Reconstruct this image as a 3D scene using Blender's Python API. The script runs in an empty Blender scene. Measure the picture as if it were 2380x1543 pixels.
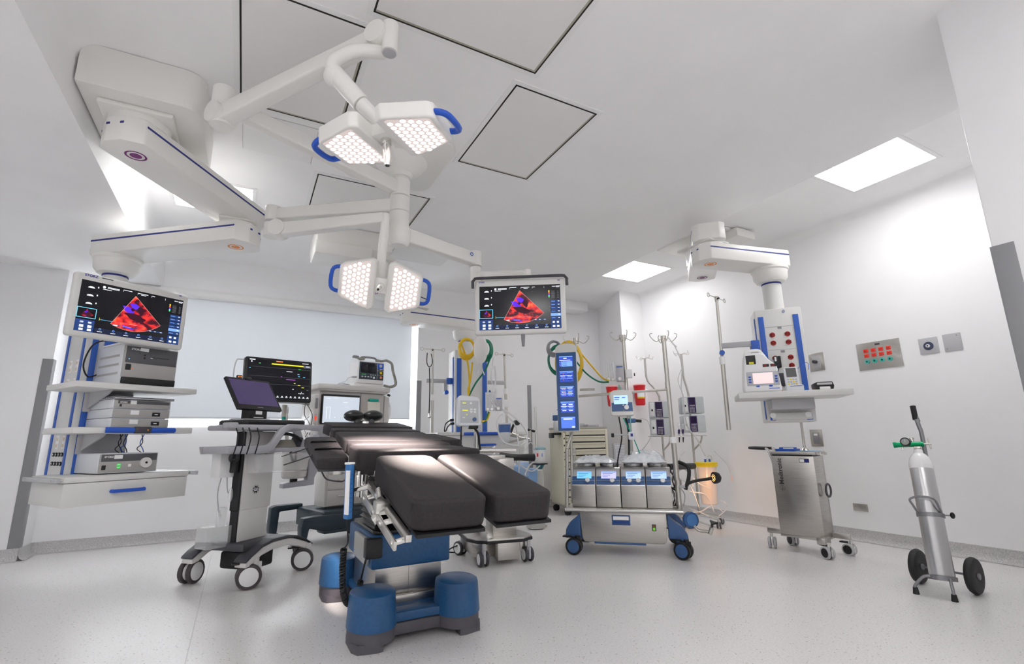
import bpy, bmesh, random
from math import sin, cos, tan, radians, degrees, pi, atan2, hypot, sqrt
from mathutils import Vector, Matrix
random.seed(4)
S = bpy.context.scene
COL = S.collection
# ------------------------------------------------------------------ camera
CAM_H = 0.95
FPX = 1142.5
PITCH, HEAD, ROLL = radians(12.34), radians(28.34), radians(0.94)
fwd = Vector((sin(HEAD) * cos(PITCH), cos(HEAD) * cos(PITCH), sin(PITCH)))
rgt0 = Vector((cos(HEAD), -sin(HEAD), 0))
up0 = rgt0.cross(fwd)
rgt = rgt0 * cos(ROLL) - up0 * sin(ROLL)
upv = rgt0 * sin(ROLL) + up0 * cos(ROLL)
camd = bpy.data.cameras.new('camera')
cam = bpy.data.objects.new('camera', camd)
COL.objects.link(cam)
cam.matrix_world = Matrix(((rgt.x, upv.x, -fwd.x, 0), (rgt.y, upv.y, -fwd.y, 0), (rgt.z, upv.z, -fwd.z, CAM_H), (0, 0, 0, 1)))
camd.sensor_width = 36
camd.lens = FPX / 2380 * 36
camd.clip_start = 0.05
S.camera = cam
# ------------------------------------------------------------------ world, exposure
W = bpy.data.worlds.new('world')
S.world = W
W.use_nodes = True
W.node_tree.nodes['Background'].inputs[0].default_value = (0.94, 0.97, 1.0, 1)
W.node_tree.nodes['Background'].inputs[1].default_value = 12.0
S.view_settings.view_transform = 'Standard'
S.view_settings.look = 'None'
S.view_settings.gamma = 1
S.view_settings.exposure = 0.80
PANEL_E = 7.6
FILL_E = 8.2
S.cycles.max_bounces = 14
S.cycles.diffuse_bounces = 9
S.cycles.transparent_max_bounces = 12


def P(px, py, x=None, y=None, z=None):
    """place on the photo's line of sight at a known world x, y or height z"""
    d = rgt * (px - 1190) + upv * (771.5 - py) + fwd * FPX
    if z is not None:
        t = (z - CAM_H) / d.z
    elif y is not None:
        t = y / d.y
    else:
        t = x / d.x
    return Vector((d.x * t, d.y * t, CAM_H + d.z * t))


# ------------------------------------------------------------------ materials
MATS = {}


def M(name, col=(.8, .8, .8), rough=.5, metal=0., emit=None, es=1., alpha=1., trans=0., coat=0., ior=1.45):
    if name in MATS:
        return MATS[name]
    m = bpy.data.materials.new(name)
    m.use_nodes = True
    b = m.node_tree.nodes['Principled BSDF']
    b.inputs['Base Color'].default_value = (*col, 1)
    b.inputs['Roughness'].default_value = rough
    b.inputs['Metallic'].default_value = metal
    b.inputs['Alpha'].default_value = alpha
    b.inputs['Transmission Weight'].default_value = trans
    b.inputs['Coat Weight'].default_value = coat
    b.inputs['IOR'].default_value = ior
    if emit:
        b.inputs['Emission Color'].default_value = (*emit, 1)
        b.inputs['Emission Strength'].default_value = es
    MATS[name] = m
    return m


def noisy(name, col1, col2, scale=40, rough=.5, metal=0., detail=3, bump=0., stretch=(1, 1, 1), lo=.35, hi=.65):
    m = M(name, col1, rough, metal)
    nt = m.node_tree
    b = nt.nodes['Principled BSDF']
    tc = nt.nodes.new('ShaderNodeTexCoord')
    mp = nt.nodes.new('ShaderNodeMapping')
    mp.inputs['Scale'].default_value = stretch
    n = nt.nodes.new('ShaderNodeTexNoise')
    n.inputs['Scale'].default_value = scale
    n.inputs['Detail'].default_value = detail
    r = nt.nodes.new('ShaderNodeValToRGB')
    r.color_ramp.elements[0].position = lo
    r.color_ramp.elements[1].position = hi
    r.color_ramp.elements[0].color = (*col1, 1)
    r.color_ramp.elements[1].color = (*col2, 1)
    nt.links.new(tc.outputs['Object'], mp.inputs[0])
    nt.links.new(mp.outputs[0], n.inputs['Vector'])
    nt.links.new(n.outputs['Fac'], r.inputs[0])
    nt.links.new(r.outputs[0], b.inputs['Base Color'])
    if bump:
        bp = nt.nodes.new('ShaderNodeBump')
        bp.inputs['Strength'].default_value = bump
        bp.inputs['Distance'].default_value = .002
        nt.links.new(n.outputs['Fac'], bp.inputs['Height'])
        nt.links.new(bp.outputs[0], b.inputs['Normal'])
    return m


WALL = noisy('wall_paint', (.87, .87, .88), (.885, .885, .895), 3, .5)
CEILM = noisy('ceiling_paint', (.89, .885, .89), (.91, .905, .91), 3, .6)
BOX_W = M('enamel_white', (.80, .79, .76), .35)
ARMW = M('arm_white', (.82, .81, .78), .32)
GREYW = M('panel_grey_white', (.70, .70, .68), .4)
WHITE = M('plastic_white', (.85, .85, .85), .4)
PALEB = M('pale_device', (.72, .74, .78), .4)
NAVY = M('stripe_navy', (.02, .03, .22), .4)
BLUE = M('boom_blue', (.035, .12, .50), .4)
BLUEH = M('handle_blue', (.02, .10, .55), .35)
TBLUE = noisy('table_blue', (.018, .085, .22), (.022, .10, .25), 60, .35)
PBLUE = M('pump_blue', (.045, .11, .27), .35)
DGREY = M('dark_grey', (.06, .06, .07), .5)
MGREY = M('mid_grey', (.25, .25, .27), .5)
LGREY = M('light_grey', (.48, .48, .50), .45)
FOOTG = M('foot_grey', (.10, .095, .11), .6)
BLACK = M('black_plastic', (.012, .012, .014), .35)
RUBBER = M('black_rubber', (.02, .02, .022), .55)
PAD = noisy('black_pad', (.030, .027, .029), (.038, .034, .036), 90, .6, bump=.25)
PAD.node_tree.nodes['Principled BSDF'].inputs['Specular IOR Level'].default_value = .25
BELLOWS = M('bellows_rubber', (.010, .010, .012), .18)
STEEL = noisy('brushed_steel', (.50, .48, .45), (.60, .575, .545), 6, .28, 1., stretch=(1, 1, 40))
STEELH = noisy('brushed_steel_h', (.52, .50, .47), (.60, .58, .55), 8, .32, 1., stretch=(1, 1, 60))
CHROME = M('chrome', (.78, .77, .75), .16, 1.)
POLE = M('pole_steel', (.56, .54, .50), .28, 1.)
ALU = M('cylinder_aluminium', (.66, .66, .665), .30, 1.)
GUARD = M('corner_guard_grey', (.26, .26, .275), .45)
BEIGE = M('beige_enamel', (.70, .67, .54), .45)
BEIGED = M('beige_side', (.66, .62, .50), .5)
RED = M('red_plastic', (.75, .02, .03), .4)
YEL = M('yellow_plastic', (.80, .60, .01), .4)
YELH = M('yellow_hose', (.80, .52, .01), .45)
GRNH = M('green_hose', (.0, .19, .11), .45)
GREYH = M('grey_hose', (.30, .31, .33), .5)
TEAL = M('teal_plastic', (.0, .33, .25), .4)
GREEN = M('regulator_green', (.0, .27, .10), .3, .6)
ORANGE = M('marker_orange', (.80, .28, .05), .5)
PURPLE = M('marker_purple', (.22, .03, .20), .5)
CLEAR = M('clear_plastic', (.92, .93, .95), .12, alpha=.28)
TUBEC = M('clear_tube', (.85, .85, .87), .25, alpha=.62)
FOIL = noisy('clear_wrap', (.75, .80, .86), (.95, .97, 1.0), 30, .15, bump=1.)
FOIL.node_tree.nodes['Principled BSDF'].inputs['Alpha'].default_value = .75
SCR = M('screen_dark', (.006, .006, .012), .15)
LABELW = M('label_white', (.9, .9, .9), .5)
BRASSY = M('photo_warm', (.75, .62, .50), .5)


def E(name, col, s=1.):
    return M(name, tuple(c * .1 for c in col), .5, emit=col, es=s * .74)


EW = E('glow_white', (.9, .95, 1.), .9)
EBL = E('glow_blue', (.04, .09, .60), .8)
EBL2 = E('glow_blue_light', (.22, .42, 1.), .9)
EDB = E('glow_navy', (.01, .04, .16), 1.)
EYE = E('glow_yellow', (.85, .8, .02), .9)
EOR = E('glow_orange', (1., .25, .03), 1.)
EGR = E('glow_green', (.1, .8, .15), .8)
ECY = E('glow_cyan', (.2, .7, 1.), .9)
EMG = E('glow_magenta', (.55, .1, .75), .8)
ERD = E('glow_red', (1., .05, .02), .9)
EPK = E('glow_pale', (.62, .68, .75), .8)


# ------------------------------------------------------------------ mesh builder
def xf(o=(0, 0, 0), rz=0., rx=0., ry=0.):
    return Matrix.Translation(Vector(o)) @ Matrix.Rotation(rz, 4, 'Z') @ Matrix.Rotation(rx, 4, 'X') @ Matrix.Rotation(ry, 4, 'Y')


def frame(o, x, y=None, z=None):
    """matrix with origin o, x axis along x; y (or z) roughly given"""
    x = Vector(x).normalized()
    if z is not None:
        z = Vector(z)
        z = (z - x * z.dot(x)).normalized()
        y = z.cross(x)
    else:
        y = Vector(y)
        y = (y - x * y.dot(x)).normalized()
        z = x.cross(y)
    o = Vector(o)
    return Matrix(((x.x, y.x, z.x, o.x), (x.y, y.y, z.y, o.y), (x.z, y.z, z.z, o.z), (0, 0, 0, 1)))


class MB:
    def __init__(s):
        s.bm = bmesh.new()
        s.ms = []
        s.T = Matrix()

    def mi(s, m):
        if m not in s.ms:
            s.ms.append(m)
        return s.ms.index(m)

    def _fin(s, geo_v, geo_f, m, X=None):
        i = s.mi(m)
        for f in geo_f:
            f.material_index = i
        T = s.T @ X if X is not None else s.T
        for v in geo_v:
            v.co = T @ v.co
        return s

    def poly(s, vs, fs, m, X=None):
        bv = [s.bm.verts.new(Vector(v)) for v in vs]
        bf = []
        for f in fs:
            try:
                bf.append(s.bm.faces.new([bv[i] for i in f]))
            except ValueError:
                pass
        return s._fin(bv, bf, m, X)

    def box(s, x0, x1, y0, y1, z0, z1, m, bev=0., X=None, seg=2):
        vs = [(x, y, z) for x in (x0, x1) for y in (y0, y1) for z in (z0, z1)]
        fs = [(0, 1, 3, 2), (4, 6, 7, 5), (0, 4, 5, 1), (2, 3, 7, 6), (0, 2, 6, 4), (1, 5, 7, 3)]
        if not bev:
            return s.poly(vs, fs, m, X)
        b = bmesh.new()
        bv = [b.verts.new(v) for v in vs]
        for f in fs:
            b.faces.new([bv[i] for i in f])
        bev = min(bev, .49 * min(abs(x1 - x0), abs(y1 - y0), abs(z1 - z0)))
        bmesh.ops.bevel(b, geom=list(b.edges), offset=bev, segments=seg, profile=.5, affect='EDGES')
        return s._merge(b, m, X)

    def _merge(s, b, m, X=None):
        b.verts.ensure_lookup_table()
        b.verts.index_update()
        vs = [v.co.copy() for v in b.verts]
        fs = [tuple(v.index for v in f.verts) for f in b.faces]
        b.free()
        return s.poly(vs, fs, m, X)

    def prism(s, pts, z0, z1, m, X=None, bev=0., seg=2, top=None):
        """polygon pts in local xy, extruded z0..z1; top: optional scale of the top"""
        n = len(pts)
        b = bmesh.new()
        cx = sum(p[0] for p in pts) / n
        cy = sum(p[1] for p in pts) / n
        k = 1 if top is None else top
        lo = [b.verts.new((p[0], p[1], z0)) for p in pts]
        hi = [b.verts.new((cx + (p[0] - cx) * k, cy + (p[1] - cy) * k, z1)) for p in pts]
        b.faces.new(lo[::-1])
        b.faces.new(hi)
        for i in range(n):
            b.faces.new([lo[i], lo[(i + 1) % n], hi[(i + 1) % n], hi[i]])
        bmesh.ops.recalc_face_normals(b, faces=b.faces)
        if bev:
            bmesh.ops.bevel(b, geom=list(b.edges), offset=bev, segments=seg, profile=.5, affect='EDGES')
        return s._merge(b, m, X)

    def cyl(s, p0, p1, r0, m, r1=None, n=20, cap=True):
        p0, p1 = Vector(p0), Vector(p1)
        r1 = r0 if r1 is None else r1
        d = (p1 - p0).normalized()
        a = d.orthogonal().normalized()
        c = d.cross(a)
        vs, fs = [], []
        for p, r in ((p0, r0), (p1, r1)):
            for i in range(n):
                t = 2 * pi * i / n
                vs.append(p + (a * cos(t) + c * sin(t)) * r)
        for i in range(n):
            j = (i + 1) % n
            fs.append((i, j, n + j, n + i))
        if cap:
            fs.append(tuple(range(n))[::-1])
            fs.append(tuple(range(n, 2 * n)))
        return s.poly(vs, fs, m)

    def tube(s, pts, r, m, n=10, smooth=0, cap=True, rs=None):
        pts = [Vector(p) for p in pts]
        if smooth:
            q = []
            L = len(pts)
            for i in range(L - 1):
                p0, p1, p2, p3 = pts[max(i - 1, 0)], pts[i], pts[i + 1], pts[min(i + 2, L - 1)]
                for k in range(smooth):
                    t = k / smooth
                    q.append(.5 * ((2 * p1) + (p2 - p0) * t + (2 * p0 - 5 * p1 + 4 * p2 - p3) * t * t + (3 * p1 - p0 - 3 * p2 + p3) * t ** 3))
            q.append(pts[-1])
            if rs:
                rs = [rs[min(int(i / smooth), len(rs) - 2)] * (1 - (i / smooth) % 1) + rs[min(int(i / smooth) + 1, len(rs) - 1)] * ((i / smooth) % 1) if i < len(q) - 1 else rs[-1] for i in range(len(q))]
            pts = q
        vs, fs = [], []
        a = None
        L = len(pts)
        for k, p in enumerate(pts):
            d = (pts[min(k + 1, L - 1)] - pts[max(k - 1, 0)])
            if d.length < 1e-9:
                d = Vector((0, 0, 1))
            d.normalize()
            a = d.orthogonal().normalized() if a is None else (a - d * a.dot(d)).normalized()
            c = d.cross(a)
            rr = rs[k] if rs else r
            for i in range(n):
                t = 2 * pi * i / n
                vs.append(p + (a * cos(t) + c * sin(t)) * rr)
        for k in range(L - 1):
            for i in range(n):
                j = (i + 1) % n
                fs.append((k * n + i, k * n + j, (k + 1) * n + j, (k + 1) * n + i))
        if cap:
            fs.append(tuple(range(n))[::-1])
            fs.append(tuple(range((L - 1) * n, L * n)))
        return s.poly(vs, fs, m)

    def lathe(s, prof, m, X=None, n=28, a0=0., a1=2 * pi):
        full = abs(a1 - a0 - 2 * pi) < 1e-6
        vs, fs = [], []
        k = n if full else n + 1
        for r, z in prof:
            for i in range(k):
                t = a0 + (a1 - a0) * i / n
                vs.append((r * cos(t), r * sin(t), z))
        for q in range(len(prof) - 1):
            for i in range(n):
                j = (i + 1) % k
                fs.append((q * k + i, q * k + j, (q + 1) * k + j, (q + 1) * k + i))
        if full:
            if prof[0][0] > 1e-5:
                fs.append(tuple(range(k))[::-1])
            if prof[-1][0] > 1e-5:
                fs.append(tuple(range((len(prof) - 1) * k, len(prof) * k)))
        return s.poly(vs, fs, m, X)

    def sph(s, c, r, m, sc=(1, 1, 1), X=None, n=16):
        pr = [(max(r * sin(pi * i / n), 1e-6), -r * cos(pi * i / n)) for i in range(n + 1)]
        Y = Matrix.Translation(Vector(c)) @ Matrix.Diagonal((*sc, 1))
        return s.lathe(pr, m, (X @ Y) if X is not None else Y, n=20)

    def torus(s, c, R, r, m, X=None, n=36, k=10, arc=2 * pi):
        pts = [Vector((R * cos(arc * i / n), R * sin(arc * i / n), 0)) for i in range(n + 1)]
        Y = Matrix.Translation(Vector(c))
        Y = Y @ X if X is not None else Y
        return s.tube([Y @ p for p in pts], r, m, n=k, cap=arc < 6.2)

    def disc(s, r, m, X=None, n=28, r0=0., sy=1.):
        if r0:
            vs = [(q * cos(2 * pi * i / n), q * sy * sin(2 * pi * i / n), 0) for q in (r0, r) for i in range(n)]
            return s.poly(vs, [(i, (i + 1) % n, n + (i + 1) % n, n + i) for i in range(n)], m, X)
        return s.poly([(r * cos(2 * pi * i / n), r * sy * sin(2 * pi * i / n), 0) for i in range(n)], [tuple(range(n))], m, X)

    def rect(s, x0, x1, y0, y1, m, X=None, z=0.):
        """flat rectangle in local xy"""
        return s.poly([(x0, y0, z), (x1, y0, z), (x1, y1, z), (x0, y1, z)], [(0, 1, 2, 3)], m, X)

    def text(s, body, size, m, X, ext=.0004, bold=0., align='LEFT', sx=1.):
        cu = bpy.data.curves.new('t', 'FONT')
        cu.body = body
        cu.size = size
        cu.extrude = ext
        cu.offset = bold
        cu.align_x = align
        ob = bpy.data.objects.new('t', cu)
        COL.objects.link(ob)
        bpy.context.view_layer.update()
        me = ob.evaluated_get(bpy.context.evaluated_depsgraph_get()).to_mesh()
        vs = [(v.co.x * sx, v.co.y, v.co.z) for v in me.vertices]
        fs = [tuple(p.vertices) for p in me.polygons]
        bpy.data.objects.remove(ob)
        bpy.data.curves.remove(cu)
        return s.poly(vs, fs, m, X)

    def build(s, name, loc=None):
        bm = s.bm
        if loc is not None:
            for v in bm.verts:
                v.co -= loc
        closed = [f for f in bm.faces if all(len(e.link_faces) == 2 for e in f.edges)]
        bmesh.ops.recalc_face_normals(bm, faces=closed)
        for f in bm.faces:
            f.smooth = True
        for e in bm.edges:
            if len(e.link_faces) == 2 and e.calc_face_angle(9) > .62:
                e.smooth = False
        me = bpy.data.meshes.new(name)
        bm.to_mesh(me)
        bm.free()
        for m in s.ms:
            me.materials.append(m)
        return me


WM = {}


def thing(name, label, cat, loc=(0, 0, 0), rz=0., group=None):
    o = bpy.data.objects.new(name, None)
    o.empty_display_size = .1
    COL.objects.link(o)
    o.location = loc
    o.rotation_euler = (0, 0, rz)
    o['label'] = label
    o['category'] = cat
    if group:
        o['group'] = group
    WM[o.name] = xf(loc, rz)
    return o


def part(par, name, mb, world=False, label=None):
    me = mb.build(name)
    if world:
        me.transform(WM[par.name].inverted())
    o = bpy.data.objects.new(name, me)
    COL.objects.link(o)
    o.parent = par
    WM[o.name] = WM[par.name]
    if label:
        o['label'] = label
    return o


def single(name, label, cat, mb, group=None):
    bm = mb.bm
    xs = [v.co.x for v in bm.verts]
    ys = [v.co.y for v in bm.verts]
    zs = [v.co.z for v in bm.verts]
    loc = Vector(((min(xs) + max(xs)) / 2, (min(ys) + max(ys)) / 2, min(zs)))
    me = mb.build(name, loc)
    o = bpy.data.objects.new(name, me)
    COL.objects.link(o)
    o.location = loc
    o['label'] = label
    o['category'] = cat
    if group:
        o['group'] = group
    WM[o.name] = xf(loc)
    return o


def struct(name, mb, par=None):
    o = bpy.data.objects.new(name, mb.build(name))
    COL.objects.link(o)
    if par:
        o.parent = par
    else:
        o['kind'] = 'structure'
    return o


def kids(o):
    return [c for c in bpy.data.objects if c.parent == o]


def dup(root, loc, rz, label, group=None):
    r = root.copy()
    COL.objects.link(r)
    r.location = loc
    r.rotation_euler = (0, 0, rz)
    r['label'] = label
    if group:
        r['group'] = group
    for ch in kids(root):
        c = ch.copy()
        COL.objects.link(c)
        c.parent = r
        for g in kids(ch):
            d = g.copy()
            COL.objects.link(d)
            d.parent = c
    return r
# ------------------------------------------------------------------ room shell
ZC, ZR, ZL = 2.98, 3.04, 2.62          # main ceiling, right strip, left soffit
XL, XR, YF = -1.62, 5.04, 6.30
Y0 = -2.6


def floor_mat():
    m = M('speckled_vinyl', (.62, .61, .61), .30)
    nt = m.node_tree
    b = nt.nodes['Principled BSDF']
    tc = nt.nodes.new('ShaderNodeTexCoord')
    n1 = nt.nodes.new('ShaderNodeTexNoise')
    n1.inputs['Scale'].default_value = 110
    n1.inputs['Detail'].default_value = 5
    n1.inputs['Roughness'].default_value = .75
    r1 = nt.nodes.new('ShaderNodeValToRGB')
    e = r1.color_ramp.elements
    e[0].position, e[0].color = .30, (.52, .50, .49, 1)
    e[1].position, e[1].color = .68, (.80, .785, .78, 1)
    x = r1.color_ramp.elements.new(.46)
    x.color = (.72, .705, .70, 1)
    v = nt.nodes.new('ShaderNodeTexVoronoi')
    v.inputs['Scale'].default_value = 38
    r2 = nt.nodes.new('ShaderNodeValToRGB')
    r2.color_ramp.elements[0].position, r2.color_ramp.elements[0].color = .09, (.40, .37, .35, 1)
    r2.color_ramp.elements[1].position, r2.color_ramp.elements[1].color = .17, (1, 1, 1, 1)
    mx = nt.nodes.new('ShaderNodeMixRGB')
    mx.blend_type = 'MULTIPLY'
    mx.inputs[0].default_value = .8
    L = nt.links.new
    L(tc.outputs['Object'], n1.inputs['Vector'])
    L(tc.outputs['Object'], v.inputs['Vector'])
    L(n1.outputs['Fac'], r1.inputs[0])
    L(v.outputs['Distance'], r2.inputs[0])
    L(r1.outputs[0], mx.inputs[1])
    L(r2.outputs[0], mx.inputs[2])
    L(mx.outputs[0], b.inputs['Base Color'])
    return m


FLOOR = floor_mat()
SKIRT = noisy('speckled_skirting', (.42, .41, .41), (.60, .59, .59), 140, .4, detail=5, lo=.38, hi=.6)
m = MB().rect(-2.8, 5.2, Y0, 6.5, FLOOR)
sa, sb = P(430, 1543, z=0), P(489, 1300, z=0)
sd = (sb - sa).normalized()
sn = Vector((sd.y, -sd.x, 0)) * .002
sa, sb = sa - sd * 1.5, sb + sd * .2
m.poly([sa - sn + Vector((0, 0, .0006)), sb - sn + Vector((0, 0, .0006)), sb + sn + Vector((0, 0, .0006)), sa + sn + Vector((0, 0, .0006))], [(0, 1, 2, 3)], M('floor_weld', (.56, .55, .55), .4))
struct('floor', m)

# ceiling: profile across the room, extruded towards the window wall
m = MB()
prof = [(-2.8, ZL), (-.915, ZL), (-.915, ZC - .11)]
prof += [(-.915 + .11 * (1 - cos(a)), ZC - .11 + .11 * sin(a)) for a in [pi / 16 * k for k in range(1, 9)]]
prof += [(.4, ZC), (2.6, ZC), (2.9, ZC - .004), (3.15, ZC - .02), (3.72, ZC - .075), (3.735, ZC - .07), (3.735, ZR)]
prof += [(XR - .09, ZR)] + [(XR - .09 + .09 * sin(a), ZR - .09 * (1 - cos(a))) for a in [pi / 16 * k for k in range(1, 9)]]
vs, fs = [], []
for yy in (Y0, 6.2):
    vs += [(p[0], yy if -.9 < p[0] < 3.735 or yy < 0 else 6.31, p[1]) for p in prof]
n = len(prof)
for i in range(n - 1):
    fs.append((i, i + 1, n + i + 1, n + i))
m.poly(vs, fs, CEILM)
struct('ceiling', m)
# window-side bulkhead: crisp lower edge, leaning face, soft cove into the wall
m = MB()
pf = [(6.2, ZC), (6.2, ZC + .0), (6.285, 2.81), (6.295, 2.79), (6.30, 2.76)]
vs, fs = [], []
for xx in (-.915, 3.735):
    vs += [(xx, p[0], p[1]) for p in pf]
n = len(pf)
for i in range(n - 1):
    fs.append((i, i + 1, n + i + 1, n + i))
m.poly(vs, fs, WALL)
m.box(3.72, 4.62, 6.02, 6.3, 2.90, 3.05, WALL, .02)
struct('trim_1', m)

# walls
WX0, WX1, WZ0, WZ1 = -1.25, 1.915, 1.135, 2.50       # window opening
m = MB()
for a, b, c, d in ((-2.8, WX0, 0, ZC), (WX0, WX1, 0, WZ0), (WX0, WX1, WZ1, ZC), (WX1, 1.93, 0, ZC)):
    m.poly([(a, YF, c), (b, YF, c), (b, YF, d), (a, YF, d)], [(0, 1, 2, 3)], WALL)
for (a, b) in (((WX0, WZ0), (WX1, WZ0)), ((WX1, WZ0), (WX1, WZ1)), ((WX1, WZ1), (WX0, WZ1)), ((WX0, WZ1), (WX0, WZ0))):
    m.poly([(a[0], YF, a[1]), (b[0], YF, b[1]), (b[0], YF + .18, b[1]), (a[0], YF + .18, a[1])], [(0, 1, 2, 3)], WALL)
m.box(1.93, 3.64, 6.2, 6.5, 0, ZC + .06, WALL)
m.box(3.64, 5.2, 6.3, 6.5, 0, ZR, WALL)
m.box(1.9, 5.2, 6.31, 6.5, 0, ZR, WALL)
struct('wall_window_side', m)
struct('wall_left', MB().box(-2.9, -2.75, Y0, 6.1, 0, ZC, WALL).box(-2.9, XL, 6.0, 6.5, 0, ZL + .01, WALL, .008))
m = MB().box(XR, XR + .15, .7, 6.4, 0, ZR, WALL)
m.prism([(XR + .02, 5.3), (4.64, 5.3), (5.02, 6.32), (XR + .02, 6.32)], 0, ZR, WALL)
struct('wall_right', m)
m = MB().box(2.835, 5.25, Y0, .795, 0, ZR + .1, WALL, .012)
struct('wall_near_right', m)
struct('wall_behind', MB().box(-2.9, 5.25, Y0 - .1, Y0, 0, ZR + .1, WALL))

# vinyl skirting, coved
def skirt(name, pts):
    mb = MB()
    for (a, b) in zip(pts[:-1], pts[1:]):
        a, b = Vector((*a, 0)), Vector((*b, 0))
        d = (b - a).normalized()
        nrm = Vector((d.y, -d.x, 0))          # room side is on the right of the path
        pr = [(.055, .002), (.035, .006), (.016, .022), (.007, .045), (.005, .10), (.0, .102)]
        vs, fs = [], []
        for q in (a - d * .004, b + d * .004):
            vs += [q + nrm * r + Vector((0, 0, z)) for r, z in pr]
        n = len(pr)
        for i in range(n - 1):
            fs.append((i, i + 1, n + i + 1, n + i))
        mb.poly(vs, fs, SKIRT)
    return struct(name, mb)


skirt('baseboard_left', [(-2.75, Y0), (-2.75, 6.0), (XL, 6.0), (XL, 6.3)])
skirt('baseboard_window_side', [(XL, YF), (1.93, YF), (1.93, 6.2), (3.64, 6.2), (3.64, 6.3), (5.0, 6.3)])
skirt('baseboard_right', [(5.02, 6.3), (4.64, 5.3), (XR, 5.3), (XR, .8)])
skirt('baseboard_near_right', [(XR, .795), (2.835, .795), (2.835, Y0)])

# corner guards
def guard(x, y, sx, sy, z1, lab, w=.05):
    """angle strip wrapping a convex corner; sx, sy point out of the two faces"""
    t = .004
    mb = MB()
    mb.box(min(x, x - sx * w) - (t if sx < 0 else 0), max(x, x - sx * w) + (t if sx > 0 else 0), min(y, y + sy * t), max(y, y + sy * t), .105, z1, GUARD, .001)
    mb.box(min(x, x + sx * t), max(x, x + sx * t), min(y, y - sy * w), max(y, y - sy * w), .105, z1, GUARD, .001)
    return single('corner_guard', lab, 'corner guard', mb, 'grey corner guards')


guard(XL, 6.0, 1, -1, 1.75, 'grey corner guard on the far end of the left wall behind the monitor shelves', .075)
guard(1.93, 6.2, -1, -1, 1.72, 'grey corner guard beside the right edge of the window blind', .06)
guard(3.64, 6.2, 1, -1, 1.72, 'grey corner guard on the window-side wall left of the beige cabinet', .06)
guard(2.835, .795, -1, 1, 1.745, 'grey corner guard at the right edge of the photo near the oxygen cylinder', .075)

# window, glass, blind
m = MB()
FR = M('window_frame_white', (.85, .86, .88), .35)
for (a, b, c, d) in ((WX0, WX1, WZ0, WZ0 + .035), (WX0, WX1, WZ1 - .04, WZ1), (WX0, WX0 + .04, WZ0, WZ1), (WX1 - .02, WX1, WZ0, WZ1), (.3, .35, WZ0, WZ1)):
    m.box(a, b, YF + .09, YF + .14, c, d, FR, .004)
win = struct('window_1', m)
struct('window_glass', MB().box(WX0, WX1, YF + .112, YF + .118, WZ0, WZ1, M('glass', (1, 1, 1), .0, trans=1., ior=1.01)), win)
BL = noisy('blind_fabric', (.70, .72, .745), (.73, .75, .775), 500, .8)
nt = BL.node_tree
tr_ = nt.nodes.new('ShaderNodeBsdfTranslucent')
tr_.inputs[0].default_value = (.86, .88, .90, 1)
mx_ = nt.nodes.new('ShaderNodeMixShader')
mx_.inputs[0].default_value = .10
out_ = [n_ for n_ in nt.nodes if n_.type == 'OUTPUT_MATERIAL'][0]
nt.links.new(nt.nodes['Principled BSDF'].outputs[0], mx_.inputs[1])
nt.links.new(tr_.outputs[0], mx_.inputs[2])
nt.links.new(mx_.outputs[0], out_.inputs[0])
t = thing('roller_blind', 'wide pale grey roller blind lowered over the window', 'window blind', (.3, 6.26, 1.22))
nb = 40
part(t, 'fabric', MB().box(-1.22, 1.862, 6.262, 6.264, 1.235, 2.53, BL), True)
part(t, 'bottom_bar', MB().box(-1.22, 1.862, 6.255, 6.27, 1.22, 1.24, M('blind_bar', (.70, .72, .75), .5), .004), True)
part(t, 'roller_casing', MB().tube([(-1.24, 6.245, 2.575), (1.90, 6.245, 2.575)], .05, WHITE, n=20).box(-1.24, 1.90, 6.24, 6.298, 2.56, 2.64, WHITE, .01), True)

# ceiling light panels
LPB = M('panel_diffuser_bright', (.9, .9, .9), .5, emit=(1., .99, .98), es=PANEL_E * 1.1)
LPD = M('panel_diffuser_dim', (.9, .9, .9), .5, emit=(1., .99, .98), es=PANEL_E)
LP = M('panel_diffuser', (.9, .9, .9), .5, emit=(1., .99, .98), es=PANEL_E)
FRM = M('light_frame', (.86, .86, .86), .5)


def light_panel(x0, x1, y0, y1, z, lab, mat=None):
    t = thing('ceiling_light', lab, 'ceiling light', ((x0 + x1) / 2, (y0 + y1) / 2, z), 0, 'square ceiling light panels')
    f = .03
    mb = MB()
    for a, b, c, d in ((x0 - f, x1 + f, y0 - f, y0), (x0 - f, x1 + f, y1, y1 + f), (x0 - f, x0, y0, y1), (x1, x1 + f, y0, y1)):
        mb.box(a, b, c, d, z - .006, z + .002, FRM)
    part(t, 'frame', mb, True)
    part(t, 'diffuser', MB().box(x0, x1, y0, y1, z - .004, z - .001, mat or LP), True)


r_ = ZR - .95
light_panel(1.893 * r_, 2.18 * r_, .70 * r_, .985 * r_, ZR, 'large bright square ceiling light nearest the right edge of the photo')
light_panel(1.905 * r_, 2.198 * r_, 2.033 * r_, 2.324 * r_, ZR, 'bright square ceiling light in front of the right hand ceiling pendant', LPD)
r_ = ZC - .95
light_panel(-.336 * r_, -.052 * r_, 2.081 * r_, 2.36 * r_, ZC, 'bright square ceiling light half hidden behind the left pendant arm', LPB)
LP_FILL = M('fill_panel_diffuser', (.9, .9, .9), .5, emit=(1., .99, .98), es=FILL_E)  # panels with this diffuser are out of view, added to brighten the room
light_panel(-.336 * r_, -.052 * r_, -.35 * r_, -.07 * r_, ZC, 'added unseen fill light panel above and left of the viewpoint', LP_FILL)
light_panel(-2.3, -1.7, 1.3, 1.9, ZL, 'added unseen fill light panel in the low soffit left of the viewpoint', LP_FILL)  # unseen, added to lift the left wall and floor
light_panel(.9, 1.5, -.5, .1, ZC, 'added unseen fill light panel right above the viewpoint', LP_FILL)
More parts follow.
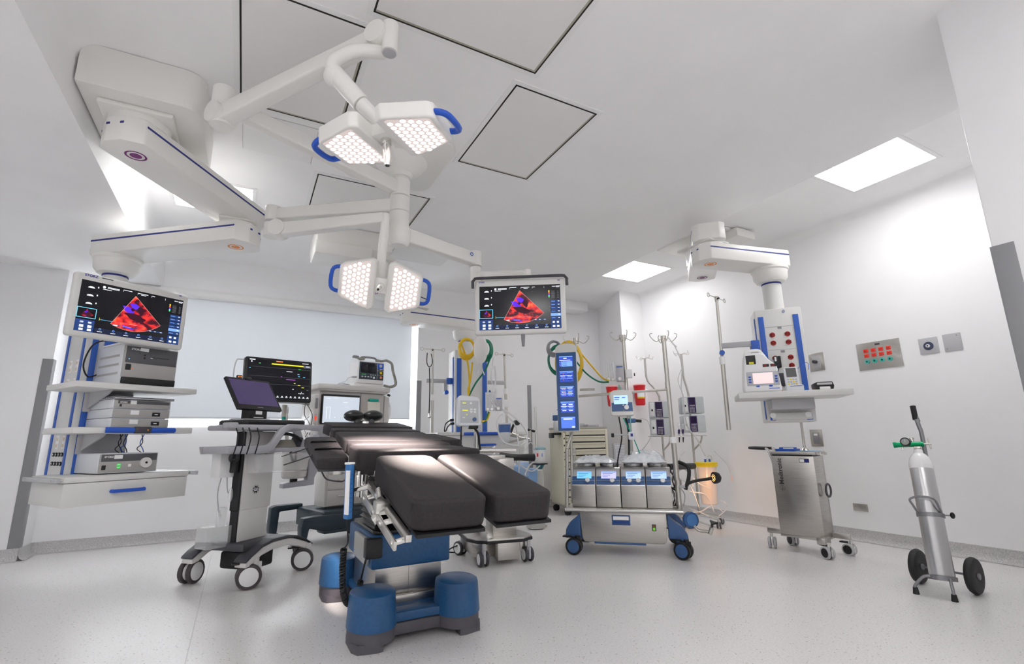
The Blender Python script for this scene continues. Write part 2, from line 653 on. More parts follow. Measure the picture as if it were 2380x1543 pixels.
light_panel(-.7, -.1, -2.1, -1.5, ZC, 'added unseen fill light panel behind the viewpoint, left of the pair', LP_FILL)
light_panel(1.5, 2.1, -2.1, -1.5, ZC, 'added unseen fill light panel behind the viewpoint, right of the pair', LP_FILL)

# air filter panels, perforated face in a dark recess
def perf_mat():
    m = M('perforated_sheet', (.55, .54, .53), .5)
    nt = m.node_tree
    b = nt.nodes['Principled BSDF']
    tc = nt.nodes.new('ShaderNodeTexCoord')
    v = nt.nodes.new('ShaderNodeTexVoronoi')
    v.inputs['Scale'].default_value = 95
    v.inputs['Randomness'].default_value = 0
    r = nt.nodes.new('ShaderNodeValToRGB')
    r.color_ramp.elements[0].position, r.color_ramp.elements[0].color = .22, (.52, .51, .50, 1)
    r.color_ramp.elements[1].position, r.color_ramp.elements[1].color = .38, (.82, .81, .80, 1)
    nt.links.new(tc.outputs['Object'], v.inputs['Vector'])
    nt.links.new(v.outputs['Distance'], r.inputs[0])
    nt.links.new(r.outputs[0], b.inputs['Base Color'])
    return m


PERF = perf_mat()
GAP = M('gasket_dark', (.02, .018, .015), .7)
RIM = M('filter_rim', (.42, .40, .33), .5)


def filt(x0, x1, y0, y1, lab):
    x0, x1, y0, y1 = (q * (ZC - .95) for q in (x0, x1, y0, y1))
    t = thing('air_filter_panel', lab, 'air vent', ((x0 + x1) / 2, (y0 + y1) / 2, ZC), 0, 'perforated ceiling air filters')
    mb = MB()
    f = .03
    for a, b, c, d in ((x0 - f, x1 + f, y0 - f, y0), (x0 - f, x1 + f, y1, y1 + f), (x0 - f, x0, y0, y1), (x1, x1 + f, y0, y1)):
        mb.box(a, b, c, d, ZC - .004, ZC + .002, FRM)
    part(t, 'frame', mb, True)
    mb = MB()
    g = .009
    for a, b, c, d in ((x0, x1, y0, y0 + g), (x0, x1, y1 - g, y1), (x0, x0 + g, y0, y1), (x1 - g, x1, y0, y1)):
        mb.box(a, b, c, d, ZC - .006, ZC - .001, GAP)
    g2 = .02
    for a, b, c, d in ((x0 + g, x1 - g, y1 - g2, y1 - g), (x1 - g2, x1 - g, y0 + g, y1 - g2)):
        mb.box(a, b, c, d, ZC - .0055, ZC - .001, RIM)
    part(t, 'gasket', mb, True)
    part(t, 'perforated_sheet', MB().box(x0 + g, x1 - g, y0 + g, y1 - g, ZC - .005, ZC - .001, PERF), True)


filt(.605, .895, 1.071, 1.518, 'perforated ceiling air filter right of the upper surgical lamp')
filt(.185, .632, .725, 1.010, 'perforated ceiling air filter cut off by the top of the photo')
filt(-.095, .194, 1.064, 1.51, 'perforated ceiling air filter behind the long upper lamp arm')
filt(.163, .609, 1.835, 2.137, 'perforated ceiling air filter behind the lamp spindle')


def hatch(name_lab, x0, x1, y0, y1):
    x0, x1, y0, y1 = (q * (ZC - .95) for q in (x0, x1, y0, y1))
    mb = MB().box(x0, x1, y0, y1, ZC - .005, ZC - .0005, FRM, .001)
    mb.box(x0 - .003, x1 + .003, y0 - .003, y1 + .003, ZC - .002, ZC + .001, M('hatch_gap', (.45, .45, .45), .7))
    single('access_hatch', name_lab, 'ceiling hatch', mb, 'flat ceiling access hatches')


hatch('white ceiling access hatch to the right of the left pendant box', -.087, .13, 1.55, 1.775)
hatch('white ceiling access hatch behind the lower surgical lamp', .62, .93, 2.28, 2.6)

# wall plates on the right wall (x = XR)
def plate(y0, y1, z0, z1, mat, nm, lab, cat='wall plate'):
    t = thing(nm, lab, cat, (XR, (y0 + y1) / 2, z0), 0)
    part(t, 'cover', MB().box(XR - .008, XR, y0, y1, z0, z1, mat, .003), True)
    return t


WR = Matrix(((0, 0, -1, XR - .008), (-1, 0, 0, 0), (0, 1, 0, 0), (0, 0, 0, 1)))      # local x -> -y, local y -> up, z -> out of wall
t = plate(2.135, 2.49, 1.525, 1.775, STEELH, 'outlet_plate', 'wide steel wall plate with red outlets above a row of teal sockets', 'outlet plate')
ORED = M('outlet_red', (.85, .05, .03), .4)
for k in range(4):
    for zz in (1.700, 1.655):
        part(t, 'outlet', MB().box(XR - .013, XR - .007, 2.412 - k * .062 - .02, 2.412 - k * .062 + .02, zz - .017, zz + .017, ORED, .006).box(XR - .0135, XR - .012, 2.405 - k * .062, 2.409 - k * .062, zz - .006, zz + .006, BLACK).box(XR - .0135, XR - .012, 2.419 - k * .062 - .002, 2.419 - k * .062 + .002, zz - .006, zz + .006, BLACK), True)
    q = WR @ Vector((-2.412 + k * .062, 1.60, 0))
    part(t, 'socket', MB().cyl(q, q + Vector((-.012, 0, 0)), .019, M('socket_teal', (.05, .5, .42), .4)).cyl(q + Vector((-.012, 0, 0)), q + Vector((-.013, 0, 0)), .008, BLACK), True)
part(t, 'rating_label', MB().box(XR - .010, XR - .008, 2.29, 2.33, 1.742, 1.757, DGREY), True)
t = plate(1.865, 2.0, 1.60, 1.735, LGREY, 'thermostat_plate', 'square grey wall plate with a black central knob')
q = Vector((XR - .008, 1.932, 1.665))
part(t, 'knob', MB().cyl(q, q + Vector((-.004, 0, 0)), .035, M('navy_disc', (.05, .06, .12), .4)).cyl(q, q + Vector((-.018, 0, 0)), .014, LABELW).cyl(q, q + Vector((-.022, 0, 0)), .006, BLACK), True)
t = plate(1.71, 1.83, 1.60, 1.74, LGREY, 'blank_plate', 'square grey blank wall plate nearest the right edge of the photo')
for yy, zz in ((1.735, 1.72), (1.81, 1.62)):
    part(t, 'screw', MB().cyl((XR - .008, yy, zz), (XR - .011, yy, zz), .004, MGREY), True)
t = plate(2.80, 2.945, 1.575, 1.755, STEELH, 'switch_plate', 'steel wall plate with a plug beside the right hand pendant column', 'outlet plate')
part(t, 'insert', MB().box(XR - .014, XR - .008, 2.835, 2.91, 1.60, 1.73, LGREY, .01), True)
part(t, 'plug', MB().cyl((XR - .014, 2.873, 1.665), (XR - .06, 2.873, 1.665), .016, DGREY), True)
t = plate(2.925, 3.045, .835, 1.0, STEELH, 'socket_plate', 'steel wall plate with a grey socket above the stainless trolley', 'outlet plate')
part(t, 'insert', MB().box(XR - .013, XR - .008, 2.955, 3.015, .86, .97, MGREY, .012).box(XR - .014, XR - .013, 2.968, 3.002, .94, .96, LABELW), True)
t = plate(2.615, 2.74, .26, .325, STEELH, 'low_blank_plate', 'small steel blank plate low on the wall behind the stainless trolley')
for yy in (2.635, 2.72):
    part(t, 'screw', MB().cyl((XR - .008, yy, .30), (XR - .0105, yy, .30), .004, MGREY), True)

# sharps bins
def sharps(c, nrm, lab):
    t = thing('sharps_bin', lab, 'sharps bin', c, 0, 'red sharps bins on the wall')
    part(t, 'tub', MB().lathe([(.058, 0), (.066, .02), (.076, .24), (.08, .25), (.08, .27)], RED), False)
    part(t, 'lid', MB().lathe([(.087, .27), (.087, .283), (.07, .293), (.04, .297)], M('lid_translucent', (.8, .45, .45), .3)), False)
    X = Matrix.Rotation(atan2(nrm[1], nrm[0]), 4, 'Z')
    mb = MB()
    for z0, z1, mm in ((.09, .20, YEL), (.11, .18, LABELW)):
        vs, fs = [], []
        for i in range(9):
            a = -.75 + 1.5 * i / 8
            for z in (z0, z1):
                r = .066 + (.042 * z) + (.0012 if mm is YEL else .002)
                vs.append((r * cos(a), r * sin(a), z))
        for i in range(8):
            fs.append((2 * i, 2 * i + 2, 2 * i + 3, 2 * i + 1))
        mb.poly(vs, fs, mm, X)
    part(t, 'warning_label', mb)
    part(t, 'bracket', MB().box(-.05, .05, .085, .14, .1, .25, LGREY, .01, X=Matrix.Rotation(atan2(nrm[1], nrm[0]) + pi / 2, 4, 'Z')))


q = P(1489, 942, y=5.17)
sharps(q, (-.45, -.9), 'red sharps bin on the wall column, the right one of the two')
q = P(1424, 944, y=5.55)
sharps(q, (-.5, -.85), 'red sharps bin half hidden behind the blue pump control screen')
# ------------------------------------------------------------------ shared device pieces
NOISEFAN = None


def fan_mat():
    m = M('ultrasound_fan', (0, 0, 0), .3)
    nt = m.node_tree
    b = nt.nodes['Principled BSDF']
    tc = nt.nodes.new('ShaderNodeTexCoord')
    mp = nt.nodes.new('ShaderNodeMapping')
    mp.inputs['Scale'].default_value = (1, 1, 1.6)
    n = nt.nodes.new('ShaderNodeTexNoise')
    n.inputs['Scale'].default_value = 17
    n.inputs['Detail'].default_value = 3
    r = nt.nodes.new('ShaderNodeValToRGB')
    e = r.color_ramp.elements
    e[0].position, e[0].color = .42, (.05, .0, .01, 1)
    e[1].position, e[1].color = .66, (1., .16, .05, 1)
    x = e.new(.50)
    x.color = (.55, .01, .02, 1)
    x = e.new(.57)
    x.color = (.9, .03, .02, 1)
    nt.links.new(tc.outputs['Object'], mp.inputs[0])
    nt.links.new(mp.outputs[0], n.inputs['Vector'])
    nt.links.new(n.outputs['Fac'], r.inputs[0])
    nt.links.new(r.outputs[0], b.inputs['Emission Color'])
    b.inputs['Emission Strength'].default_value = .7
    return m


FAN = fan_mat()
FBLU = E('fan_blue', (.10, .02, .85), .9)
FDARK = E('fan_dark', (.03, .0, .01), 1)
FLINE = E('fan_outline', (.8, .35, .3), .7)


def seg(mb, a, b, w, m, X, z=.0008):
    a, b = Vector((*a, 0)), Vector((*b, 0))
    d = (b - a).normalized()
    n = Vector((-d.y, d.x, 0)) * w / 2
    mb.poly([tuple(a - n + Vector((0, 0, z))), tuple(b - n + Vector((0, 0, z))), tuple(b + n + Vector((0, 0, z))), tuple(a + n + Vector((0, 0, z)))], [(0, 1, 2, 3)], m, X)


def fan(mb, cx, cy, r, a0, a1, X, z, detail=True):
    n = 18
    vs = [(cx, cy, z)] + [(cx + r * sin(a0 + (a1 - a0) * i / n), cy - r * cos(a0 + (a1 - a0) * i / n), z) for i in range(n + 1)]
    mb.poly(vs, [(0, i + 1, i + 2) for i in range(n)], FAN, X)

    def blob(x, y, rx, ry, m_, rot, dz):
        mb.poly([(cx + r * (x + rx * cos(t) * (1 + .18 * sin(3 * t)) * cos(rot) - ry * sin(t) * sin(rot)), cy + r * (y + rx * cos(t) * sin(rot) + ry * sin(t) * (1 + .15 * cos(4 * t)) * cos(rot)), z + dz) for t in [2 * pi * k / 20 for k in range(20)]], [tuple(range(20))], m_, X)
    blob(.02, -.30, .13, .07, FBLU, -.35, .0003)
    blob(-.13, -.42, .15, .07, FBLU, -.5, .0003)
    blob(-.02, -.40, .05, .04, FDARK, 0, .0006)
    blob(.17, -.40, .08, .12, FDARK, .2, .0004)
    blob(.05, -.60, .26, .085, FDARK, -.25, .0004)
    blob(-.10, -.95 + .04, .16, .02, FBLU, -.3, .0004)
    if detail:
        p = [(cx, cy)] + [(v[0], v[1]) for v in vs[1:]] + [(cx, cy)]
        for q in zip(p[:-1], p[1:]):
            seg(mb, q[0], q[1], r * .01, FLINE, X, z + .0006)


def us_screen(mb, X, w, h):
    """colour ultrasound screen in local xy, origin lower left"""
    mb.rect(0, w, 0, h, SCR, X, 0)
    z = .0008

    def R(x0, x1, y0, y1, m, dz=0):
        mb.rect(x0 * w, x1 * w, y0 * h, y1 * h, m, X, z + dz)
    fan(mb, .50 * w, .88 * h, .74 * h, -.50, .78, X, z)
    # left strip
    R(0, .165, 0, .22, EDB)
    R(.0, .165, .215, .225, EBL)
    for i, yy in enumerate((.86, .70, .54)):
        mb.poly([((.09 + .03 * cos(t)) * w, (yy + .035 * sin(t)) * h, z) for t in [pi * k / 8 for k in range(9)]], [tuple(range(9))], EW, X)
        R(.145, .155, yy + .02, yy + .05, EW)
    for a, b in (((0, .27), (.165, .27)), ((.165, .27), (.165, .46)), ((.165, .46), (0, .46)), ((.003, .27), (.003, .46))):
        seg(mb, (a[0] * w, a[1] * h), (b[0] * w, b[1] * h), .006 * w, ECY, X)
    fan(mb, .085 * w, .44 * h, .15 * h, -.6, .8, X, z + .0002, False)
    for xx in (.04, .11):
        R(xx, xx + .03, .165, .20, EW)
        R(xx, xx + .035, .08, .13, EW, .0004)
        R(xx, xx + .035, .02, .06, EW, .0004)
    # header
    mb.disc(.014 * w, EW, X @ Matrix.Translation((.20 * w, .93 * h, z)), 12)
    for x0, x1, yy in ((.23, .34, .935), (.23, .34, .915), (.19, .27, .88), (.38, .46, .95), (.52, .62, .945), (.55, .60, .92), (.66, .69, .945), (.90, .945, .945), (.95, .995, .95), (.95, .99, .93)):
        R(x0, x1, yy, yy + .012, EW)
    for xx in (.375, .515, .655, .80):
        R(xx, xx + .003, .92, .96, EW)
    # colour bar and right strip
    for k, mm in enumerate((EGR, ECY, FBLU, ERD, EOR, EYE)):
        R(.853, .868, .70 + .027 * k, .727 + .027 * k, mm)
    for k in range(7):
        R(.89, .93, .84 - .025 * k, .845 - .025 * k, M('dim_text', (.0, .0, .0), .5, emit=(.25, .27, .3), es=.6))
        R(.96, .98, .84 - .025 * k, .845 - .025 * k, MATS['dim_text'])
    for k in range(6):
        y1 = .64 - .075 * k
        R(.875, 1., y1 - .062, y1, EBL2 if k == 4 else EDB)
        R(.885, .93, y1 - .035, y1 - .025, EBL2, .0004)
        R(.965, .985, y1 - .035, y1 - .02, EW, .0004)
    R(.875, 1., 0, .185, EDB)
    for xx in (.895, .945):
        R(xx, xx + .025, .12, .16, EW, .0004)
        R(xx, xx + .03, .03, .07, EW, .0004)
    # bottom
    R(.20, .62, .272, .278, ECY)
    R(.20, .203, .25, .31, EYE)
    R(.62, .623, .25, .31, EYE)
    R(.32, .60, .195, .225, EDB)
    R(.33, .37, .20, .22, EW, .0004)
    R(.42, .5, .205, .215, EBL2, .0004)
    R(.65, .82, .195, .22, EDB)
    for xx in (.68, .73, .79):
        R(xx, xx + .02, .202, .213, EW, .0004)
    R(.17, .875, 0, .10, M('screen_band', (0, 0, 0), .5, emit=(.004, .008, .03), es=1))
    for k in range(6):
        xx = .22 + .12 * k
        mb.disc(.011 * w, EBL2, X @ Matrix.Translation((xx * w, .085 * h, z + .0004)), 14, r0=.007 * w)
        R(xx - .022, xx + .022, .03, .042, EW, .0004)


def logo_text(mb, s, size, X, m=BLACK, bold=.0, **k):
    mb.text(s, size, m, X, .0003, bold, **k)


def caster(t, x, y, r=.05, w=.022, az=0., hub=LABELW, tire=DGREY, fork=LGREY, gap=.012, top=None, brake=False):
    """twin-wheel castor standing on local z=0; az = direction of rolling axis"""
    X = xf((x, y, 0), az)
    mb = MB()
    mb.T = X
    top = top or (2 * r + .03)
    mb.cyl((0, -r * .45, 2 * r - .02), (0, -r * .45, top), r * .28, fork)
    mb.box(-gap * .6, gap * .6, -r * .95, r * .35, r * .5, 2 * r + .004, fork, .004)
    mb.cyl((-w - gap, 0, r), (w + gap, 0, r), r * .12, fork, n=10)
    if brake:
        mb.box(-w, w, r * .2, r * 1.35, 2 * r + .0, 2 * r + .012, BLACK, .004)
    f = part(t, 'caster', mb)
    for s in (-1, 1):
        mb = MB()
        mb.T = X @ Matrix.Translation((s * (gap + w / 2) - .0, 0, r)) @ Matrix.Rotation(pi / 2, 4, 'Y')
        mb.lathe([(.001, -w / 2), (r * .93, -w / 2), (r, -w * .3), (r, w * .3), (r * .93, w / 2), (.001, w / 2)], tire, n=26)
        for q in (-1, 1):
            mb.lathe([(.001, q * (w / 2 + .002)), (r * .70, q * (w / 2 + .002)), (r * .74, q * w / 2)], hub, n=26)
        WM['tmp'] = None
        o = part(f, 'wheel', mb)


def ring_mark(mb, c, r, m, X=None):
    """disc with a ring around it, facing down"""
    c = Vector(c)
    Y = Matrix.Translation(c + Vector((0, 0, -.0012))) @ Matrix.Rotation(pi, 4, 'X')
    mb.disc(r * .55, m, Y, 28)
    mb.disc(r, m, Y, 32, r0=r * .80)


def boom_arm(t, A, B, z0, z1, w, mark, markat='A', e=.15, cB=True):
    A, B = Vector((A[0], A[1], 0)), Vector((B[0], B[1], 0))
    L = (B - A).length
    X = frame(A, B - A, z=(0, 0, 1))
    mb = MB()
    mb.T = X
    c = .085
    h = w / 2
    pts = [(-e, -h + c), (-e + c * .7, -h), (L + e - c * .5, -h), (L + e, -h + c * .6), (L + e, h - c * .6), (L + e - c * .5, h), (-e + c * .7, h), (-e, h - c)]
    mb.prism(pts, z0, z1, ARMW, bev=.010)
    p = part(t, 'pendant_arm', mb, True)
    mb = MB()
    mb.T = X
    zs = z0 + (z1 - z0) * .66
    for s in (-1, 1):
        y = s * h
        mb.box(-e + c * .7, L + e - c * .5, min(y, y + s * .0015), max(y, y + s * .0015), zs, zs + .012, NAVY)
        mb.box(-e - .0015, -e + .001, s * (h - c) - .02 * (s > 0), s * (h - c) + .02 * (s < 0), zs, zs + .012, NAVY)
    part(p, 'blue_stripe', mb, True)
    mb = MB()
    ring_mark(mb, (*(A if markat == 'A' else B).xy, z0), .052, mark)
    part(p, 'brake_marker', mb, True)
    return p


def pendant(name_label, box, plate_, A1, A2, C, z1, z2, zcol, marks=(PURPLE, ORANGE), colr=.078):
    """ceiling box, two arms, drop tube; returns thing"""
    t = thing('equipment_pendant', name_label, 'ceiling pendant', (A1[0], A1[1], ZC))
    mb = MB()
    if box:
        x0, x1, y0, y1, zb = box
        n = 7
        R_ = .10
        pts = [(x0, y0)] + [(x1 - R_ + R_ * sin(pi / 2 * k / n), y0 + R_ - R_ * cos(pi / 2 * k / n)) for k in range(n + 1)]
        pts += [(x1, y1), (x0, y1)]
        mb.prism(pts, zb, ZC, BOX_W, bev=.012)
        part(t, 'ceiling_box', mb, True)
        top = zb
    else:
        top = plate_
    mb = MB()
    mb.box(A1[0] - .17, A1[0] + .17, A1[1] - .16, A1[1] + .16, top - .03, top, BOX_W, .012)
    mb.cyl((A1[0], A1[1], z1 + .14), (A1[0], A1[1], top - .02), .145, ARMW, n=36)
    part(t, 'ceiling_flange', mb, True)
    a = boom_arm(t, A1, A2, z1, z1 + .15, .27, marks[0])
    mb = MB()
    mb.cyl((A2[0], A2[1], z2 + .14), (A2[0], A2[1], z2 + .165), .125, ARMW, n=36)
    mb.cyl((A2[0], A2[1], z2 + .165), (A2[0], A2[1], z1), .115, LGREY, n=36)
    mb.box(A2[0] - .12, A2[0] + .12, A2[1] - .12, A2[1] + .12, z1 - .012, z1 + .001, ARMW, .004)
    part(t, 'pivot_joint', mb, True)
    boom_arm(t, A2, C, z2, z2 + .15, .27, marks[1])
    mb = MB()
    X = Matrix.Translation((C[0], C[1], 0))
    mb.lathe([(.155, z2 + .001), (.155, z2 - .02), (.145, z2 - .03), (.14, z2 - .09), (.115, z2 - .125), (.08, z2 - .135)], ARMW, X, 36)
    part(t, 'bearing_cup', mb, True)
    mb = MB()
    mb.cyl((C[0], C[1], z2 - .135), (C[0], C[1], zcol), colr, GREYW, n=32)
    mb.cyl((C[0], C[1], z2 - .15), (C[0], C[1], z2 - .137), colr + .003, NAVY, n=32)
    part(t, 'drop_tube', mb, True)
    return t


# ------------------------------------------------------------------ left pendant with device shelves
az = radians(58)
LO, LU, LV = Vector((-.913, 3.93, 0)), Vector((sin(az), cos(az), 0)), Vector((-cos(az), sin(az), 0))
LF = frame(LO, LU, z=(0, 0, 1))
lw = lambda x, y, z=0: LF @ Vector((x, y, z))
cc = lw(.29, .56)
LP_ = pendant('large ceiling pendant on the left carrying three equipment shelves and a drawer', (-.905, -.355, 2.9, 3.62, 2.745), 0,
              (-.664, 3.155), (-.167, 3.90), (cc.x, cc.y), 2.53, 2.35, 1.95)
t = LP_


def column(t, F, x0, x1, y0, y1, z0, z1, side='x'):
    """service column with blue rails; F local frame"""
    mb = MB()
    mb.T = F
    mb.box(x0, x1, y0, y1, z0, z1, GREYW, .012)
    c = part(t, 'service_column', mb, True)
    return c


c = column(t, LF, .135, .44, .42, .73, .74, 2.02)
mb = MB()
mb.T = LF
for y in (.43, .685):          # blue rails on the left face
    mb.box(.130, .136, y, y + .035, .75, 1.95, BLUE, .002)
for x in (.17, .40):           # blue channels on the front
    mb.box(x, x + .035, .41, .421, .75, 2.0, BLUE, .002)
mb.box(.24, .38, .412, .421, .75, 2.0, BLUE, .002)
part(c, 'blue_rail', mb, True)
for z in (1.50, 1.37, .98):
    for y in (.50, .60):
        mb = MB()
        mb.T = LF
        mb.box(.131, .136, y - .018, y + .018, z - .045, z + .045, LABELW, .006)
        for zz in (z - .022, z + .022):
            mb.cyl((.1315, y, zz), (.129, y, zz), .012, BRASSY, n=14)
        part(c, 'socket_panel', mb, True)
for z in (.90, .84):
    for y in (.49, .535, .58, .625):
        mb = MB()
        mb.T = LF
        mb.cyl((.136, y, z), (.128, y, z), .014, BLACK, n=14)
        mb.cyl((.128, y, z), (.126, y, z), .005, LABELW, n=10)
        part(c, 'data_port', mb, True)
t = LP_


def shelf(t, F, x0, x1, y0, y1, z0, z1, nm='shelf', chamfer=.0):
    mb = MB()
    mb.T = F
    mb.box(x0, x1, y0, y1, z0, z1, GREYW, .006)
    return part(t, nm, mb, True)


s1 = shelf(t, LF, -.02, .69, -.0, .46, 1.312, 1.35)
s2 = shelf(t, LF, 0, .69, 0, .46, 1.03, 1.068)
mb = MB()
mb.T = LF
mb.tube([(.16, -.012, 1.05), (.185, -.02, 1.05), (.535, -.02, 1.05), (.56, -.012, 1.05)], .018, BLUEH, n=14)
mb.box(.31, .41, -.042, -.005, 1.03, 1.072, DGREY, .008)
for x, mm in ((.335, PURPLE), (.385, ORANGE)):
    mb.cyl((x, -.043, 1.051), (x, -.0445, 1.051), .005, mm, n=12)
part(s2, 'blue_handle', mb, True)
for sh, z in ((s1, 1.312), (s2, 1.03)):
    mb = MB()
    mb.T = LF
    mb.prism([(.02, z), (.40, z), (.40, z - .11), (.33, z - .11), (.05, z - .02)], -.012, .0, LGREY, X=LF.inverted() @ LF @ frame((.20, .05, 0), (0, 1, 0), z=(1, 0, 0)) @ Matrix.Diagonal((1, 1, 1, 1)))
    mb.box(.17, .45, .38, .41, z - .13, z, LGREY, .004)
    part(sh, 'bracket', mb, True)
tr = shelf(t, LF, 0, .70, 0, .50, .736, .772, 'tray')
for x in (-.055, .72):
    mb = MB()
    mb.T = LF
    mb.box(x, x + .03, -.03, .46, .742, .770, M('rail_clear', (.55, .56, .58), .2, alpha=.8), .004)
    for y in (.02, .40):
        mb.cyl((x - .0 if x < 0 else x, y, .756), (x + .055 if x < 0 else x - .03, y, .756), .007, CHROME, n=10)
    part(tr, 'side_rail', mb, True)
mb = MB()
mb.T = LF
mb.box(.0, .695, .003, .48, .598, .734, GREYW, .006)
dr = part(t, 'drawer', mb, True)
mb = MB()
mb.T = LF
mb.tube([(.245, .0, .672), (.25, -.028, .672), (.33, -.032, .672), (.42, -.028, .672), (.425, .0, .672)], .011, BLUEH, n=12)
part(dr, 'drawer_handle', mb, True)


def screen_monitor(label, F, x0, x1, z0, z1, y, d=.055, extra=None):
    t = thing('monitor', label, 'monitor', F @ Vector(((x0 + x1) / 2, y, z0)))
    w, h = x1 - x0, z1 - z0
    mb = MB()
    mb.T = F
    mb.box(x0, x1, y, y + d, z0, z1, GREYW, .02, seg=3)
    part(t, 'housing', mb, True)
    mb = MB()
    X = F @ frame((x0 + .036, y - .0005, z0 + .034), (1, 0, 0), z=(0, -1, 0))
    us_screen(mb, X, w - .072, h - .072 - .012)
    part(t, 'screen', mb, True)
    return t


MF = LF @ Matrix.Translation((-.135, -.05, 0))
t = screen_monitor('large white monitor showing a red ultrasound fan, mounted on the left pendant', LF, -.135, .53, 1.612, 2.022, -.05)
mb = MB()
X = LF @ frame((-.09, -.0512, 1.997), (1, 0, 0), z=(0, -1, 0))
mb.text('STORZ', .022, M('storz_navy', (.05, .04, .35), .4), X, .0004, .0006)
X = LF @ frame((.46, -.0512, 1.998), (1, 0, 0), z=(0, -1, 0))
mb.text('HD', .014, MATS['storz_navy'], X, .0004, .0004)
mb.T = LF
mb.box(.0, .06, -.051, -.05, 2.003, 2.008, DGREY)
part(t, 'logo', mb, True)
mb = MB()
mb.T = LF
mb.box(.15, .26, .0, .10, 1.72, 1.92, LGREY, .01)
mb.box(.18, .23, .08, .43, 1.80, 1.86, LGREY, .01)
part(t, 'wall_arm', mb, True)

# recorder on the top shelf
def device(name, label, F, x0, x1, y0, y1, z0, z1, body=GREYW, cat='medical device', bev=.006):
    t = thing(name, label, cat, F @ Vector(((x0 + x1) / 2, (y0 + y1) / 2, z0)))
    mb = MB()
    mb.T = F
    mb.box(x0, x1, y0, y1, z0, z1, body, bev)
    part(t, 'casing', mb, True)
    return t


t = device('video_recorder', 'boxy grey recorder with a dark disc slot on the top left shelf', LF, .215, .56, .06, .42, 1.353, 1.625, PALEB)
FACE = M('recorder_face', (.42, .41, .40), .45)
FDK = M('recorder_dark', (.10, .10, .11), .4)
mb = MB()
mb.T = LF
mb.box(.222, .553, .055, .061, 1.40, 1.618, FACE, .002)
mb.box(.235, .55, .052, .056, 1.50, 1.612, FDK, .001)
mb.box(.225, .555, .045, .062, 1.358, 1.402, BLACK, .006)
mb.box(.38, .50, .050, .053, 1.548, 1.553, BLACK)
mb.box(.38, .395, .049, .053, 1.542, 1.548, LABELW)
mb.box(.24, .272, .05, .056, 1.45, 1.49, BLACK, .003)
for z in (1.56, 1.54):
    mb.cyl((.345, .053, z), (.345, .05, z), .006, BLACK, n=12)
mb.cyl((.255, .053, 1.525), (.255, .051, 1.525), .004, ECY, n=10)
mb.cyl((.28, .055, 1.462), (.28, .052, 1.462), .003, EOR, n=10)
mb.box(.315, .365, .0505, .053, 1.585, 1.608, LABELW)
X = LF @ frame((.262, .0515, 1.588), (1, 0, 0), z=(0, -1, 0))
mb.T = Matrix()
mb.text('STORZ', .018, LABELW, X, .0004, .0005)
part(t, 'front_panel', mb, True)
mb = MB()
mb.T = LF
for k in range(3):
    mb.box(.2135, .216, .09, .38, 1.42 + k * .06, 1.435 + k * .06, FACE)
part(t, 'vent', mb, True)
mb = MB()
mb.T = LF
mb.box(.21, .50, .0, .36, 1.627, 1.637, LABELW, .003)
mb.box(.24, .30, .05, .12, 1.637, 1.65, LGREY, .003)
mb.tube([(.22, .2, 1.65), (.18, .26, 1.66), (.13, .3, 1.62), (.12, .36, 1.5), (.16, .38, 1.42), (.22, .40, 1.44)], .005, BLACK, smooth=5)
part(t, 'cable', mb, True)

# three-unit stack and laptop on the second shelf
for k, (z0, z1, lab) in enumerate(((1.071, 1.130, 'bottom unit of the grey device stack on the second left shelf'), (1.132, 1.191, 'middle unit of the grey device stack on the second left shelf'), (1.193, 1.252, 'top unit of the grey device stack with a dark label strip'))):
    t = device('camera_control_unit', lab, LF, .205, .555, .06, .42, z0, z1, PALEB)
    t['group'] = 'stacked grey units on the second shelf'
    mb = MB()
    mb.T = LF
    mb.box(.212, .548, .055, .061, z0 + .004, z1 - .004, FACE, .002)
    if k == 2:
        mb.box(.232, .30, .053, .056, z0 + .033, z1 - .006, FDK)
        mb.box(.34, .54, .053, .056, z0 + .033, z1 - .006, FDK)
        mb.box(.242, .254, .053, .056, z0 + .012, z0 + .028, BLACK)
        mb.T = Matrix()
        mb.text('STORZ', .013, LABELW, LF @ frame((.243, .0525, z0 + .037), (1, 0, 0), z=(0, -1, 0)), .0003, .0004)
        mb.T = LF
        mb.box(.302, .338, .053, .056, z0 + .03, z1 - .004, LABELW)
    else:
        mb.box(.31, .36, .053, .056, z0 + .022, z1 - .008, LABELW)
        mb.box(.44, .49, .053, .056, z0 + .014, z1 - .018, BLACK, .001)
        mb.box(.455, .475, .052, .0535, z0 + .024, z0 + .03, LABELW)
    part(t, 'front_panel', mb, True)
t = thing('laptop', 'closed silver laptop lying on the device stack', 'laptop', lw(.38, .22, 1.254))
mb = MB()
mb.T = LF
mb.prism([(.20, .03), (.56, .03), (.56, .28), (.20, .28)], 1.2545, 1.263, ALU, bev=.003)
part(t, 'base', mb, True)
mb = MB()
mb.T = LF
mb.prism([(.20, .03), (.56, .03), (.56, .28), (.20, .28)], 1.2645, 1.270, MGREY, bev=.002)
for k in range(5):
    mb.box(.1995, .2005, .06 + k * .03, .075 + k * .03, 1.257, 1.261, BLACK)
part(t, 'lid', mb, True)

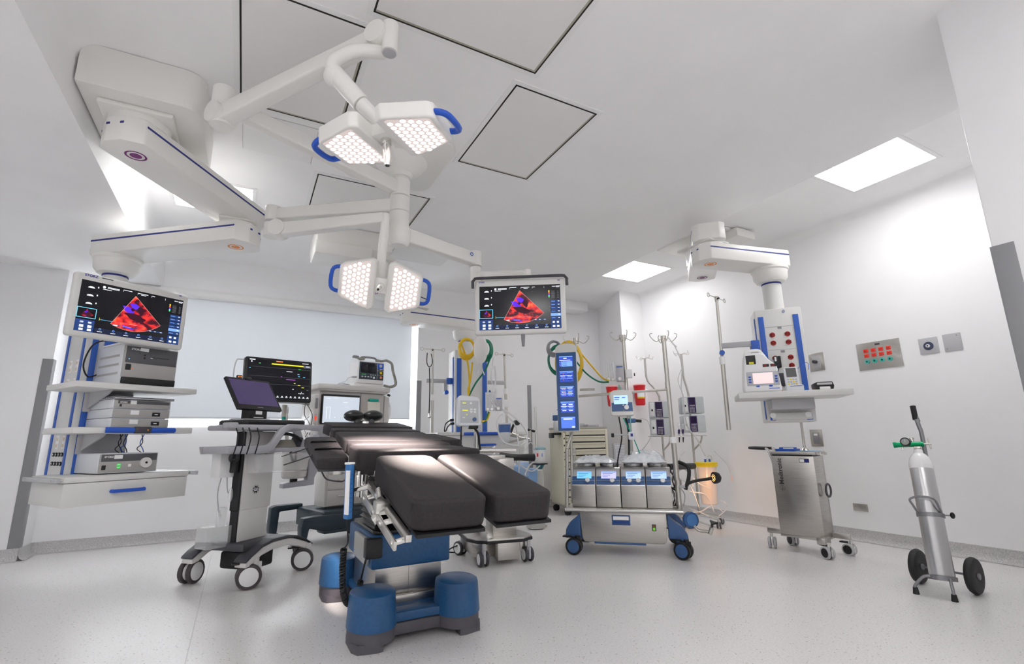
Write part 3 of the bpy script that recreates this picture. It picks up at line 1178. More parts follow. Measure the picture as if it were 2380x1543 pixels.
# light source on the tray
t = device('light_source', 'grey light source with a round white dial on the left drawer top', LF, .185, .53, .09, .42, .778, .905, PALEB)
mb = MB()
mb.T = LF
mb.box(.192, .523, .085, .091, .784, .899, FACE, .002)
mb.box(.20, .52, .083, .086, .852, .897, FDK, .001)
mb.box(.207, .23, .083, .087, .80, .83, BLACK, .002)
mb.T = Matrix()
mb.text('STORZ', .016, LABELW, LF @ frame((.215, .0825, .876), (1, 0, 0), z=(0, -1, 0)), .0003, .0005)
mb.T = LF
mb.box(.268, .315, .0815, .083, .868, .892, LABELW)
for s in (-1, 1):
    mb.prism([(-.012, 0), (.012, 0), (.007, .010), (-.007, .010)], 0, .002, EGR, X=frame((.30, .085, .822 + s * .004), (1 * s, 0, 0), z=(0, -1, 0)))
mb.box(.352, .37, .083, .086, .815, .832, LABELW)
part(t, 'front_panel', mb, True)
mb = MB()
mb.T = LF
mb.cyl((.452, .086, .838), (.452, .068, .838), .034, M('dial_white', (.75, .74, .72), .4), n=32)
mb.cyl((.452, .068, .838), (.452, .065, .838), .007, BLACK, n=14)
part(t, 'light_dial', mb, True)
mb = MB()
mb.T = LF
for k, (x, m_) in enumerate(((.33, BLACK), (.345, BLACK), (.36, BLUE), (.375, BLACK), (.46, BLACK), (.475, BLUE))):
    mb.tube([(x, .2, 1.028), (x + .015 * (-1) ** k, .21, .97), (x - .01 * (-1) ** k, .22, .93), (x + .01, .2, .905)], .0028, m_, smooth=4, n=6)
part(t, 'cable', mb, True)

# ------------------------------------------------------------------ right pendant
az = radians(138)
RO_, RU, RV = Vector((3.38, 2.56, 0)), Vector((sin(az), cos(az), 0)), Vector((-cos(az), sin(az), 0))
RF = frame(RO_, RU, z=(0, 0, 1))
rw = lambda x, y, z=0: RF @ Vector((x, y, z))
cc = rw(.42, .57)
t = pendant('ceiling pendant on the right with red outlets, blue rails and one shelf', None, 2.93, (4.16, 3.43), (3.47, 2.76), (cc.x, cc.y), 2.60, 2.42, 2.02)
RPT = t
mb = MB()
mb.box(3.965, 4.56, 3.07, 3.85, 3.015, 3.038, BOX_W, .006)
mb.box(4.22, 4.50, 3.0, 3.5, 2.93, 3.02, BOX_W, .01)
part(t, 'ceiling_plate', mb, True)
mb = MB()
mb.T = RF
mb.prism([(.235, .42), (.595, .42), (.60, .70), (.23, .70)], 1.055, 2.02, GREYW, bev=.01)
c = part(t, 'service_column', mb, True)
mb = MB()
mb.T = RF
for x in (.257, .525):
    mb.box(x, x + .042, .412, .421, 1.26, 1.955, BLUE, .002)
    mb.box(x, x + .042, .412, .421, 1.07, 1.12, BLUE, .002)
mb.box(.228, .234, .44, .475, 1.08, 1.95, BLUE, .002)
part(c, 'blue_rail', mb, True)
DRED = M('outlet_dark_red', (.38, .015, .01), .45)
for z in (1.79, 1.72, 1.59, 1.52, 1.32):
    for x in (.352, .468):
        if (x, z) == (.352, 1.52):
            continue
        mb = MB()
        mb.T = RF
        mb.cyl((x, .421, z), (x, .412, z), .021, DRED, n=18)
        mb.box(x - .021, x + .021, .412, .421, z - .012, z + .012, DRED, .002)
        for dx in (-.008, .006):
            mb.box(x + dx, x + dx + .003, .4115, .4125, z - .004, z + .008, BLACK)
        part(c, 'outlet', mb, True)
mb = MB()
mb.T = RF
mb.box(.40, .43, .415, .421, 1.84, 1.858, MGREY)
mb.box(.40, .43, .415, .421, 1.635, 1.653, MGREY)
for z in (1.66, 1.46, 1.86):
    mb.box(.305, .52, .4185, .4205, z, z + .0015, MGREY)
mb.box(.30, .33, .60, .61, 2.03, 2.06, LABELW)
mb.T = RF
mb.torus((.46, .419, 1.99), .010, .002, BLUE, X=Matrix.Rotation(pi / 2, 4, 'X'), n=20, k=6)
part(c, 'label_plate', mb, True)
sh = shelf(t, RF, 0, .77, 0, .42, 1.233, 1.278)
mb = MB()
mb.T = RF
mb.box(.25, .55, .19, .42, 1.15, 1.233, LGREY, .004)
mb.box(.27, .56, .385, .42, 1.075, 1.13, GREYW, .004)
for x in (.275, .53):
    mb.cyl((x, .395, 1.11), (x, .375, 1.11), .022, LABELW, n=18)
part(sh, 'bracket', mb, True)
# iv pole bracket
mb = MB()
mb.T = RF
mb.box(-.065, .22, .33, .36, 1.692, 1.738, LGREY, .006)
mb.box(.17, .235, .32, .45, 1.66, 1.74, BLUE, .006)
mb.box(.17, .215, .34, .42, 1.58, 1.70, LGREY, .006)
mb.cyl((-.065, .335, 1.65), (-.065, .30, 1.65), .022, BLUE, n=18)
part(t, 'side_arm', mb, True)


def iv_pole(label, p0, p1, loops='ring', az=0., w=.15, group=None, clamp=None):
    t = thing('infusion_pole', label, 'infusion pole', p0)
    p0, p1 = Vector(p0), Vector(p1)
    mid = p0.lerp(p1, .52)
    mb = MB()
    mb.cyl(p0, mid, .0175, POLE, n=16)
    mb.cyl(mid - Vector((0, 0, .02)), p1, .0125, POLE, n=16)
    part(t, 'pole', mb, True)
    mb = MB()
    mb.cyl(mid + Vector((0, 0, -.045)), mid + Vector((0, 0, .02)), .024, LABELW, n=18)
    mb.cyl(p1 - Vector((0, 0, .03)), p1 + Vector((0, 0, .012)), .016, POLE, n=16)
    part(t, 'collar', mb, True)
    mb = MB()
    for k in range(2 if loops == 'ring' else 4):
        a = az + k * (pi if loops == 'ring' else pi / 2) + (0 if loops == 'ring' else .4)
        d = Vector((cos(a), sin(a), 0))
        if loops == 'ring':
            e = p1 + d * w
            mb.tube([p1, e - d * .03], .0034, POLE, n=8)
            X = frame(e, d, z=(0, 0, 1))
            pts = [e - d * .03] + [e + d * (.018 * -cos(s)) + Vector((0, 0, .018 * sin(s))) for s in [2 * pi * i / 14 for i in range(15)]]
            mb.tube(pts, .0034, POLE, n=6)
        else:
            pts = [p1 - Vector((0, 0, .01)), p1 + d * .03 + Vector((0, 0, -.012)), p1 + d * w * .55 + Vector((0, 0, -.018)), p1 + d * w * .9 + Vector((0, 0, .0)), p1 + d * w * .95 + Vector((0, 0, .028)), p1 + d * w * .75 + Vector((0, 0, .036))]
            mb.tube(pts, .0028, POLE, n=8, smooth=3)
    part(t, 'hook', mb, True)
    mb = MB()
    mb.cyl(p1 + Vector((-.01, -.02, -.012)), p1 + Vector((-.012, -.034, -.012)), .009, BLACK, n=12)
    part(t, 'knob', mb, True)
    return t


iv_pole('steel infusion pole with two ring hooks held beside the right hand pendant', rw(-.075, .35, 1.0), rw(-.06, .35, 2.15), az=radians(138) - pi / 2 - .6)

# devices on the right shelf
t = thing('patient_defibrillator', 'white rounded device with a pink screen and blue buttons on the right shelf', 'medical device', rw(.18, .2, 1.28))
mb = MB()
mb.T = RF
pts = [(.055, 1.282), (.315, 1.282), (.318, 1.30), (.300, 1.49), (.255, 1.525), (.22, 1.575), (.20, 1.59), (.09, 1.59), (.072, 1.57), (.048, 1.32)]
mb.prism(pts, -.20, -.05, WHITE, X=frame((0, 0, 0), (1, 0, 0), y=(0, 0, 1)), bev=.014, seg=3)
part(t, 'casing', mb, True)
mb = MB()
mb.T = RF
mb.tube([(.09, .13, 1.585), (.10, .13, 1.61), (.13, .13, 1.618), (.19, .13, 1.618), (.215, .13, 1.59), (.25, .13, 1.53)], .013, WHITE, smooth=4)
part(t, 'handle', mb, True)
mb = MB()
mb.T = RF
yv = .049
mb.box(.085, .155, yv - .001, yv + .003, 1.50, 1.572, BLACK, .003)
mb.box(.105, .14, yv - .003, yv + .001, 1.502, 1.52, M('connector_yellow', (.8, .75, .02), .4), .002)
mb.box(.20, .245, yv - .001, yv + .003, 1.475, 1.497, BLACK)
mb.box(.255, .298, yv - .001, yv + .003, 1.475, 1.497, BLACK)
for x in (.205, .218, .262, .275):
    mb.box(x, x + .008, yv - .002, yv + .002, 1.48, 1.492, M('led_red', (.4, .02, .02), .5))
mb.box(.075, .305, yv - .001, yv + .003, 1.33, 1.44, M('defib_grey', (.50, .52, .56), .4), .004)
mb.box(.120, .262, yv - .003, yv + .001, 1.345, 1.43, M('pink_screen', (.6, .5, .5), .4, emit=(.85, .62, .62), es=.45), .001)
for z in (1.36, 1.38, 1.40):
    for x in (.098, .284):
        mb.sph((x, yv - .002, z), .011, BLUEH, (1, .35, .6), n=8)
for x in (.15, .24):
    mb.sph((x, yv - .002, 1.326), .014, BLUEH, (1, .3, .5), n=8)
mb.box(.225, .30, yv - .001, yv + .003, 1.304, 1.309, BLUEH)
part(t, 'control_panel', mb, True)

t = thing('handheld_analyser', 'small pale handheld analyser with a keypad in its dock on the right shelf', 'medical device', rw(.42, .16, 1.28))
mb = MB()
mb.T = RF
mb.box(.355, .475, .10, .22, 1.281, 1.33, PALEB, .01)
mb.box(.38, .465, .098, .102, 1.318, 1.322, NAVY)
part(t, 'dock', mb, True)
mb = MB()
mb.T = RF @ xf((.41, .16, 1.32), 0, radians(-10))
mb.box(-.05, .05, -.016, .016, 0, .16, PALEB, .012)
part(t, 'casing', mb, True)
mb = MB()
mb.T = RF @ xf((.41, .16, 1.32), 0, radians(-10))
mb.box(-.036, .036, -.0175, -.015, .075, .148, M('lcd_grey', (.10, .10, .10), .2))
for i in range(4):
    for j in range(3):
        mb.box(-.034 + i * .018, -.021 + i * .018, -.018, -.015, .012 + j * .019, .024 + j * .019, LGREY if (i + j) % 3 else YEL, .001)
part(t, 'keypad', mb, True)
mb = MB()
mb.T = RF
mb.tube([(.46, .16, 1.46), (.50, .14, 1.50), (.53, .12, 1.49), (.52, .1, 1.44)], .002, BLUEH, smooth=5, n=6)
part(t, 'cord', mb, True)
mb = MB()
mb.T = RF
mb.box(.335, .385, .36, .41, 1.50, 1.60, BLACK, .008)
mb.box(.337, .35, .357, .361, 1.555, 1.59, LABELW)
mb.tube([(.36, .38, 1.50), (.35, .36, 1.42), (.36, .33, 1.38), (.38, .3, 1.30)], .003, BLACK, smooth=4, n=6)
single('charger', 'black mains charger plugged into the right pendant column', 'charger', mb)
mb = MB()
mb.T = RF
mb.box(.34, .42, .405, .412, 1.35, 1.46, DGREY, .003)
single('pocket_tablet', 'dark small tablet leaning on the right pendant column behind the handheld analyser', 'tablet', mb)
t = thing('label_printer', 'small black and silver printer at the right end of the right shelf', 'printer', rw(.61, .15, 1.279))
mb = MB()
mb.T = RF
mb.prism([(.55, 1.279), (.665, 1.279), (.675, 1.31), (.665, 1.342), (.56, 1.342), (.545, 1.33)], -.22, -.09, BLACK, X=frame((0, 0, 0), (1, 0, 0), y=(0, 0, 1)), bev=.006)
part(t, 'casing', mb, True)
mb = MB()
mb.T = RF
mb.box(.575, .645, .083, .092, 1.285, 1.305, LABELW, .004)
mb.box(.56, .66, .084, .091, 1.318, 1.335, LGREY, .004)
part(t, 'cover', mb, True)

# ------------------------------------------------------------------ rear pendant between the windows
BF = frame((2.08, 5.25, 0), (1, -.1, 0), z=(0, 0, 1))
t = pendant('ceiling pendant at the back carrying hoses, between two infusion poles', None, 2.80, (1.05, 4.95), (1.62, 5.38), (2.27, 5.42), 2.45, 2.26, 1.98)
mb = MB()
pts = [(.42, 4.62), (1.05, 4.5), (1.35, 4.85), (1.35, 5.3), (.9, 5.55), (.48, 5.35)]
mb.box(.44, 1.16, 4.62, 5.2, 2.78, ZC, BOX_W, .03)
mb.box(.43, .95, 4.58, 4.95, 2.66, 2.79, BOX_W, .02)
part(t, 'ceiling_box', mb, True)
mb = MB()
mb.T = BF
mb.box(.0, .40, .0, .28, .98, 1.98, GREYW, .01)
c = part(t, 'service_column', mb, True)
mb = MB()
mb.T = BF
for x in (.02, .33):
    mb.box(x, x + .055, -.008, .001, 1.0, 1.88, BLUE, .002)
mb.box(-.006, .0, .05, .1, 1.0, 1.9, BLUE, .002)
part(c, 'blue_rail', mb, True)
mb = MB()
mb.T = BF
mb.box(-.28, .75, -.35, .25, 1.0, 1.035, GREYW, .006)
mb.box(-.22, .70, -.34, .2, .78, .998, GREYW, .006)
sh = part(t, 'shelf', mb, True)
mb = MB()
mb.T = BF
mb.tube([(.0, -.36, 1.017), (.1, -.372, 1.017), (.42, -.372, 1.017), (.5, -.36, 1.017)], .016, BLUEH, n=10)
mb.tube([(.12, -.34, .90), (.14, -.365, .90), (.34, -.365, .90), (.36, -.34, .90)], .012, BLUEH, n=10)
part(sh, 'blue_handle', mb, True)
mb = MB()
mb.T = BF
mb.box(-.30, -.02, .1, .13, 1.60, 1.645, LGREY, .005)
mb.box(-.07, -.0, .09, .16, 1.59, 1.66, BLUE, .005)
mb.cyl((-.08, .1, 1.49), (-.08, .06, 1.49), .025, BLUEH, n=16)
mb.box(-.10, -.06, .1, .14, 1.50, 1.62, LGREY, .005)
part(t, 'side_arm', mb, True)
mb = MB()
mb.T = BF
mb.box(.40, .66, .1, .13, 1.60, 1.645, LGREY, .005)
part(t, 'side_arm', mb, True)
iv_pole('infusion pole with a stethoscope hanging from it at the back left pendant', P(1003, 1045, y=5.3), P(1006, 812, y=5.3), az=-.05, w=.125)
iv_pole('infusion pole to the right of the back pendant behind the tubing', P(1178, 1000, y=5.3), P(1172, 824, y=5.3), az=.1, w=.115)
# stethoscope
t = thing('stethoscope', 'black stethoscope hanging from the left rear infusion pole', 'stethoscope', P(997, 970, y=5.22))
q = lambda x, y: P(x, y, y=5.22)
mb = MB()
mb.tube([q(998, 855), q(999, 900), q(998, 940), q(997, 962)], .006, BLACK, smooth=4)
part(t, 'tubing', mb, True)
mb = MB()
mb.tube([q(993, 820), q(992, 837), q(993, 846), q(998, 853), q(1004, 846), q(1005, 837), q(1002, 822)], .005, BLACK, smooth=4, rs=None)
part(t, 'binaural', mb, True)
mb = MB()
mb.cyl(q(997, 962), q(997, 970) + Vector((0, -.02, 0)), .016, CHROME)
part(t, 'chest_piece', mb, True)
# plugs
mb = MB()
q = lambda x, y: P(x, y, y=4.88)
for (a, b) in (((1054, 976), (1036, 985)), ((1055, 984), (1040, 993))):
    mb.cyl(q(*a), q(a[0] - 8, a[1] + 1), .014, BLACK, n=12)
    mb.tube([q(a[0] - 8, a[1] + 1), q(*b), q(b[0] - 3, 1000), q(1034, 1003)], .006, BLACK, smooth=4, n=8)
single('power_plug', 'pair of black power plugs on cords above the rear pendant shelf', 'power plug', mb)
# ------------------------------------------------------------------ surgical light
SP = Vector((.85, 3.25, 0))
t = thing('surgical_light', 'twin-headed white surgical light with blue handles hanging from the ceiling centre', 'surgical light', (SP.x, SP.y, ZC))
SL = t
LENS = M('lens_cell', (.30, .25, .24), .25, emit=(1., .86, .82), es=.30)
LENSB = M('lens_bright', (.4, .38, .37), .3, emit=(1., .95, .93), es=.68)
LENSR = M('lens_ring', (.30, .20, .18), .4, emit=(.35, .24, .22), es=.10)


def rr(x0, x1, y0, y1, r, n=5):
    pts = []
    for cx, cy, a in ((x1 - r, y0 + r, -pi / 2), (x1 - r, y1 - r, 0), (x0 + r, y1 - r, pi / 2), (x0 + r, y0 + r, pi)):
        pts += [(cx + r * cos(a + pi / 2 * k / n), cy + r * sin(a + pi / 2 * k / n)) for k in range(n + 1)]
    return pts


mb = MB()
mb.prism(rr(.48, 1.16, 2.87, 3.62, .12), ZC - .03, ZC - .001, BOX_W, bev=.008)
mb.lathe([(.19, ZC - .03), (.185, ZC - .05), (.13, ZC - .10), (.085, ZC - .13), (.075, ZC - .16)], ARMW, Matrix.Translation(SP), 32)
part(t, 'ceiling_plate', mb, True)
mb = MB()
X = Matrix.Translation(SP)
mb.lathe([(.055, 2.30), (.075, 2.32), (.085, 2.36), (.085, 2.425)], ARMW, X, 32)
mb.lathe([(.066, 2.425), (.070, 2.43), (.070, 2.545), (.066, 2.55)], ARMW, X, 32)
mb.lathe([(.066, 2.552), (.070, 2.557), (.070, 2.665), (.066, 2.67)], ARMW, X, 32)
mb.lathe([(.066, 2.672), (.070, 2.677), (.070, 2.80), (.062, 2.81), (.060, 2.86)], ARMW, X, 32)
part(t, 'spindle', mb, True)


def bar(t, nm, a, b, w0, h0, w1=None, h1=None, m=ARMW, up=(0, 0, 1), bev=.012):
    """rounded rectangular bar from a to b"""
    w1, h1 = w1 or w0, h1 or h0
    a, b = Vector(a), Vector(b)
    L = (b - a).length
    X = frame(a, b - a, z=up)
    bmx = bmesh.new()
    vs = []
    for x, w, h in ((0, w0, h0), (L, w1, h1)):
        for y, z in ((-w / 2, -h / 2), (w / 2, -h / 2), (w / 2, h / 2), (-w / 2, h / 2)):
            vs.append(bmx.verts.new((x, y, z)))
    bmx.faces.new(vs[:4][::-1])
    bmx.faces.new(vs[4:])
    for i in range(4):
        bmx.faces.new([vs[i], vs[(i + 1) % 4], vs[4 + (i + 1) % 4], vs[4 + i]])
    bmesh.ops.bevel(bmx, geom=list(bmx.edges), offset=min(bev, w0 * .4, h0 * .4), segments=3, profile=.5, affect='EDGES')
    mb = MB()
    mb._merge(bmx, m, X)
    return mb


# upper arm and spring arm
E1 = P(520, 232, z=2.76)
S1 = Vector((SP.x, SP.y, 2.735))
part(t, 'extension_arm', bar(t, '', S1, E1 + Vector((0, 0, -.025)), .075, .10, .07, .085), True)
E1b = Vector((E1.x, E1.y, 2.66))
mb = MB()
mb.cyl((E1.x, E1.y, 2.68), (E1.x, E1.y, 2.82), .055, ARMW, n=28)
mb.cyl((E1.x, E1.y, 2.665), (E1.x, E1.y, 2.68), .050, LGREY, n=28)
mb.cyl((E1.x, E1.y, 2.60), (E1.x, E1.y, 2.665), .054, ARMW, n=28)
d = Vector((.55, -.82, 0)).normalized()
perp = Vector((-d.y, d.x, 0))
mb.cyl(E1b + perp * -.06, E1b + perp * .06, .06, ARMW, n=28)
part(t, 'elbow_joint', mb, True)
T1 = P(884, 88, y=1.97)
part(t, 'spring_arm', bar(t, '', E1b + Vector((0, 0, -.005)), T1, .085, .095, .075, .075), True)
mb = MB()
d1 = (T1 - E1b)
d1.z = 0
d1.normalize()
pp = Vector((-d1.y, d1.x, 0))
mb.cyl(T1 - pp * .05, T1 + pp * .05, .055, ARMW, n=28)
D1 = T1 + d1 * .055
mb.cyl((D1.x, D1.y, T1.z + .05), (D1.x, D1.y, T1.z - .10), .036, ARMW, n=24)
mb.cyl((D1.x, D1.y, T1.z - .10), (D1.x, D1.y, T1.z - .106), .030, LGREY, n=24)
part(t, 'yoke_pivot', mb, True)
YK = P(772, 150, y=2.0)
YK2 = P(775, 178, y=2.0)
HC = P(897, 322, z=2.24)
NEAR = HC + Vector((-.015, -.02, .045))
mb = MB()
mb.tube([T1 + Vector((.02, 0, -.07)), P(830, 118, y=1.98), P(790, 133, y=2.0), YK, YK2], .030, ARMW, smooth=6, n=14)
part(t, 'yoke_link', mb, True)
mb = MB()
mb.cyl(YK2 + Vector((0, 0, .02)), YK2 + (NEAR - YK2) * .55, .040, ARMW, n=24)
mb.cyl(YK2 + (NEAR - YK2) * .56, NEAR, .032, ARMW, r1=.026, n=24)
mb.sph(YK2, .042, ARMW)
part(t, 'head_arm', mb, True)


def lamp_head(t, c, xd, n, s=1., hub=True):
    """butterfly head: x across the pods, y along them, local -z is the light direction n"""
    z = -Vector(n).normalized()
    X = frame(c, xd, z=z)
    X = X @ Matrix.Diagonal((s, s, s, 1))
    mb = MB()
    mb.T = X
    mb.prism(rr(-.075, .075, -.055, .055, .025), -.005, .05, ARMW, bev=.006)
    mb.prism(rr(-.16, .16, -.03, .03, .02), .025, .055, ARMW, bev=.006)
    hd = part(t, 'lamp_hub', mb, True)
    mb = MB()
    mb.T = X
    mb.cyl((0, 0, -.005), (0, 0, -.03), .024, CHROME, n=22)
    mb.cyl((0, 0, -.03), (0, 0, -.13), .019, CHROME, r1=.014, n=22)
    mb.cyl((0, 0, -.13), (0, 0, -.134), .009, DGREY, n=14)
    part(hd, 'centre_handle', mb, True)
    for sx in (-1, 1):
        out = [(.040, -.165), (.075, -.185), (.262, -.125), (.285, -.10), (.285, .10), (.262, .125), (.075, .185), (.040, .165)]
        pts = [(sx * x, y) for x, y in out]
        mb = MB()
        mb.T = X
        mb.prism(pts, -.02, .055, ARMW, bev=.010, seg=3)
        pod = part(t, 'lamp_pod', mb, True)
        mb = MB()
        mb.T = X
        inn = [(.078, -.158), (.094, -.164), (.252, -.112), (.262, -.10), (.262, .10), (.252, .112), (.094, .164), (.078, .158)]
        if sx > 0:
            inn2 = [(x, y) for x, y in inn][::-1]
        else:
            inn2 = [(-x, y) for x, y in inn]
        mb.poly([(x, y, -.0205) for x, y in inn2], [tuple(range(len(inn2)))], LENS)
        # rows of lens cells
        ry = .0335
        k = 0
        for i in range(-6, 7):
            for j in range(7):
                x = .094 + j * .030
                y = i * ry + (ry / 2 if j % 2 else 0)
                lim = .155 - max(0, (x - .088)) * .30
                if abs(y) < lim and x < .258:
                    Y = Matrix.Translation((sx * x, y, -.0225)) @ Matrix.Rotation(pi, 4, 'X')
                    mb.lathe([(.0142, 0), (.0122, .003), (.007, .0055), (.001, .0065)], LENSB, Y, 10)
                    mb.disc(.0150, LENSR, Y @ Matrix.Translation((0, 0, -.0012)), 12, r0=.0125)
        part(pod, 'lens_array', mb, True)
        mb = MB()
        mb.T = X
        mb.tube([(sx * .270, -.085, .02), (sx * .305, -.085, .01), (sx * .335, -.055, .0), (sx * .338, .055, .0), (sx * .305, .085, .01), (sx * .270, .085, .02)], .014, BLUEH, smooth=3, n=10)
        part(pod, 'blue_handle', mb, True)
    return X


X1 = lamp_head(t, HC, (.72, -.69, .04), (.06, .10, -1.), .95)
# middle arm pair with the lower head
E2 = P(632, 530, z=2.47)
S2 = Vector((SP.x, SP.y, 2.61))
part(t, 'extension_arm', bar(t, '', S2, (E2.x, E2.y, 2.57), .075, .10, .07, .085), True)
mb = MB()
mb.cyl((E2.x, E2.y, 2.52), (E2.x, E2.y, 2.63), .055, ARMW, n=28)
mb.cyl((E2.x, E2.y, 2.50), (E2.x, E2.y, 2.52), .050, LGREY, n=28)
mb.cyl((E2.x, E2.y, 2.40), (E2.x, E2.y, 2.50), .054, ARMW, n=28)
T2 = P(895, 508, y=3.12)
E2b = Vector((E2.x, E2.y, 2.45)) + Vector((.05, -.03, 0))
mb.cyl(E2b + Vector((-.03, -.06, 0)), E2b + Vector((.02, .05, 0)), .058, ARMW, n=28)
part(t, 'elbow_joint', mb, True)
part(t, 'spring_arm', bar(t, '', E2b, T2, .085, .095, .075, .075), True)
L2 = P(885, 664, y=3.12)
mb = MB()
mb.tube([T2 + Vector((0, 0, .03)), T2 - Vector((0, 0, .08)), P(887, 600, y=3.16), P(888, 650, y=3.16)], .030, ARMW, smooth=5, n=16)
part(t, 'lamp_drop', mb, True)
xa = P(970, 674, y=3.03) - P(797, 646, y=3.17)
X2 = lamp_head(t, L2, xa, (-.14, -.86, -.50), .93)
# low arm with the monitor
S3 = Vector((SP.x, SP.y, 2.39))
E3 = P(1105, 600, z=2.40)
part(t, 'extension_arm', bar(t, '', S3, (E3.x, E3.y, 2.385), .085, .11, .08, .10), True)
mb = MB()
mb.torus((0, 0, 0), .013, .003, BLUE, X=frame(S3.lerp(Vector((E3.x, E3.y, 2.385)), .86) + Vector((.03, -.05, .01)), (E3 - S3), z=(.4, -.9, 0)), n=18, k=6)
part(t, 'emblem', mb, True)
mb = MB()
mb.cyl((E3.x, E3.y, 2.33), (E3.x, E3.y, 2.45), .05, ARMW, n=28)
mb.cyl((E3.x, E3.y, 2.20), (E3.x, E3.y, 2.32), .042, ARMW, n=28)
b3 = Vector((E3.x, E3.y, 2.245))
mb.tube([b3, b3 + Vector((.08, -.06, -.01)), P(1225, 640, y=3.02)], .045, ARMW, smooth=4, n=18, rs=[.05, .045, .04])
mb.cyl(P(1225, 640, y=3.02) + Vector((0, 0, .04)), P(1225, 640, y=3.02) - Vector((0, 0, .16)), .03, ARMW, n=22)
part(t, 'monitor_bracket', mb, True)
# centre monitor
az = radians(122)
cu = Vector((sin(az), cos(az), 0))
c0 = P(1103, 655, y=3.19)
c0.z = 0
CF = frame(c0, cu, z=(0, 0, 1))
zt = P(1103, 652, y=3.19).z
t = screen_monitor('large white monitor with a black top edge showing a red ultrasound fan above the table', CF, .0, .665, zt - .415, zt, 0)
mb = MB()
mb.T = CF
mb.tube([(-.014, .0, zt - .06), (-.014, .0, zt - .008), (.004, .0, zt + .014), (.02, 0, zt + .016), (.64, 0, zt + .016), (.662, 0, zt + .014), (.68, 0, zt - .008), (.68, 0, zt - .06)], .011, DGREY, n=10)
part(t, 'cover_edge', mb, True)
mb = MB()
mb.T = CF
mb.cyl((.35, .03, zt - .41), (.35, .03, zt - .50), .016, MGREY, r1=.010, n=18)
part(t, 'grip', mb, True)
mb = MB()
X = CF @ frame((.03, -.0012, zt - .022), (1, 0, 0), z=(0, -1, 0))
mb.text('STORZ', .014, MATS['storz_navy'], X, .0004, .0004)
mb.text('HD', .013, MATS['storz_navy'], CF @ frame((.61, -.0012, zt - .024), (1, 0, 0), z=(0, -1, 0)), .0004, .0004)
part(t, 'logo', mb, True)


def spot(par, loc, target, energy, size, col=(1., .9, .8), blend=.6, rad=.12):
    ld = bpy.data.lights.new('lamp_beam', 'SPOT')
    ld.energy = energy
    ld.spot_size = radians(size)
    ld.spot_blend = blend
    ld.shadow_soft_size = rad
    ld.color = col
    o = bpy.data.objects.new('lamp_beam', ld)
    COL.objects.link(o)
    d = (Vector(target) - Vector(loc)).normalized()
    q = d.to_track_quat('-Z', 'Y')
    m = Matrix.Translation(loc) @ q.to_matrix().to_4x4()
    o.parent = par
    o.matrix_parent_inverse = Matrix()
    o.matrix_basis = WM[par.name].inverted() @ m


spot(SL, X1 @ Vector((0, 0, -.04)), (.72, 2.88, .95), 1900, 20, col=(1., .86, .78))
spot(SL, X2 @ Vector((0, 0, -.04)), (.82, 2.34, .85), 1350, 14, col=(1., .86, .78))
# ------------------------------------------------------------------ operating table (axis along room y)
TX = .84
t = thing('operating_table', 'black padded operating table on a blue pedestal in the centre of the room', 'operating table', (TX, 3.0, 0))
OT = t
TC = lambda x, y, z: Vector((TX + x, y, z))


def pad(nm, pts, th, par=None, bev=.022, m=PAD):
    """pts: 4 top corners, world; thickness th downwards"""
    pts = [Vector(p) for p in pts]
    nrm = (pts[1] - pts[0]).cross(pts[3] - pts[0]).normalized()
    if nrm.z < 0:
        nrm = -nrm
    b = bmesh.new()
    lo = [b.verts.new(p - nrm * th) for p in pts]
    hi = [b.verts.new(p) for p in pts]
    b.faces.new(lo[::-1])
    b.faces.new(hi)
    for i in range(4):
        b.faces.new([lo[i], lo[(i + 1) % 4], hi[(i + 1) % 4], hi[i]])
    bmesh.ops.recalc_face_normals(b, faces=b.faces)
    vert = [e for e in b.edges if (e.verts[0] in lo) != (e.verts[1] in lo)]
    bmesh.ops.bevel(b, geom=vert, offset=bev * 1.8, segments=4, profile=.5, affect='EDGES')
    es = [e for e in b.edges if len(e.link_faces) == 2 and e.calc_face_angle(0) > 1.2]
    bmesh.ops.bevel(b, geom=es, offset=bev * .55, segments=3, profile=.5, affect='EDGES')
    mb = MB()
    mb._merge(b, m)
    return part(par or OT, nm, mb, True)


# base: four feet, bridges, gray skirts
feet = ((-.212, 2.655), (.228, 2.65), (-.225, 3.52), (.24, 3.50))
for fx, fy in feet:
    mb = MB()
    X = xf((TX + fx, fy, 0))
    s = 1.22
    prf = [(.118, .085), (.118, .09), (.110, .220), (.106, .234), (.096, .240), (.001, .242)]
    mb.lathe(prf, TBLUE, X @ Matrix.Diagonal((1., s, 1, 1)), 36)
    f = part(t, 'foot_cover', mb, True)
    mb = MB()
    # gray shoe cut away on the inner side
    sg = 1 if fx < 0 else -1
    pts = []
    for k in range(22):
        a = 2 * pi * k / 22
        pts.append((.113 * cos(a), .113 * s * sin(a)))
    mb.prism(pts, .03, .088, FOOTG, X=X)
    pts = [(-sg * .104, -.07), (-sg * .085, -.115), (0, -.135), (sg * .03, -.13), (sg * .02, .0), (sg * .03, .13), (0, .135), (-sg * .085, .115), (-sg * .104, .07)]
    mb.prism(pts, .001, .04, FOOTG, X=X)
    part(f, 'shoe', mb, True)
mb = MB()
for y in (2.64, 3.50):
    mb.prism([(-.20, -.05), (-.1, -.035), (.1, -.035), (.20, -.05), (.20, .07), (-.20, .07)], .085, .13, TBLUE, X=xf((TX + .01, y, 0)), bev=.01)
    mb.prism([(-.22, -.04), (.22, -.04), (.22, .07), (-.22, .07)], .03, .085, FOOTG, X=xf((TX + .01, y, 0)), bev=.01)
mb.box(TX - .19, TX + .21, 2.66, 3.50, .085, .125, TBLUE, .012)
mb.box(TX - .17, TX + .19, 2.66, 3.50, .03, .085, FOOTG, .01)
part(t, 'base_bridge', mb, True)
mb = MB()
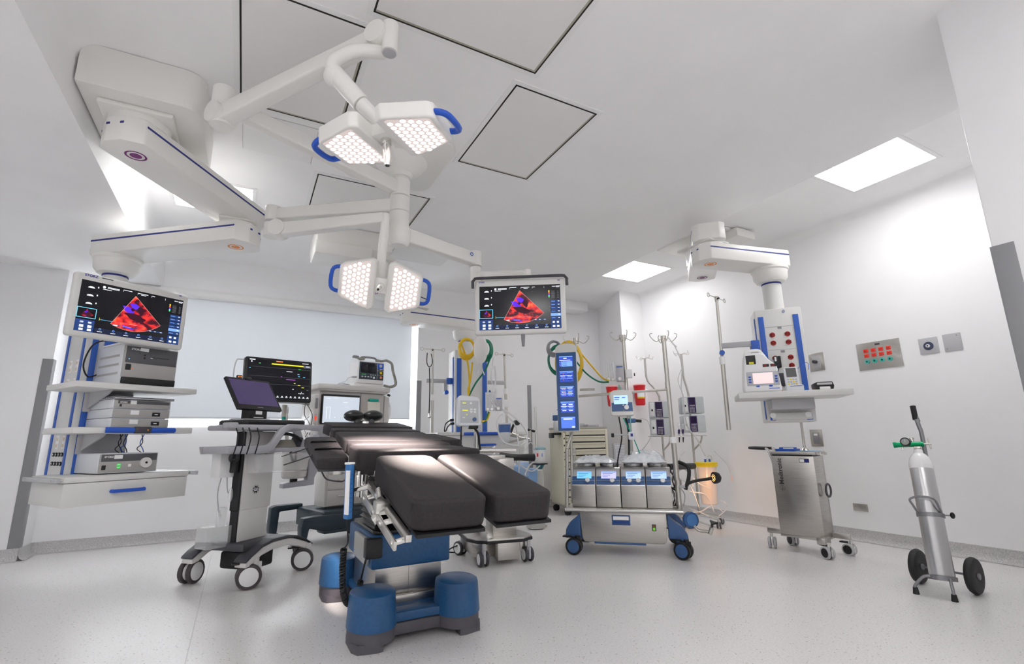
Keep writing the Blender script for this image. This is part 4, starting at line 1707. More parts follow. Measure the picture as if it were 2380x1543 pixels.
mb.box(TX - .17, TX + .20, 2.80, 3.34, .12, .40, STEEL, .012)
mb.box(TX + .011, TX + .013, 2.7985, 2.80, .13, .32, MGREY)
mb.box(TX - .175, TX + .205, 2.77, 2.80, .12, .16, STEELH, .004)
part(t, 'column', mb, True)
mb = MB()
mb.box(TX - .20, TX + .235, 2.76, 3.38, .30, .465, TBLUE, .014)
cv = part(t, 'column_cover', mb, True)
mb = MB()
mb.box(TX - .225, TX - .199, 2.80, 3.10, .32, .45, M('cover_silver', (.55, .55, .52), .4, .5), .008)
mb.box(TX - .235, TX - .15, 2.735, 2.80, .36, .46, BLACK, .008)
part(cv, 'connector_box', mb, True)
mb = MB()
mb.prism(rr(-.185, .215, -.27, .29, .03), .465, .485, BELLOWS, X=xf((TX, 3.06, 0)), bev=.004)
n = 9
for k in range(n):
    z = .485 + k * .030
    w = .17 - .004 * k
    pts = rr(-w, w + .02, -.235, .235, .05, 5)
    mb.prism(pts, z, z + .015, BELLOWS, X=xf((TX, 3.06, 0)), top=.90)
    mb.prism([(p[0] * .90, p[1] * .90) for p in pts], z + .015, z + .030, BELLOWS, X=xf((TX, 3.06, 0)), top=1.10)
for k in range(4):
    mb.cyl((TX - .13 + k * .10, 2.789, .475), (TX - .13 + k * .10, 2.7865, .475), .006, CHROME, n=10)
part(t, 'bellows', mb, True)
mb = MB()
mb.box(TX - .17, TX + .18, 2.72, 3.42, .755, .80, DGREY, .01)
mb.box(TX - .27, TX + .27, 2.48, 3.30, .785, .82, M('frame_steel', (.45, .45, .44), .3, 1.), .008)
part(t, 'table_frame', mb, True)

# pads
pad('seat_pad', [(TX - .335, 2.48, .905), (TX + .285, 2.44, .905), (TX + .285, 2.90, .925), (TX - .32, 2.90, .935)], .115)
pad('seat_pad', [(TX - .325, 2.86, .945), (TX + .285, 2.86, .935), (TX + .28, 3.02, .95), (TX - .315, 3.02, .96)], .075, bev=.03)
pad('back_pad', [(TX - .325, 2.99, .965), (TX + .28, 2.99, .95), (TX + .275, 3.42, 1.015), (TX - .32, 3.42, 1.02)], .08)
pad('shoulder_pad', [(TX - .32, 3.43, 1.03), (TX + .275, 3.43, 1.02), (TX + .27, 3.72, 1.045), (TX - .305, 3.72, 1.05)], .08)
pad('head_pad', [(TX - .28, 3.73, 1.065), (TX + .30, 3.73, 1.055), (TX + .275, 4.05, 1.10), (TX - .31, 4.05, 1.105)], .085, bev=.012)
lzF, lzN = .885, .742
pad('leg_pad', [(TX - .288, 1.76, lzN), (TX + .006, 1.76, lzN - .004), (TX - .008, 2.42, lzF), (TX - .285, 2.42, lzF + .005)], .112, bev=.028)
pad('leg_pad', [(TX + .042, 1.79, lzN - .004), (TX + .318, 1.79, lzN - .006), (TX + .288, 2.42, lzF), (TX + .015, 2.42, lzF)], .112, bev=.028)
sl = (lzF - lzN) / .66
for x0, x1, y0 in ((-.275, -.010, 1.775), (.055, .305, 1.81)):
    mb = MB()
    z0, z1 = lzN - .126, lzF - .126
    mb.poly([(TX + x0, y0, z0), (TX + x1, y0, z0), (TX + x1, 2.43, z1), (TX + x0, 2.43, z1), (TX + x0, y0, z0 + .012), (TX + x1, y0, z0 + .012), (TX + x1, 2.43, z1 + .012), (TX + x0, 2.43, z1 + .012)],
            [(0, 3, 2, 1), (4, 5, 6, 7), (0, 1, 5, 4), (1, 2, 6, 5), (2, 3, 7, 6), (3, 0, 4, 7)], BLACK)
    part(t, 'leg_plate', mb, True)
# side rails of the leg section and body
SLV = M('satin_metal', (.66, .65, .62), .28, 1.)
legax = frame((TX - .30, 1.78, lzN - .125), (0, 1, sl), z=(0, 0, 1))
mb = MB()
mb.T = legax
mb.box(.0, .66, -.010, .012, -.012, .014, SLV, .003)
mb.box(.02, .30, .035, .047, -.045, -.012, SLV, .003)
mb.box(.34, .58, .035, .047, -.05, -.015, SLV, .003)
for x in (.05, .24, .37, .55):
    mb.cyl((x, .0, -.02), (x, .05, -.03), .011, CHROME, n=14)
mb.box(.30, .36, -.01, .05, -.02, .03, SLV, .008)
mb.cyl((.33, .02, -.03), (.33, .05, -.05), .018, SLV, n=14)
part(t, 'side_rail', mb, True)
mb = MB()
mb.T = Matrix()
mb.box(TX - .35, TX - .335, 2.46, 3.35, .79, .815, SLV, .003)
mb.box(TX - .345, TX - .29, 2.52, 2.56, .76, .81, SLV, .004)
mb.box(TX - .345, TX - .29, 3.2, 3.24, .76, .81, SLV, .004)
mb.box(TX - .36, TX - .30, 2.45, 2.50, .70, .80, SLV, .008)
mb.cyl((TX - .33, 2.45, .80), (TX - .33, 2.45, .70), .016, CHROME, n=14)
mb.cyl((TX - .30, 2.41, .75), (TX - .38, 2.45, .73), .013, CHROME, n=14)
part(t, 'side_rail', mb, True)
mb = MB()
mb.box(TX + .31, TX + .325, 2.46, 3.35, .79, .815, SLV, .003)
mb.box(TX + .26, TX + .32, 2.55, 2.6, .77, .81, SLV, .004)
part(t, 'side_rail', mb, True)
mb = MB()
a0 = P(812, 1110, y=2.42)
for (a, b) in (((838, 1102), (862, 1140)), ((858, 1130), (878, 1168)), ((893, 1170), (920, 1215))):
    a_, b_ = P(*a, y=2.36), P(*b, y=2.05)
mb.tube([P(858, 1132, y=2.40), P(872, 1150, y=2.22), P(882, 1166, y=2.15)], .009, SLV, smooth=3, n=10)
mb.cyl(P(880, 1138, y=2.2), P(884, 1160, y=2.14), .013, SLV, n=16)
part(t, 'clamp', mb, True)


# arm boards
def armboard(x0, x1, y0, y1, z, strap=True, rise=.11):
    ab = pad('arm_board', [(x0, y0, z), (x1, y0, z), (x1 + .01, y1, z + rise), (x0 - .01, y1, z + rise)], .055, bev=.02)
    mb = MB()
    mb.T = frame((0, y0, z), (1, 0, 0), y=(0, y1 - y0, rise))
    mb.box(x0 + .01, x1 - .01, .02, y1 - y0, -.068, -.05, DGREY, .004)
    mb.T = Matrix()
    mb.tube([(x0 + .05, y0 + .2, z - .07), (x0 + .08, y0 + .22, z - .11), (x1 - .01, y0 + .16, z - .12), (x1, y0 + .1, z - .11)], .004, DGREY, smooth=4, n=8)
    part(ab, 'board', mb, True)
    if strap:
        for yy in (y0 + .19, y0 + .38):
            mb = MB()
            zz = z + rise * (yy - y0) / (y1 - y0)
            pts = [(x0 - .13, -.07), (x0 - .05, -.045), (x0 - .008, -.03), (x0 + .01, .008), ((x0 + x1) / 2, .013), (x1 - .005, .006), (x1 + .005, -.05)]
            vs, fs = [], []
            for x, dz in pts:
                vs += [(x, yy, zz + dz), (x, yy + .045, zz + dz), (x, yy, zz + dz + .004), (x, yy + .045, zz + dz + .004)]
            for i in range(len(pts) - 1):
                b = 4 * i
                fs += [(b, b + 1, b + 5, b + 4), (b + 2, b + 6, b + 7, b + 3), (b, b + 4, b + 6, b + 2), (b + 1, b + 3, b + 7, b + 5)]
            mb.poly(vs, fs, RUBBER)
            part(ab, 'strap', mb, True)
    return ab


armboard(.320, .468, 2.56, 3.12, .875)
armboard(1.10, 1.25, 3.0, 3.6, .955, False, .05)
# horseshoe head rest
mb = MB()
for sx in (-1, 1):
    mb.sph((TX + .0 + sx * .075, 4.10, 1.155), .075, M('headrest_rubber', (.02, .022, .023), .28), (1.05, 1.3, .62), n=18)
hr = part(t, 'head_rest', mb, True)
mb = MB()
mb.tube([(TX - .07, 4.1, 1.12), (TX - .06, 4.08, 1.10), (TX - .02, 4.05, 1.105), (TX + .03, 4.05, 1.105), (TX + .05, 4.08, 1.10)], .010, CHROME, n=10, smooth=3)
mb.cyl((TX - .055, 4.07, 1.105), (TX - .055, 4.02, 1.105), .022, DGREY, n=14)
mb.cyl((TX + .05, 4.07, 1.105), (TX + .05, 4.02, 1.105), .022, DGREY, n=14)
mb.box(TX - .03, TX + .02, 3.98, 4.1, 1.05, 1.11, SLV, .005)
part(hr, 'head_rest_frame', mb, True)
mb = MB()
mb.box(TX - .30, TX - .22, 3.7, 3.76, .86, 1.03, LGREY, .01)
part(t, 'post', mb, True)

# hand control with coiled cord
t = thing('hand_control', 'slim blue hand control hanging at the left side of the operating table', 'hand control', P(806, 1205, y=2.42))
a, b = P(804, 1078, y=2.42), P(806, 1206, y=2.42)
X = frame(b, (1, 0.35, 0), z=(a - b))
L = (a - b).length
mb = MB()
mb.T = X
mb.box(-.013, .013, -.028, .014, 0, L, M('remote_blue', (.03, .16, .42), .4), .006)
mb.box(.0135, .018, -.026, .012, 0.01, L - .01, BLACK, .003)
part(t, 'casing', mb, True)
mb = MB()
mb.T = X
mb.box(-.0145, -.009, -.0295, -.0, .02, L - .03, LABELW)
for k in range(9):
    mb.box(-.006, .012, -.0290, -.027, .03 + k * (L - .06) / 9, .033 + k * (L - .06) / 9, M('remote_line', (.02, .10, .3), .5))
mb.box(-.016, .016, -.028, .014, L - .004, L + .006, LABELW, .003)
part(t, 'keypad', mb, True)
q = lambda x, y, yy=2.42: P(x, y, y=yy)
pts = [q(807, 1206), q(808, 1235, 2.46), q(808, 1262, 2.52), q(799, 1275, 2.58)]
mb = MB()
mb.tube(pts, .0035, BLACK, smooth=4, n=8)


def coil(path, R_, r_, turns, m, mb):
    path = [Vector(p) for p in path]
    qs = []
    L = len(path)
    for i in range(L - 1):
        p0, p1, p2, p3 = path[max(i - 1, 0)], path[i], path[i + 1], path[min(i + 2, L - 1)]
        for k in range(turns * 10 // (L - 1)):
            u = k / (turns * 10 // (L - 1))
            qs.append(.5 * ((2 * p1) + (p2 - p0) * u + (2 * p0 - 5 * p1 + 4 * p2 - p3) * u * u + (3 * p1 - p0 - 3 * p2 + p3) * u ** 3))
    out = []
    for i, p in enumerate(qs):
        d = (qs[min(i + 1, len(qs) - 1)] - qs[max(i - 1, 0)]).normalized()
        a_ = Vector((0, 1, .01)).cross(d).normalized()
        c_ = d.cross(a_)
        w = 2 * pi * i / 10
        out.append(p + (a_ * cos(w) + c_ * sin(w)) * R_)
    mb.tube(out, r_, m, n=6)


coil([q(799, 1277, 2.58), q(796, 1320, 2.62), q(797, 1370, 2.66), q(806, 1400, 2.72), q(822, 1402, 2.76), q(833, 1380, 2.78), q(838, 1350, 2.76)], .012, .0045, 44, BLACK, mb)
mb.tube([q(838, 1350, 2.76), q(845, 1320, 2.74), q(851, 1298, 2.73)], .005, BLACK, smooth=3)
part(t, 'coiled_cord', mb, True)
# ------------------------------------------------------------------ ultrasound trolley
GE0 = Vector((.13, 4.38, 0))
az = radians(46)
t = thing('ultrasound_trolley', 'white and black ultrasound trolley with a tilted purple touch screen in front of the window', 'ultrasound machine', GE0, pi / 2 - az)
GT = t
GF = WM[t.name]
GWH = M('trolley_white', (.74, .72, .71), .4)
GGR = M('trolley_grey', (.42, .42, .45), .4)
mb = MB()
mb.box(-.262, .02, -.12, -.045, .49, 1.04, GWH, .012)
mb.box(-.258, .0, -.116, -.05, .26, .495, GWH, .008)
c = part(t, 'column', mb)
mb = MB()
mb.box(-.280, -.262, -.118, -.04, .49, 1.04, BLACK, .008)
mb.box(-.272, -.258, -.112, -.045, .26, .495, BLACK, .006)
mb.box(-.262, -.0, -.045, -.035, .27, 1.04, BLACK, .004)
mb.box(-.315, -.28, -.10, -.04, .75, .89, BLACK, .01)
part(c, 'black_side', mb)
mb = MB()
X = frame((-.137, -.1215, .625), (1, 0, 0), z=(0, -1, 0))
mb.disc(.031, BLACK, X, 32)
mb.disc(.029, LABELW, X @ Matrix.Translation((0, 0, .0005)), 32, r0=.0265)
mb.text('GE', .030, LABELW, X @ Matrix.Translation((-.019, -.0105, .0006)), .0002, .0008)
for k in range(8):
    a = k * pi / 4
    mb.disc(.003, LABELW, X @ Matrix.Translation((.0235 * cos(a), .0235 * sin(a), .0006)), 8)
part(c, 'round_emblem', mb)
mb = MB()
mb.sph((-.287, -.05, .60), .02, CLEAR, (.6, 1, 2.4))
part(c, 'clip', mb)
# base
mb = MB()
for sy in (-1, 1):
    pts = [(-.33, .14), (-.29, .17), (-.20, .215), (-.10, .235), (.05, .235), (.17, .215), (.26, .17), (.31, .14), (.31, .11), (.26, .115), (.16, .16), (.05, .185), (-.10, .185), (-.20, .165), (-.28, .12), (-.33, .11)]
    mb.prism(pts, -.05, .05, GWH, X=frame((0, sy * .235, .03), (1, 0, 0), y=(0, 0, 1)), bev=.008)
    top = [(-.335, .142), (-.29, .172), (-.20, .217), (-.10, .237), (.05, .237), (.17, .217), (.26, .172), (.315, .142), (.31, .155), (.25, .19), (.16, .235), (.05, .258), (-.10, .258), (-.20, .238), (-.29, .19), (-.335, .157)]
    mb.prism(top, -.055, .055, DGREY, X=frame((0, sy * .235, .03), (1, 0, 0), y=(0, 0, 1)), bev=.006)
mb.box(-.30, .08, -.22, .22, .23, .285, DGREY, .015)
mb.box(-.17, .05, -.16, .12, .08, .20, BLACK, .02)
mb.box(-.175, -.10, -.165, -.158, .10, .165, LABELW, .002)
part(t, 'base', mb)
for x, y, a in ((-.265, -.25, .85), (-.265, .26, 1.75), (.245, -.255, .72), (.25, .25, .3)):
    caster(t, x, y, r=.080, w=.030, az=a, hub=LABELW, tire=M('tyre_grey', (.07, .06, .065), .5), fork=GWH, gap=.016, top=.19, brake=(y < 0))
# console in its own slightly turned frame
g2o = P(611, 1000, y=4.22)
G2 = GF.inverted() @ frame((g2o.x, g2o.y, 0), (sin(radians(60)), cos(radians(60)), 0), z=(0, 0, 1))
mb = MB()
G3 = G2 @ Matrix.Diagonal((.80, 1, 1, 1))
mb.T = G3
mb.prism(rr(-.31, .32, -.17, .19, .05), 1.085, 1.118, BLACK, bev=.008)
mb.prism(rr(-.30, .31, -.16, .18, .05), 1.118, 1.124, LGREY, bev=.002)
part(t, 'keyboard_slab', mb)
mb = MB()
mb.T = G3
mb.prism(rr(-.44, .29, -.20, .14, .06), 1.045, 1.082, GGR, bev=.014)
mb.prism(rr(-.455, -.38, -.215, -.10, .02), 1.055, 1.095, GGR, bev=.01)
part(t, 'front_handle', mb)
mb = MB()
mb.T = G2
k_ = .0037
w = lambda px, py: ((px - 611) * k_ * (.80 if px < 611 else 1.), .95 + (1032 - py) * k_)
pts = [w(486, 1036), w(578, 1035), w(590, 1030), w(612, 1004), w(632, 994), w(712, 996), w(722, 1004), w(738, 1040), w(760, 1062), w(752, 1068), w(735, 1062), w(716, 1042), w(706, 1008), w(640, 1003), w(625, 1010), w(600, 1044), w(586, 1050), w(490, 1050)]
mb.prism(pts, .18, .21, GGR, X=frame((0, 0, 0), (1, 0, 0), y=(0, 0, 1)), bev=.005)
mb.prism(pts, -.15, -.12, GGR, X=frame((0, 0, 0), (1, 0, 0), y=(0, 0, 1)), bev=.005)
mb.box(-.37, -.10, -.20, .10, .885, .935, GGR, .01)
mb.box(-.05, .36, -.18, .12, .885, .92, GGR, .006)
part(t, 'side_tray', mb)
mb = MB()
mb.T = G2
for x in (-.32, -.275, -.23, -.17):
    mb = MB()
    mb.T = G2
    mb.tube([(x, -.205, 1.06), (x + .01, -.222, 1.0), (x, -.226, .93), (x - .005, -.214, .88)], .004, BLACK, smooth=3, n=6)
    part(t, 'probe_cord', mb)
mb = MB()
mb.T = G2
mb.tube([(-.335, -.21, .88), (-.34, -.21, .85), (-.318, -.21, .84), (-.295, -.21, .85), (-.295, -.21, .88)], .012, BLACK, smooth=3, n=8)
part(t, 'probe_hook', mb)
mb = MB()
mb.T = G2
mb.tube([(.13, -.17, .89), (.135, -.18, .84), (.15, -.18, .82), (.17, -.18, .84), (.17, -.17, .89)], .010, BLACK, smooth=3, n=8)
part(t, 'probe_hook', mb)
mb = MB()
mb.T = G2
mb.prism([(-.12, -.19), (.28, -.19), (.28, -.0), (-.12, -.0)], .745, .88, CLEAR, top=1.06, bev=.02)
part(t, 'clear_bin', mb)
mb = MB()
mb.T = G2
for k in range(9):
    mb.torus((.17, -.03, .925 + k * .006), .085 - .004 * k, .004, M('coil_cord', (.38, .36, .32), .6), n=28, k=6)
mb.box(-.06, -.02, -.1, .0, .93, 1.03, DGREY, .01, X=Matrix.Rotation(.3, 4, 'Y'))
mb.box(.05, .16, .02, .08, .93, 1.02, TEAL, .01)
mb.tube([(.02, -.1, .98), (.1, -.12, 1.02), (.2, -.12, 1.0), (.26, -.1, .97)], .012, BLACK, smooth=4)
part(t, 'tray_contents', mb)
mb = MB()
mb.T = G2
mb.T = G2 @ Matrix.Translation((.14, 0, 0))
mb.box(-.42, -.30, .02, .14, .72, .90, WHITE, .01)
mb.tube([(-.38, .06, .72), (-.40, .05, .62), (-.385, .04, .50), (-.35, .05, .44)], .004, LGREY, smooth=4)
mb.tube([(-.34, .06, .72), (-.33, .05, .62), (-.30, .04, .60)], .004, LGREY, smooth=4)
mb.box(-.385, -.33, .03, .07, .36, .52, CLEAR, .01)
mb.box(-.47, -.30, .0, .14, .26, .40, CLEAR, .006)
part(t, 'side_pouch', mb)
# touch screen
mb = MB()
sx = frame((-.36, -.11, 1.195), (1, 0, 0), y=(0, .55, .84))
mb.T = sx
mb.prism(rr(0, .42, 0, .285, .008), -.012, .012, BLACK, bev=.004)
s_ = part(t, 'touch_screen', mb)
PURP = M('purple_screen', (.02, .02, .03), .15)
nt = PURP.node_tree
b_ = nt.nodes['Principled BSDF']
tc = nt.nodes.new('ShaderNodeTexCoord')
mp = nt.nodes.new('ShaderNodeMapping')
mp.inputs['Location'].default_value = (.12, -.0, -1.33)
mp.inputs['Scale'].default_value = (4.5, 4.5, 6)
gr = nt.nodes.new('ShaderNodeTexGradient')
gr.gradient_type = 'SPHERICAL'
rp = nt.nodes.new('ShaderNodeValToRGB')
rp.color_ramp.elements[0].color = (.022, .014, .045, 1)
rp.color_ramp.elements[1].color = (.15, .03, .10, 1)
nt.links.new(tc.outputs['Object'], mp.inputs[0])
nt.links.new(mp.outputs[0], gr.inputs[0])
nt.links.new(gr.outputs['Fac'], rp.inputs[0])
nt.links.new(rp.outputs[0], b_.inputs['Emission Color'])
b_.inputs['Emission Strength'].default_value = 1.3
mb = MB()
mb.T = sx
mb.rect(.018, .402, .038, .268, PURP, z=.0125)
mb.rect(.18, .235, .016, .020, LGREY, z=.0125)
part(s_, 'display', mb)
mb = MB()
mb.T = sx
mb.box(.17, .24, .275, .30, -.016, .02, BLACK, .006)
part(s_, 'camera_clip', mb)
mb = MB()
mb.box(-.24, -.07, -.10, -.02, 1.122, 1.21, BLACK, .008)
mb.box(-.27, -.04, -.14, .06, 1.122, 1.132, BLACK, .003)
mb.box(-.185, -.125, -.103, -.099, 1.165, 1.19, LABELW)
mb.box(-.20, -.11, -.103, -.099, 1.14, 1.144, LABELW)
part(t, 'screen_stand', mb)

# ------------------------------------------------------------------ anaesthesia machine
az = radians(74)
A0 = Vector((.62, 5.1, 0))
t = thing('anaesthesia_machine', 'pale grey anaesthesia machine with drawers and a pale screen behind the operating table', 'anaesthesia machine', A0, pi / 2 - az)
AT = t
AF = WM[t.name]
AW = M('anaesthesia_white', (.64, .62, .60), .42)
AW2 = M('anaesthesia_panel', (.52, .49, .47), .5)
ANV = M('anaesthesia_navy', (.018, .035, .05), .4)
mb = MB()
mb.box(.0, .71, .02, .42, .90, 1.46, AW, .012)
mb.box(.13, .70, .05, .28, .35, .90, AW, .012)
part(t, 'body', mb)
mb = MB()
mb.box(-.03, .755, -.03, .45, 1.462, 1.515, AW, .014)
mb.box(-.0, .73, -.02, .44, 1.445, 1.464, AW2, .006)
part(t, 'top_shelf', mb)
mb = MB()
mb.box(.435, .70, .005, .03, 1.08, 1.44, AW2, .008)
mb.box(.50, .64, -.03, .01, 1.10, 1.36, M('canister_cream', (.70, .68, .60), .45), .01)
mb.box(.51, .62, -.04, .0, 1.36, 1.39, TEAL, .012)
mb.box(.60, .64, -.04, -.03, 1.08, 1.12, M('tag_yellow', (.9, .8, .05), .5))
part(t, 'vaporiser_bay', mb)
mb = MB()
mb.box(.02, .415, -.025, .02, 1.125, 1.415, BLACK, .01)
sc = part(t, 'screen', mb)
mb = MB()
X = frame((.03, -.0255, 1.135), (1, 0, 0), z=(0, -1, 0))
mb.rect(0, .375, 0, .258, M('pale_screen', (.3, .32, .35), .12, emit=(.50, .56, .64), es=.55), X)
for x0, x1, y0, y1 in ((.03, .07, .235, .24), (.10, .15, .24, .244), (.20, .25, .20, .206), (.02, .08, .15, .153), (.035, .04, .04, .15), (.07, .074, .04, .15), (.22, .27, .155, .158), (.12, .13, .05, .06), (.25, .26, .045, .055)):
    mb.rect(x0, x1, y0, y1, EW, X, .0006)
part(sc, 'display', mb)
mb = MB()
mb.box(-.055, -.005, -.02, .10, 1.09, 1.41, AW, .012)
mb.box(-.045, -.020, -.025, -.018, 1.27, 1.37, MGREY, .002)
mb.box(-.050, -.025, -.025, -.018, 1.10, 1.22, M('flow_scale', (.55, .5, .5), .4), .002)
mb.box(-.045, -.03, -.028, -.02, 1.16, 1.20, ERD)
mb.cyl((-.04, -.02, 1.085), (-.04, -.03, 1.085), .010, EGR, n=12)
part(t, 'side_panel', mb)
for z0, z1 in ((.655, .88), (.505, .65), (.355, .50)):
    mb = MB()
    mb.box(.155, .66, .035, .06, z0, z1 - .004, AW, .004)
    d = part(t, 'drawer', mb)
    mb = MB()
    zc = z0 + (z1 - z0) * .62
    mb.tube([(.25, .035, zc), (.25, .012, zc), (.46, .012, zc), (.46, .035, zc)], .006, CHROME, n=8)
    part(d, 'drawer_handle', mb)
mb = MB()
mb.prism([(-.20, .345), (-.16, .36), (.10, .36), (.10, .31), (-.12, .30), (-.13, .12), (-.155, .06), (-.19, .06), (-.205, .14)], -.03, .06, ANV, X=frame((0, .52, 0), (1, 0, 0), y=(0, 0, 1)), bev=.01)
mb.prism([(-.16, .30), (-.10, .305), (.70, .305), (.70, .17), (.05, .16), (-.07, .20), (-.10, .21), (-.12, .10), (-.165, .10), (-.175, .22)], -.05, .05, ANV, X=frame((.02, -.12, 0), (1, 0, 0), y=(0, 0, 1)), bev=.012)
mb.box(.05, .72, -.14, .50, .16, .33, ANV, .02)
mb.box(.05, .72, -.16, .0, .14, .22, ANV, .02)
mb.box(.33, .36, -.163, -.158, .19, .215, EGR)
part(t, 'base', mb)
for x, y, a in ((-.13, -.12, .3), (-.16, .50, .2), (.66, -.10, .4), (.66, .48, .5)):
    caster(t, x, y, r=.055, w=.03, az=a, hub=DGREY, tire=BLACK, fork=ANV, top=.15)
# left hand breathing unit: bracket, canister, arm
mb = MB()
mb.prism([(-.19, 1.02), (-.10, 1.02), (-.04, .95), (-.04, .90), (-.16, .66), (-.16, .60), (-.42, .585), (-.42, .625), (-.22, .64), (-.215, .96)], -.03, .06, GGR, X=frame((0, -.33, 0), (1, 0, 0), y=(0, 0, 1)), bev=.008)
mb.box(-.42, -.10, -.40, -.25, .93, .98, GGR, .01)
mb.box(-.10, .05, -.36, .1, .90, 1.0, GGR, .01)
br = part(t, 'breathing_arm', mb)
mb = MB()
mb.lathe([(.085, .66), (.10, .675), (.103, .72), (.098, .725), (.098, .84), (.103, .845), (.103, .90), (.09, .92)], M('canister_clear', (.62, .60, .58), .2), Matrix.Translation((-.315, -.33, 0)), 30)
mb.lathe([(.099, .73), (.1, .735), (.1, .83), (.099, .835)], M('granules', (.50, .46, .42), .8), Matrix.Translation((-.315, -.33, 0)), 30)
mb.cyl((-.315, -.33, .62), (-.315, -.33, .66), .03, BLACK, n=16)
part(br, 'absorber_canister', mb)
mb = MB()
mb.box(.02, .14, -.30, -.10, .92, 1.03, AW, .01)
mb.tube([(-.20, -.30, 1.04), (-.16, -.28, 1.10), (-.10, -.2, 1.06), (-.05, -.1, 1.0)], .012, LABELW, smooth=4)
mb.tube([(-.22, -.32, 1.0), (-.26, -.30, 1.12), (-.20, -.28, 1.18)], .003, LGREY, smooth=4)
part(br, 'tubing', mb)
mb = MB()
mb.cyl((-.235, .1, .95), (-.275, .1, 1.30), .016, POLE, n=14)
mb.box(-.34, -.26, .05, .1, 1.22, 1.28, CLEAR, .005)
mb.cyl((-.30, .06, 1.13), (-.30, .06, 1.19), .018, TEAL, n=14)
mb.cyl((-.30, .06, 1.19), (-.30, .06, 1.30), .02, M('sand_tube', (.45, .42, .38), .4), n=14)
part(t, 'gas_sensor', mb)
mb = MB()
mb.tube([(.70, .1, 1.50), (.76, .06, 1.40), (.80, .04, 1.30), (.775, .04, 1.16), (.70, .05, 1.10)], .010, LABELW, smooth=4)
mb.box(.715, .775, .02, .07, 1.12, 1.42, AW, .01, X=None)
mb.tube([(.74, .0, 1.44), (.755, -.02, 1.43)], .012, BLACK, n=8)
part(t, 'auxiliary_hose', mb)

# monitor on the anaesthesia machine
t = thing('patient_monitor', 'large black patient monitor with a yellow bar behind the ultrasound trolley', 'monitor', AF @ Vector((-.44, -.2, 1.30)))
mx = AF @ frame((-.735, -.20, 1.305), (1, 0, .0), y=(-.02, .10, 1))
mb = MB()
mb.T = mx
mb.prism(rr(0, .575, 0, .385, .02), -.05, 0, BLACK, bev=.006)
mb.prism(rr(.002, .573, -.004, .06, .02), -.05, -.005, LGREY, bev=.004)
part(t, 'housing', mb, True)
mb = MB()
mb.T = mx
mb.rect(.02, .555, .02, .365, SCR, z=.0006)


def G(x0, x1, y0, y1, m_, z=.0012):
    mb.rect(x0 * .575, x1 * .575, y0 * .385, y1 * .385, m_, z=z)


G(.06, .14, .93, .95, EW)
G(.44, .54, .925, .948, EOR)
G(.84, .94, .93, .945, EW)
G(.375, .86, .855, .885, EYE)
G(.86, .98, .83, .89, M('dim_panel', (0, 0, 0), .5, emit=(.06, .07, .09), es=1))
G(.90, .96, .86, .875, EW, .0016)
G(.08, .10, .88, .91, EW)
G(.19, .22, .86, .872, EGR)
LN = M('dim_line', (0, 0, 0), .5, emit=(.10, .12, .13), es=1)
for y in (.78, .57, .40):
    G(.08, .98, y, y + .003, LN)
for x0, x1, y, mm in ((.06, .08, .74, ECY), (.78, .82, .78, EGR), (.60, .69, .71, EW), (.77, .80, .66, ECY), (.78, .81, .61, ECY), (.86, .89, .60, ECY), (.60, .74, .52, EMG), (.52, .54, .58, EMG), (.10, .13, .43, EYE), (.72, .745, .44, EYE), (.78, .82, .40, EYE), (.84, .88, .35, EYE), (.70, .72, .30, EW), (.92, .95, .29, LN)):
    G(x0, x1, y, y + .012, mm)
for k in range(9):
    G(.40 + .065 * k, .44 + .065 * k, .10, .108, EW)
    G(.41 + .065 * k, .43 + .065 * k, .115, .135, EW)
mb.text('--/--', .034, EW, Matrix.Translation((.455, .075, .0012)), .0001, .0004)
part(t, 'display', mb, True)
mb = MB()
mb.T = mx
mb.tube([(-.055, .0, -.03), (-.075, .22, -.03), (-.06, .345, -.03), (-.03, .36, -.03), (.0, .36, -.03)], .005, LGREY, n=8, smooth=3)
mb.box(-.055, -.012, .14, .215, -.03, .0, BLACK, .006)
for i, (x, y, mm) in enumerate(((-.046, .20, EOR), (-.028, .20, EOR), (-.046, .18, EW), (-.028, .18, EW))):
    mb.rect(x, x + .010, y - .005, y + .005, mm, z=.001)
part(t, 'side_module', mb, True)
mb = MB()
mb.T = AF
mb.box(-.50, -.38, -.16, -.12, 1.36, 1.46, BLACK, .01)
mb.tube([(-.44, -.13, 1.40), (-.30, .0, 1.36), (-.02, .2, 1.34)], .03, LGREY, n=14, smooth=3)
mb.tube([(-.21, -.2, 1.305), (-.22, -.22, 1.20), (-.18, -.24, 1.12), (-.16, -.22, 1.02)], .003, BLACK, smooth=4, n=6)
mb.tube([(-.205, -.2, 1.305), (-.15, -.22, 1.20), (-.17, -.24, 1.08), (-.20, -.22, 1.0)], .003, BLACK, smooth=4, n=6)
part(t, 'support_arm', mb, True)

# defibrillator on top
t = thing('defibrillator', 'white defibrillator with a dark screen and coiled cord on top of the anaesthesia machine', 'defibrillator', AF @ Vector((.6, .2, 1.517)))
mb = MB()
mb.T = AF
mb.box(.40, .745, .10, .30, 1.518, 1.56, WHITE, .01)
mb.box(.42, .735, .08, .30, 1.558, 1.80, WHITE, .015)
part(t, 'casing', mb, True)
mb = MB()
mb.T = AF
mb.box(.438, .722, .075, .082, 1.60, 1.785, M('defib_face', (.03, .05, .07), .4), .003)
mb.box(.455, .632, .072, .077, 1.67, 1.775, SCR, .002)
mb.box(.645, .718, .072, .077, 1.72, 1.78, BLUEH, .002)
mb.cyl((.682, .073, 1.755), (.682, .066, 1.755), .017, LGREY, n=20)
mb.box(.672, .708, .071, .077, 1.71, 1.724, LGREY, .004)
mb.box(.677, .703, .071, .077, 1.668, 1.69, YEL, .003)
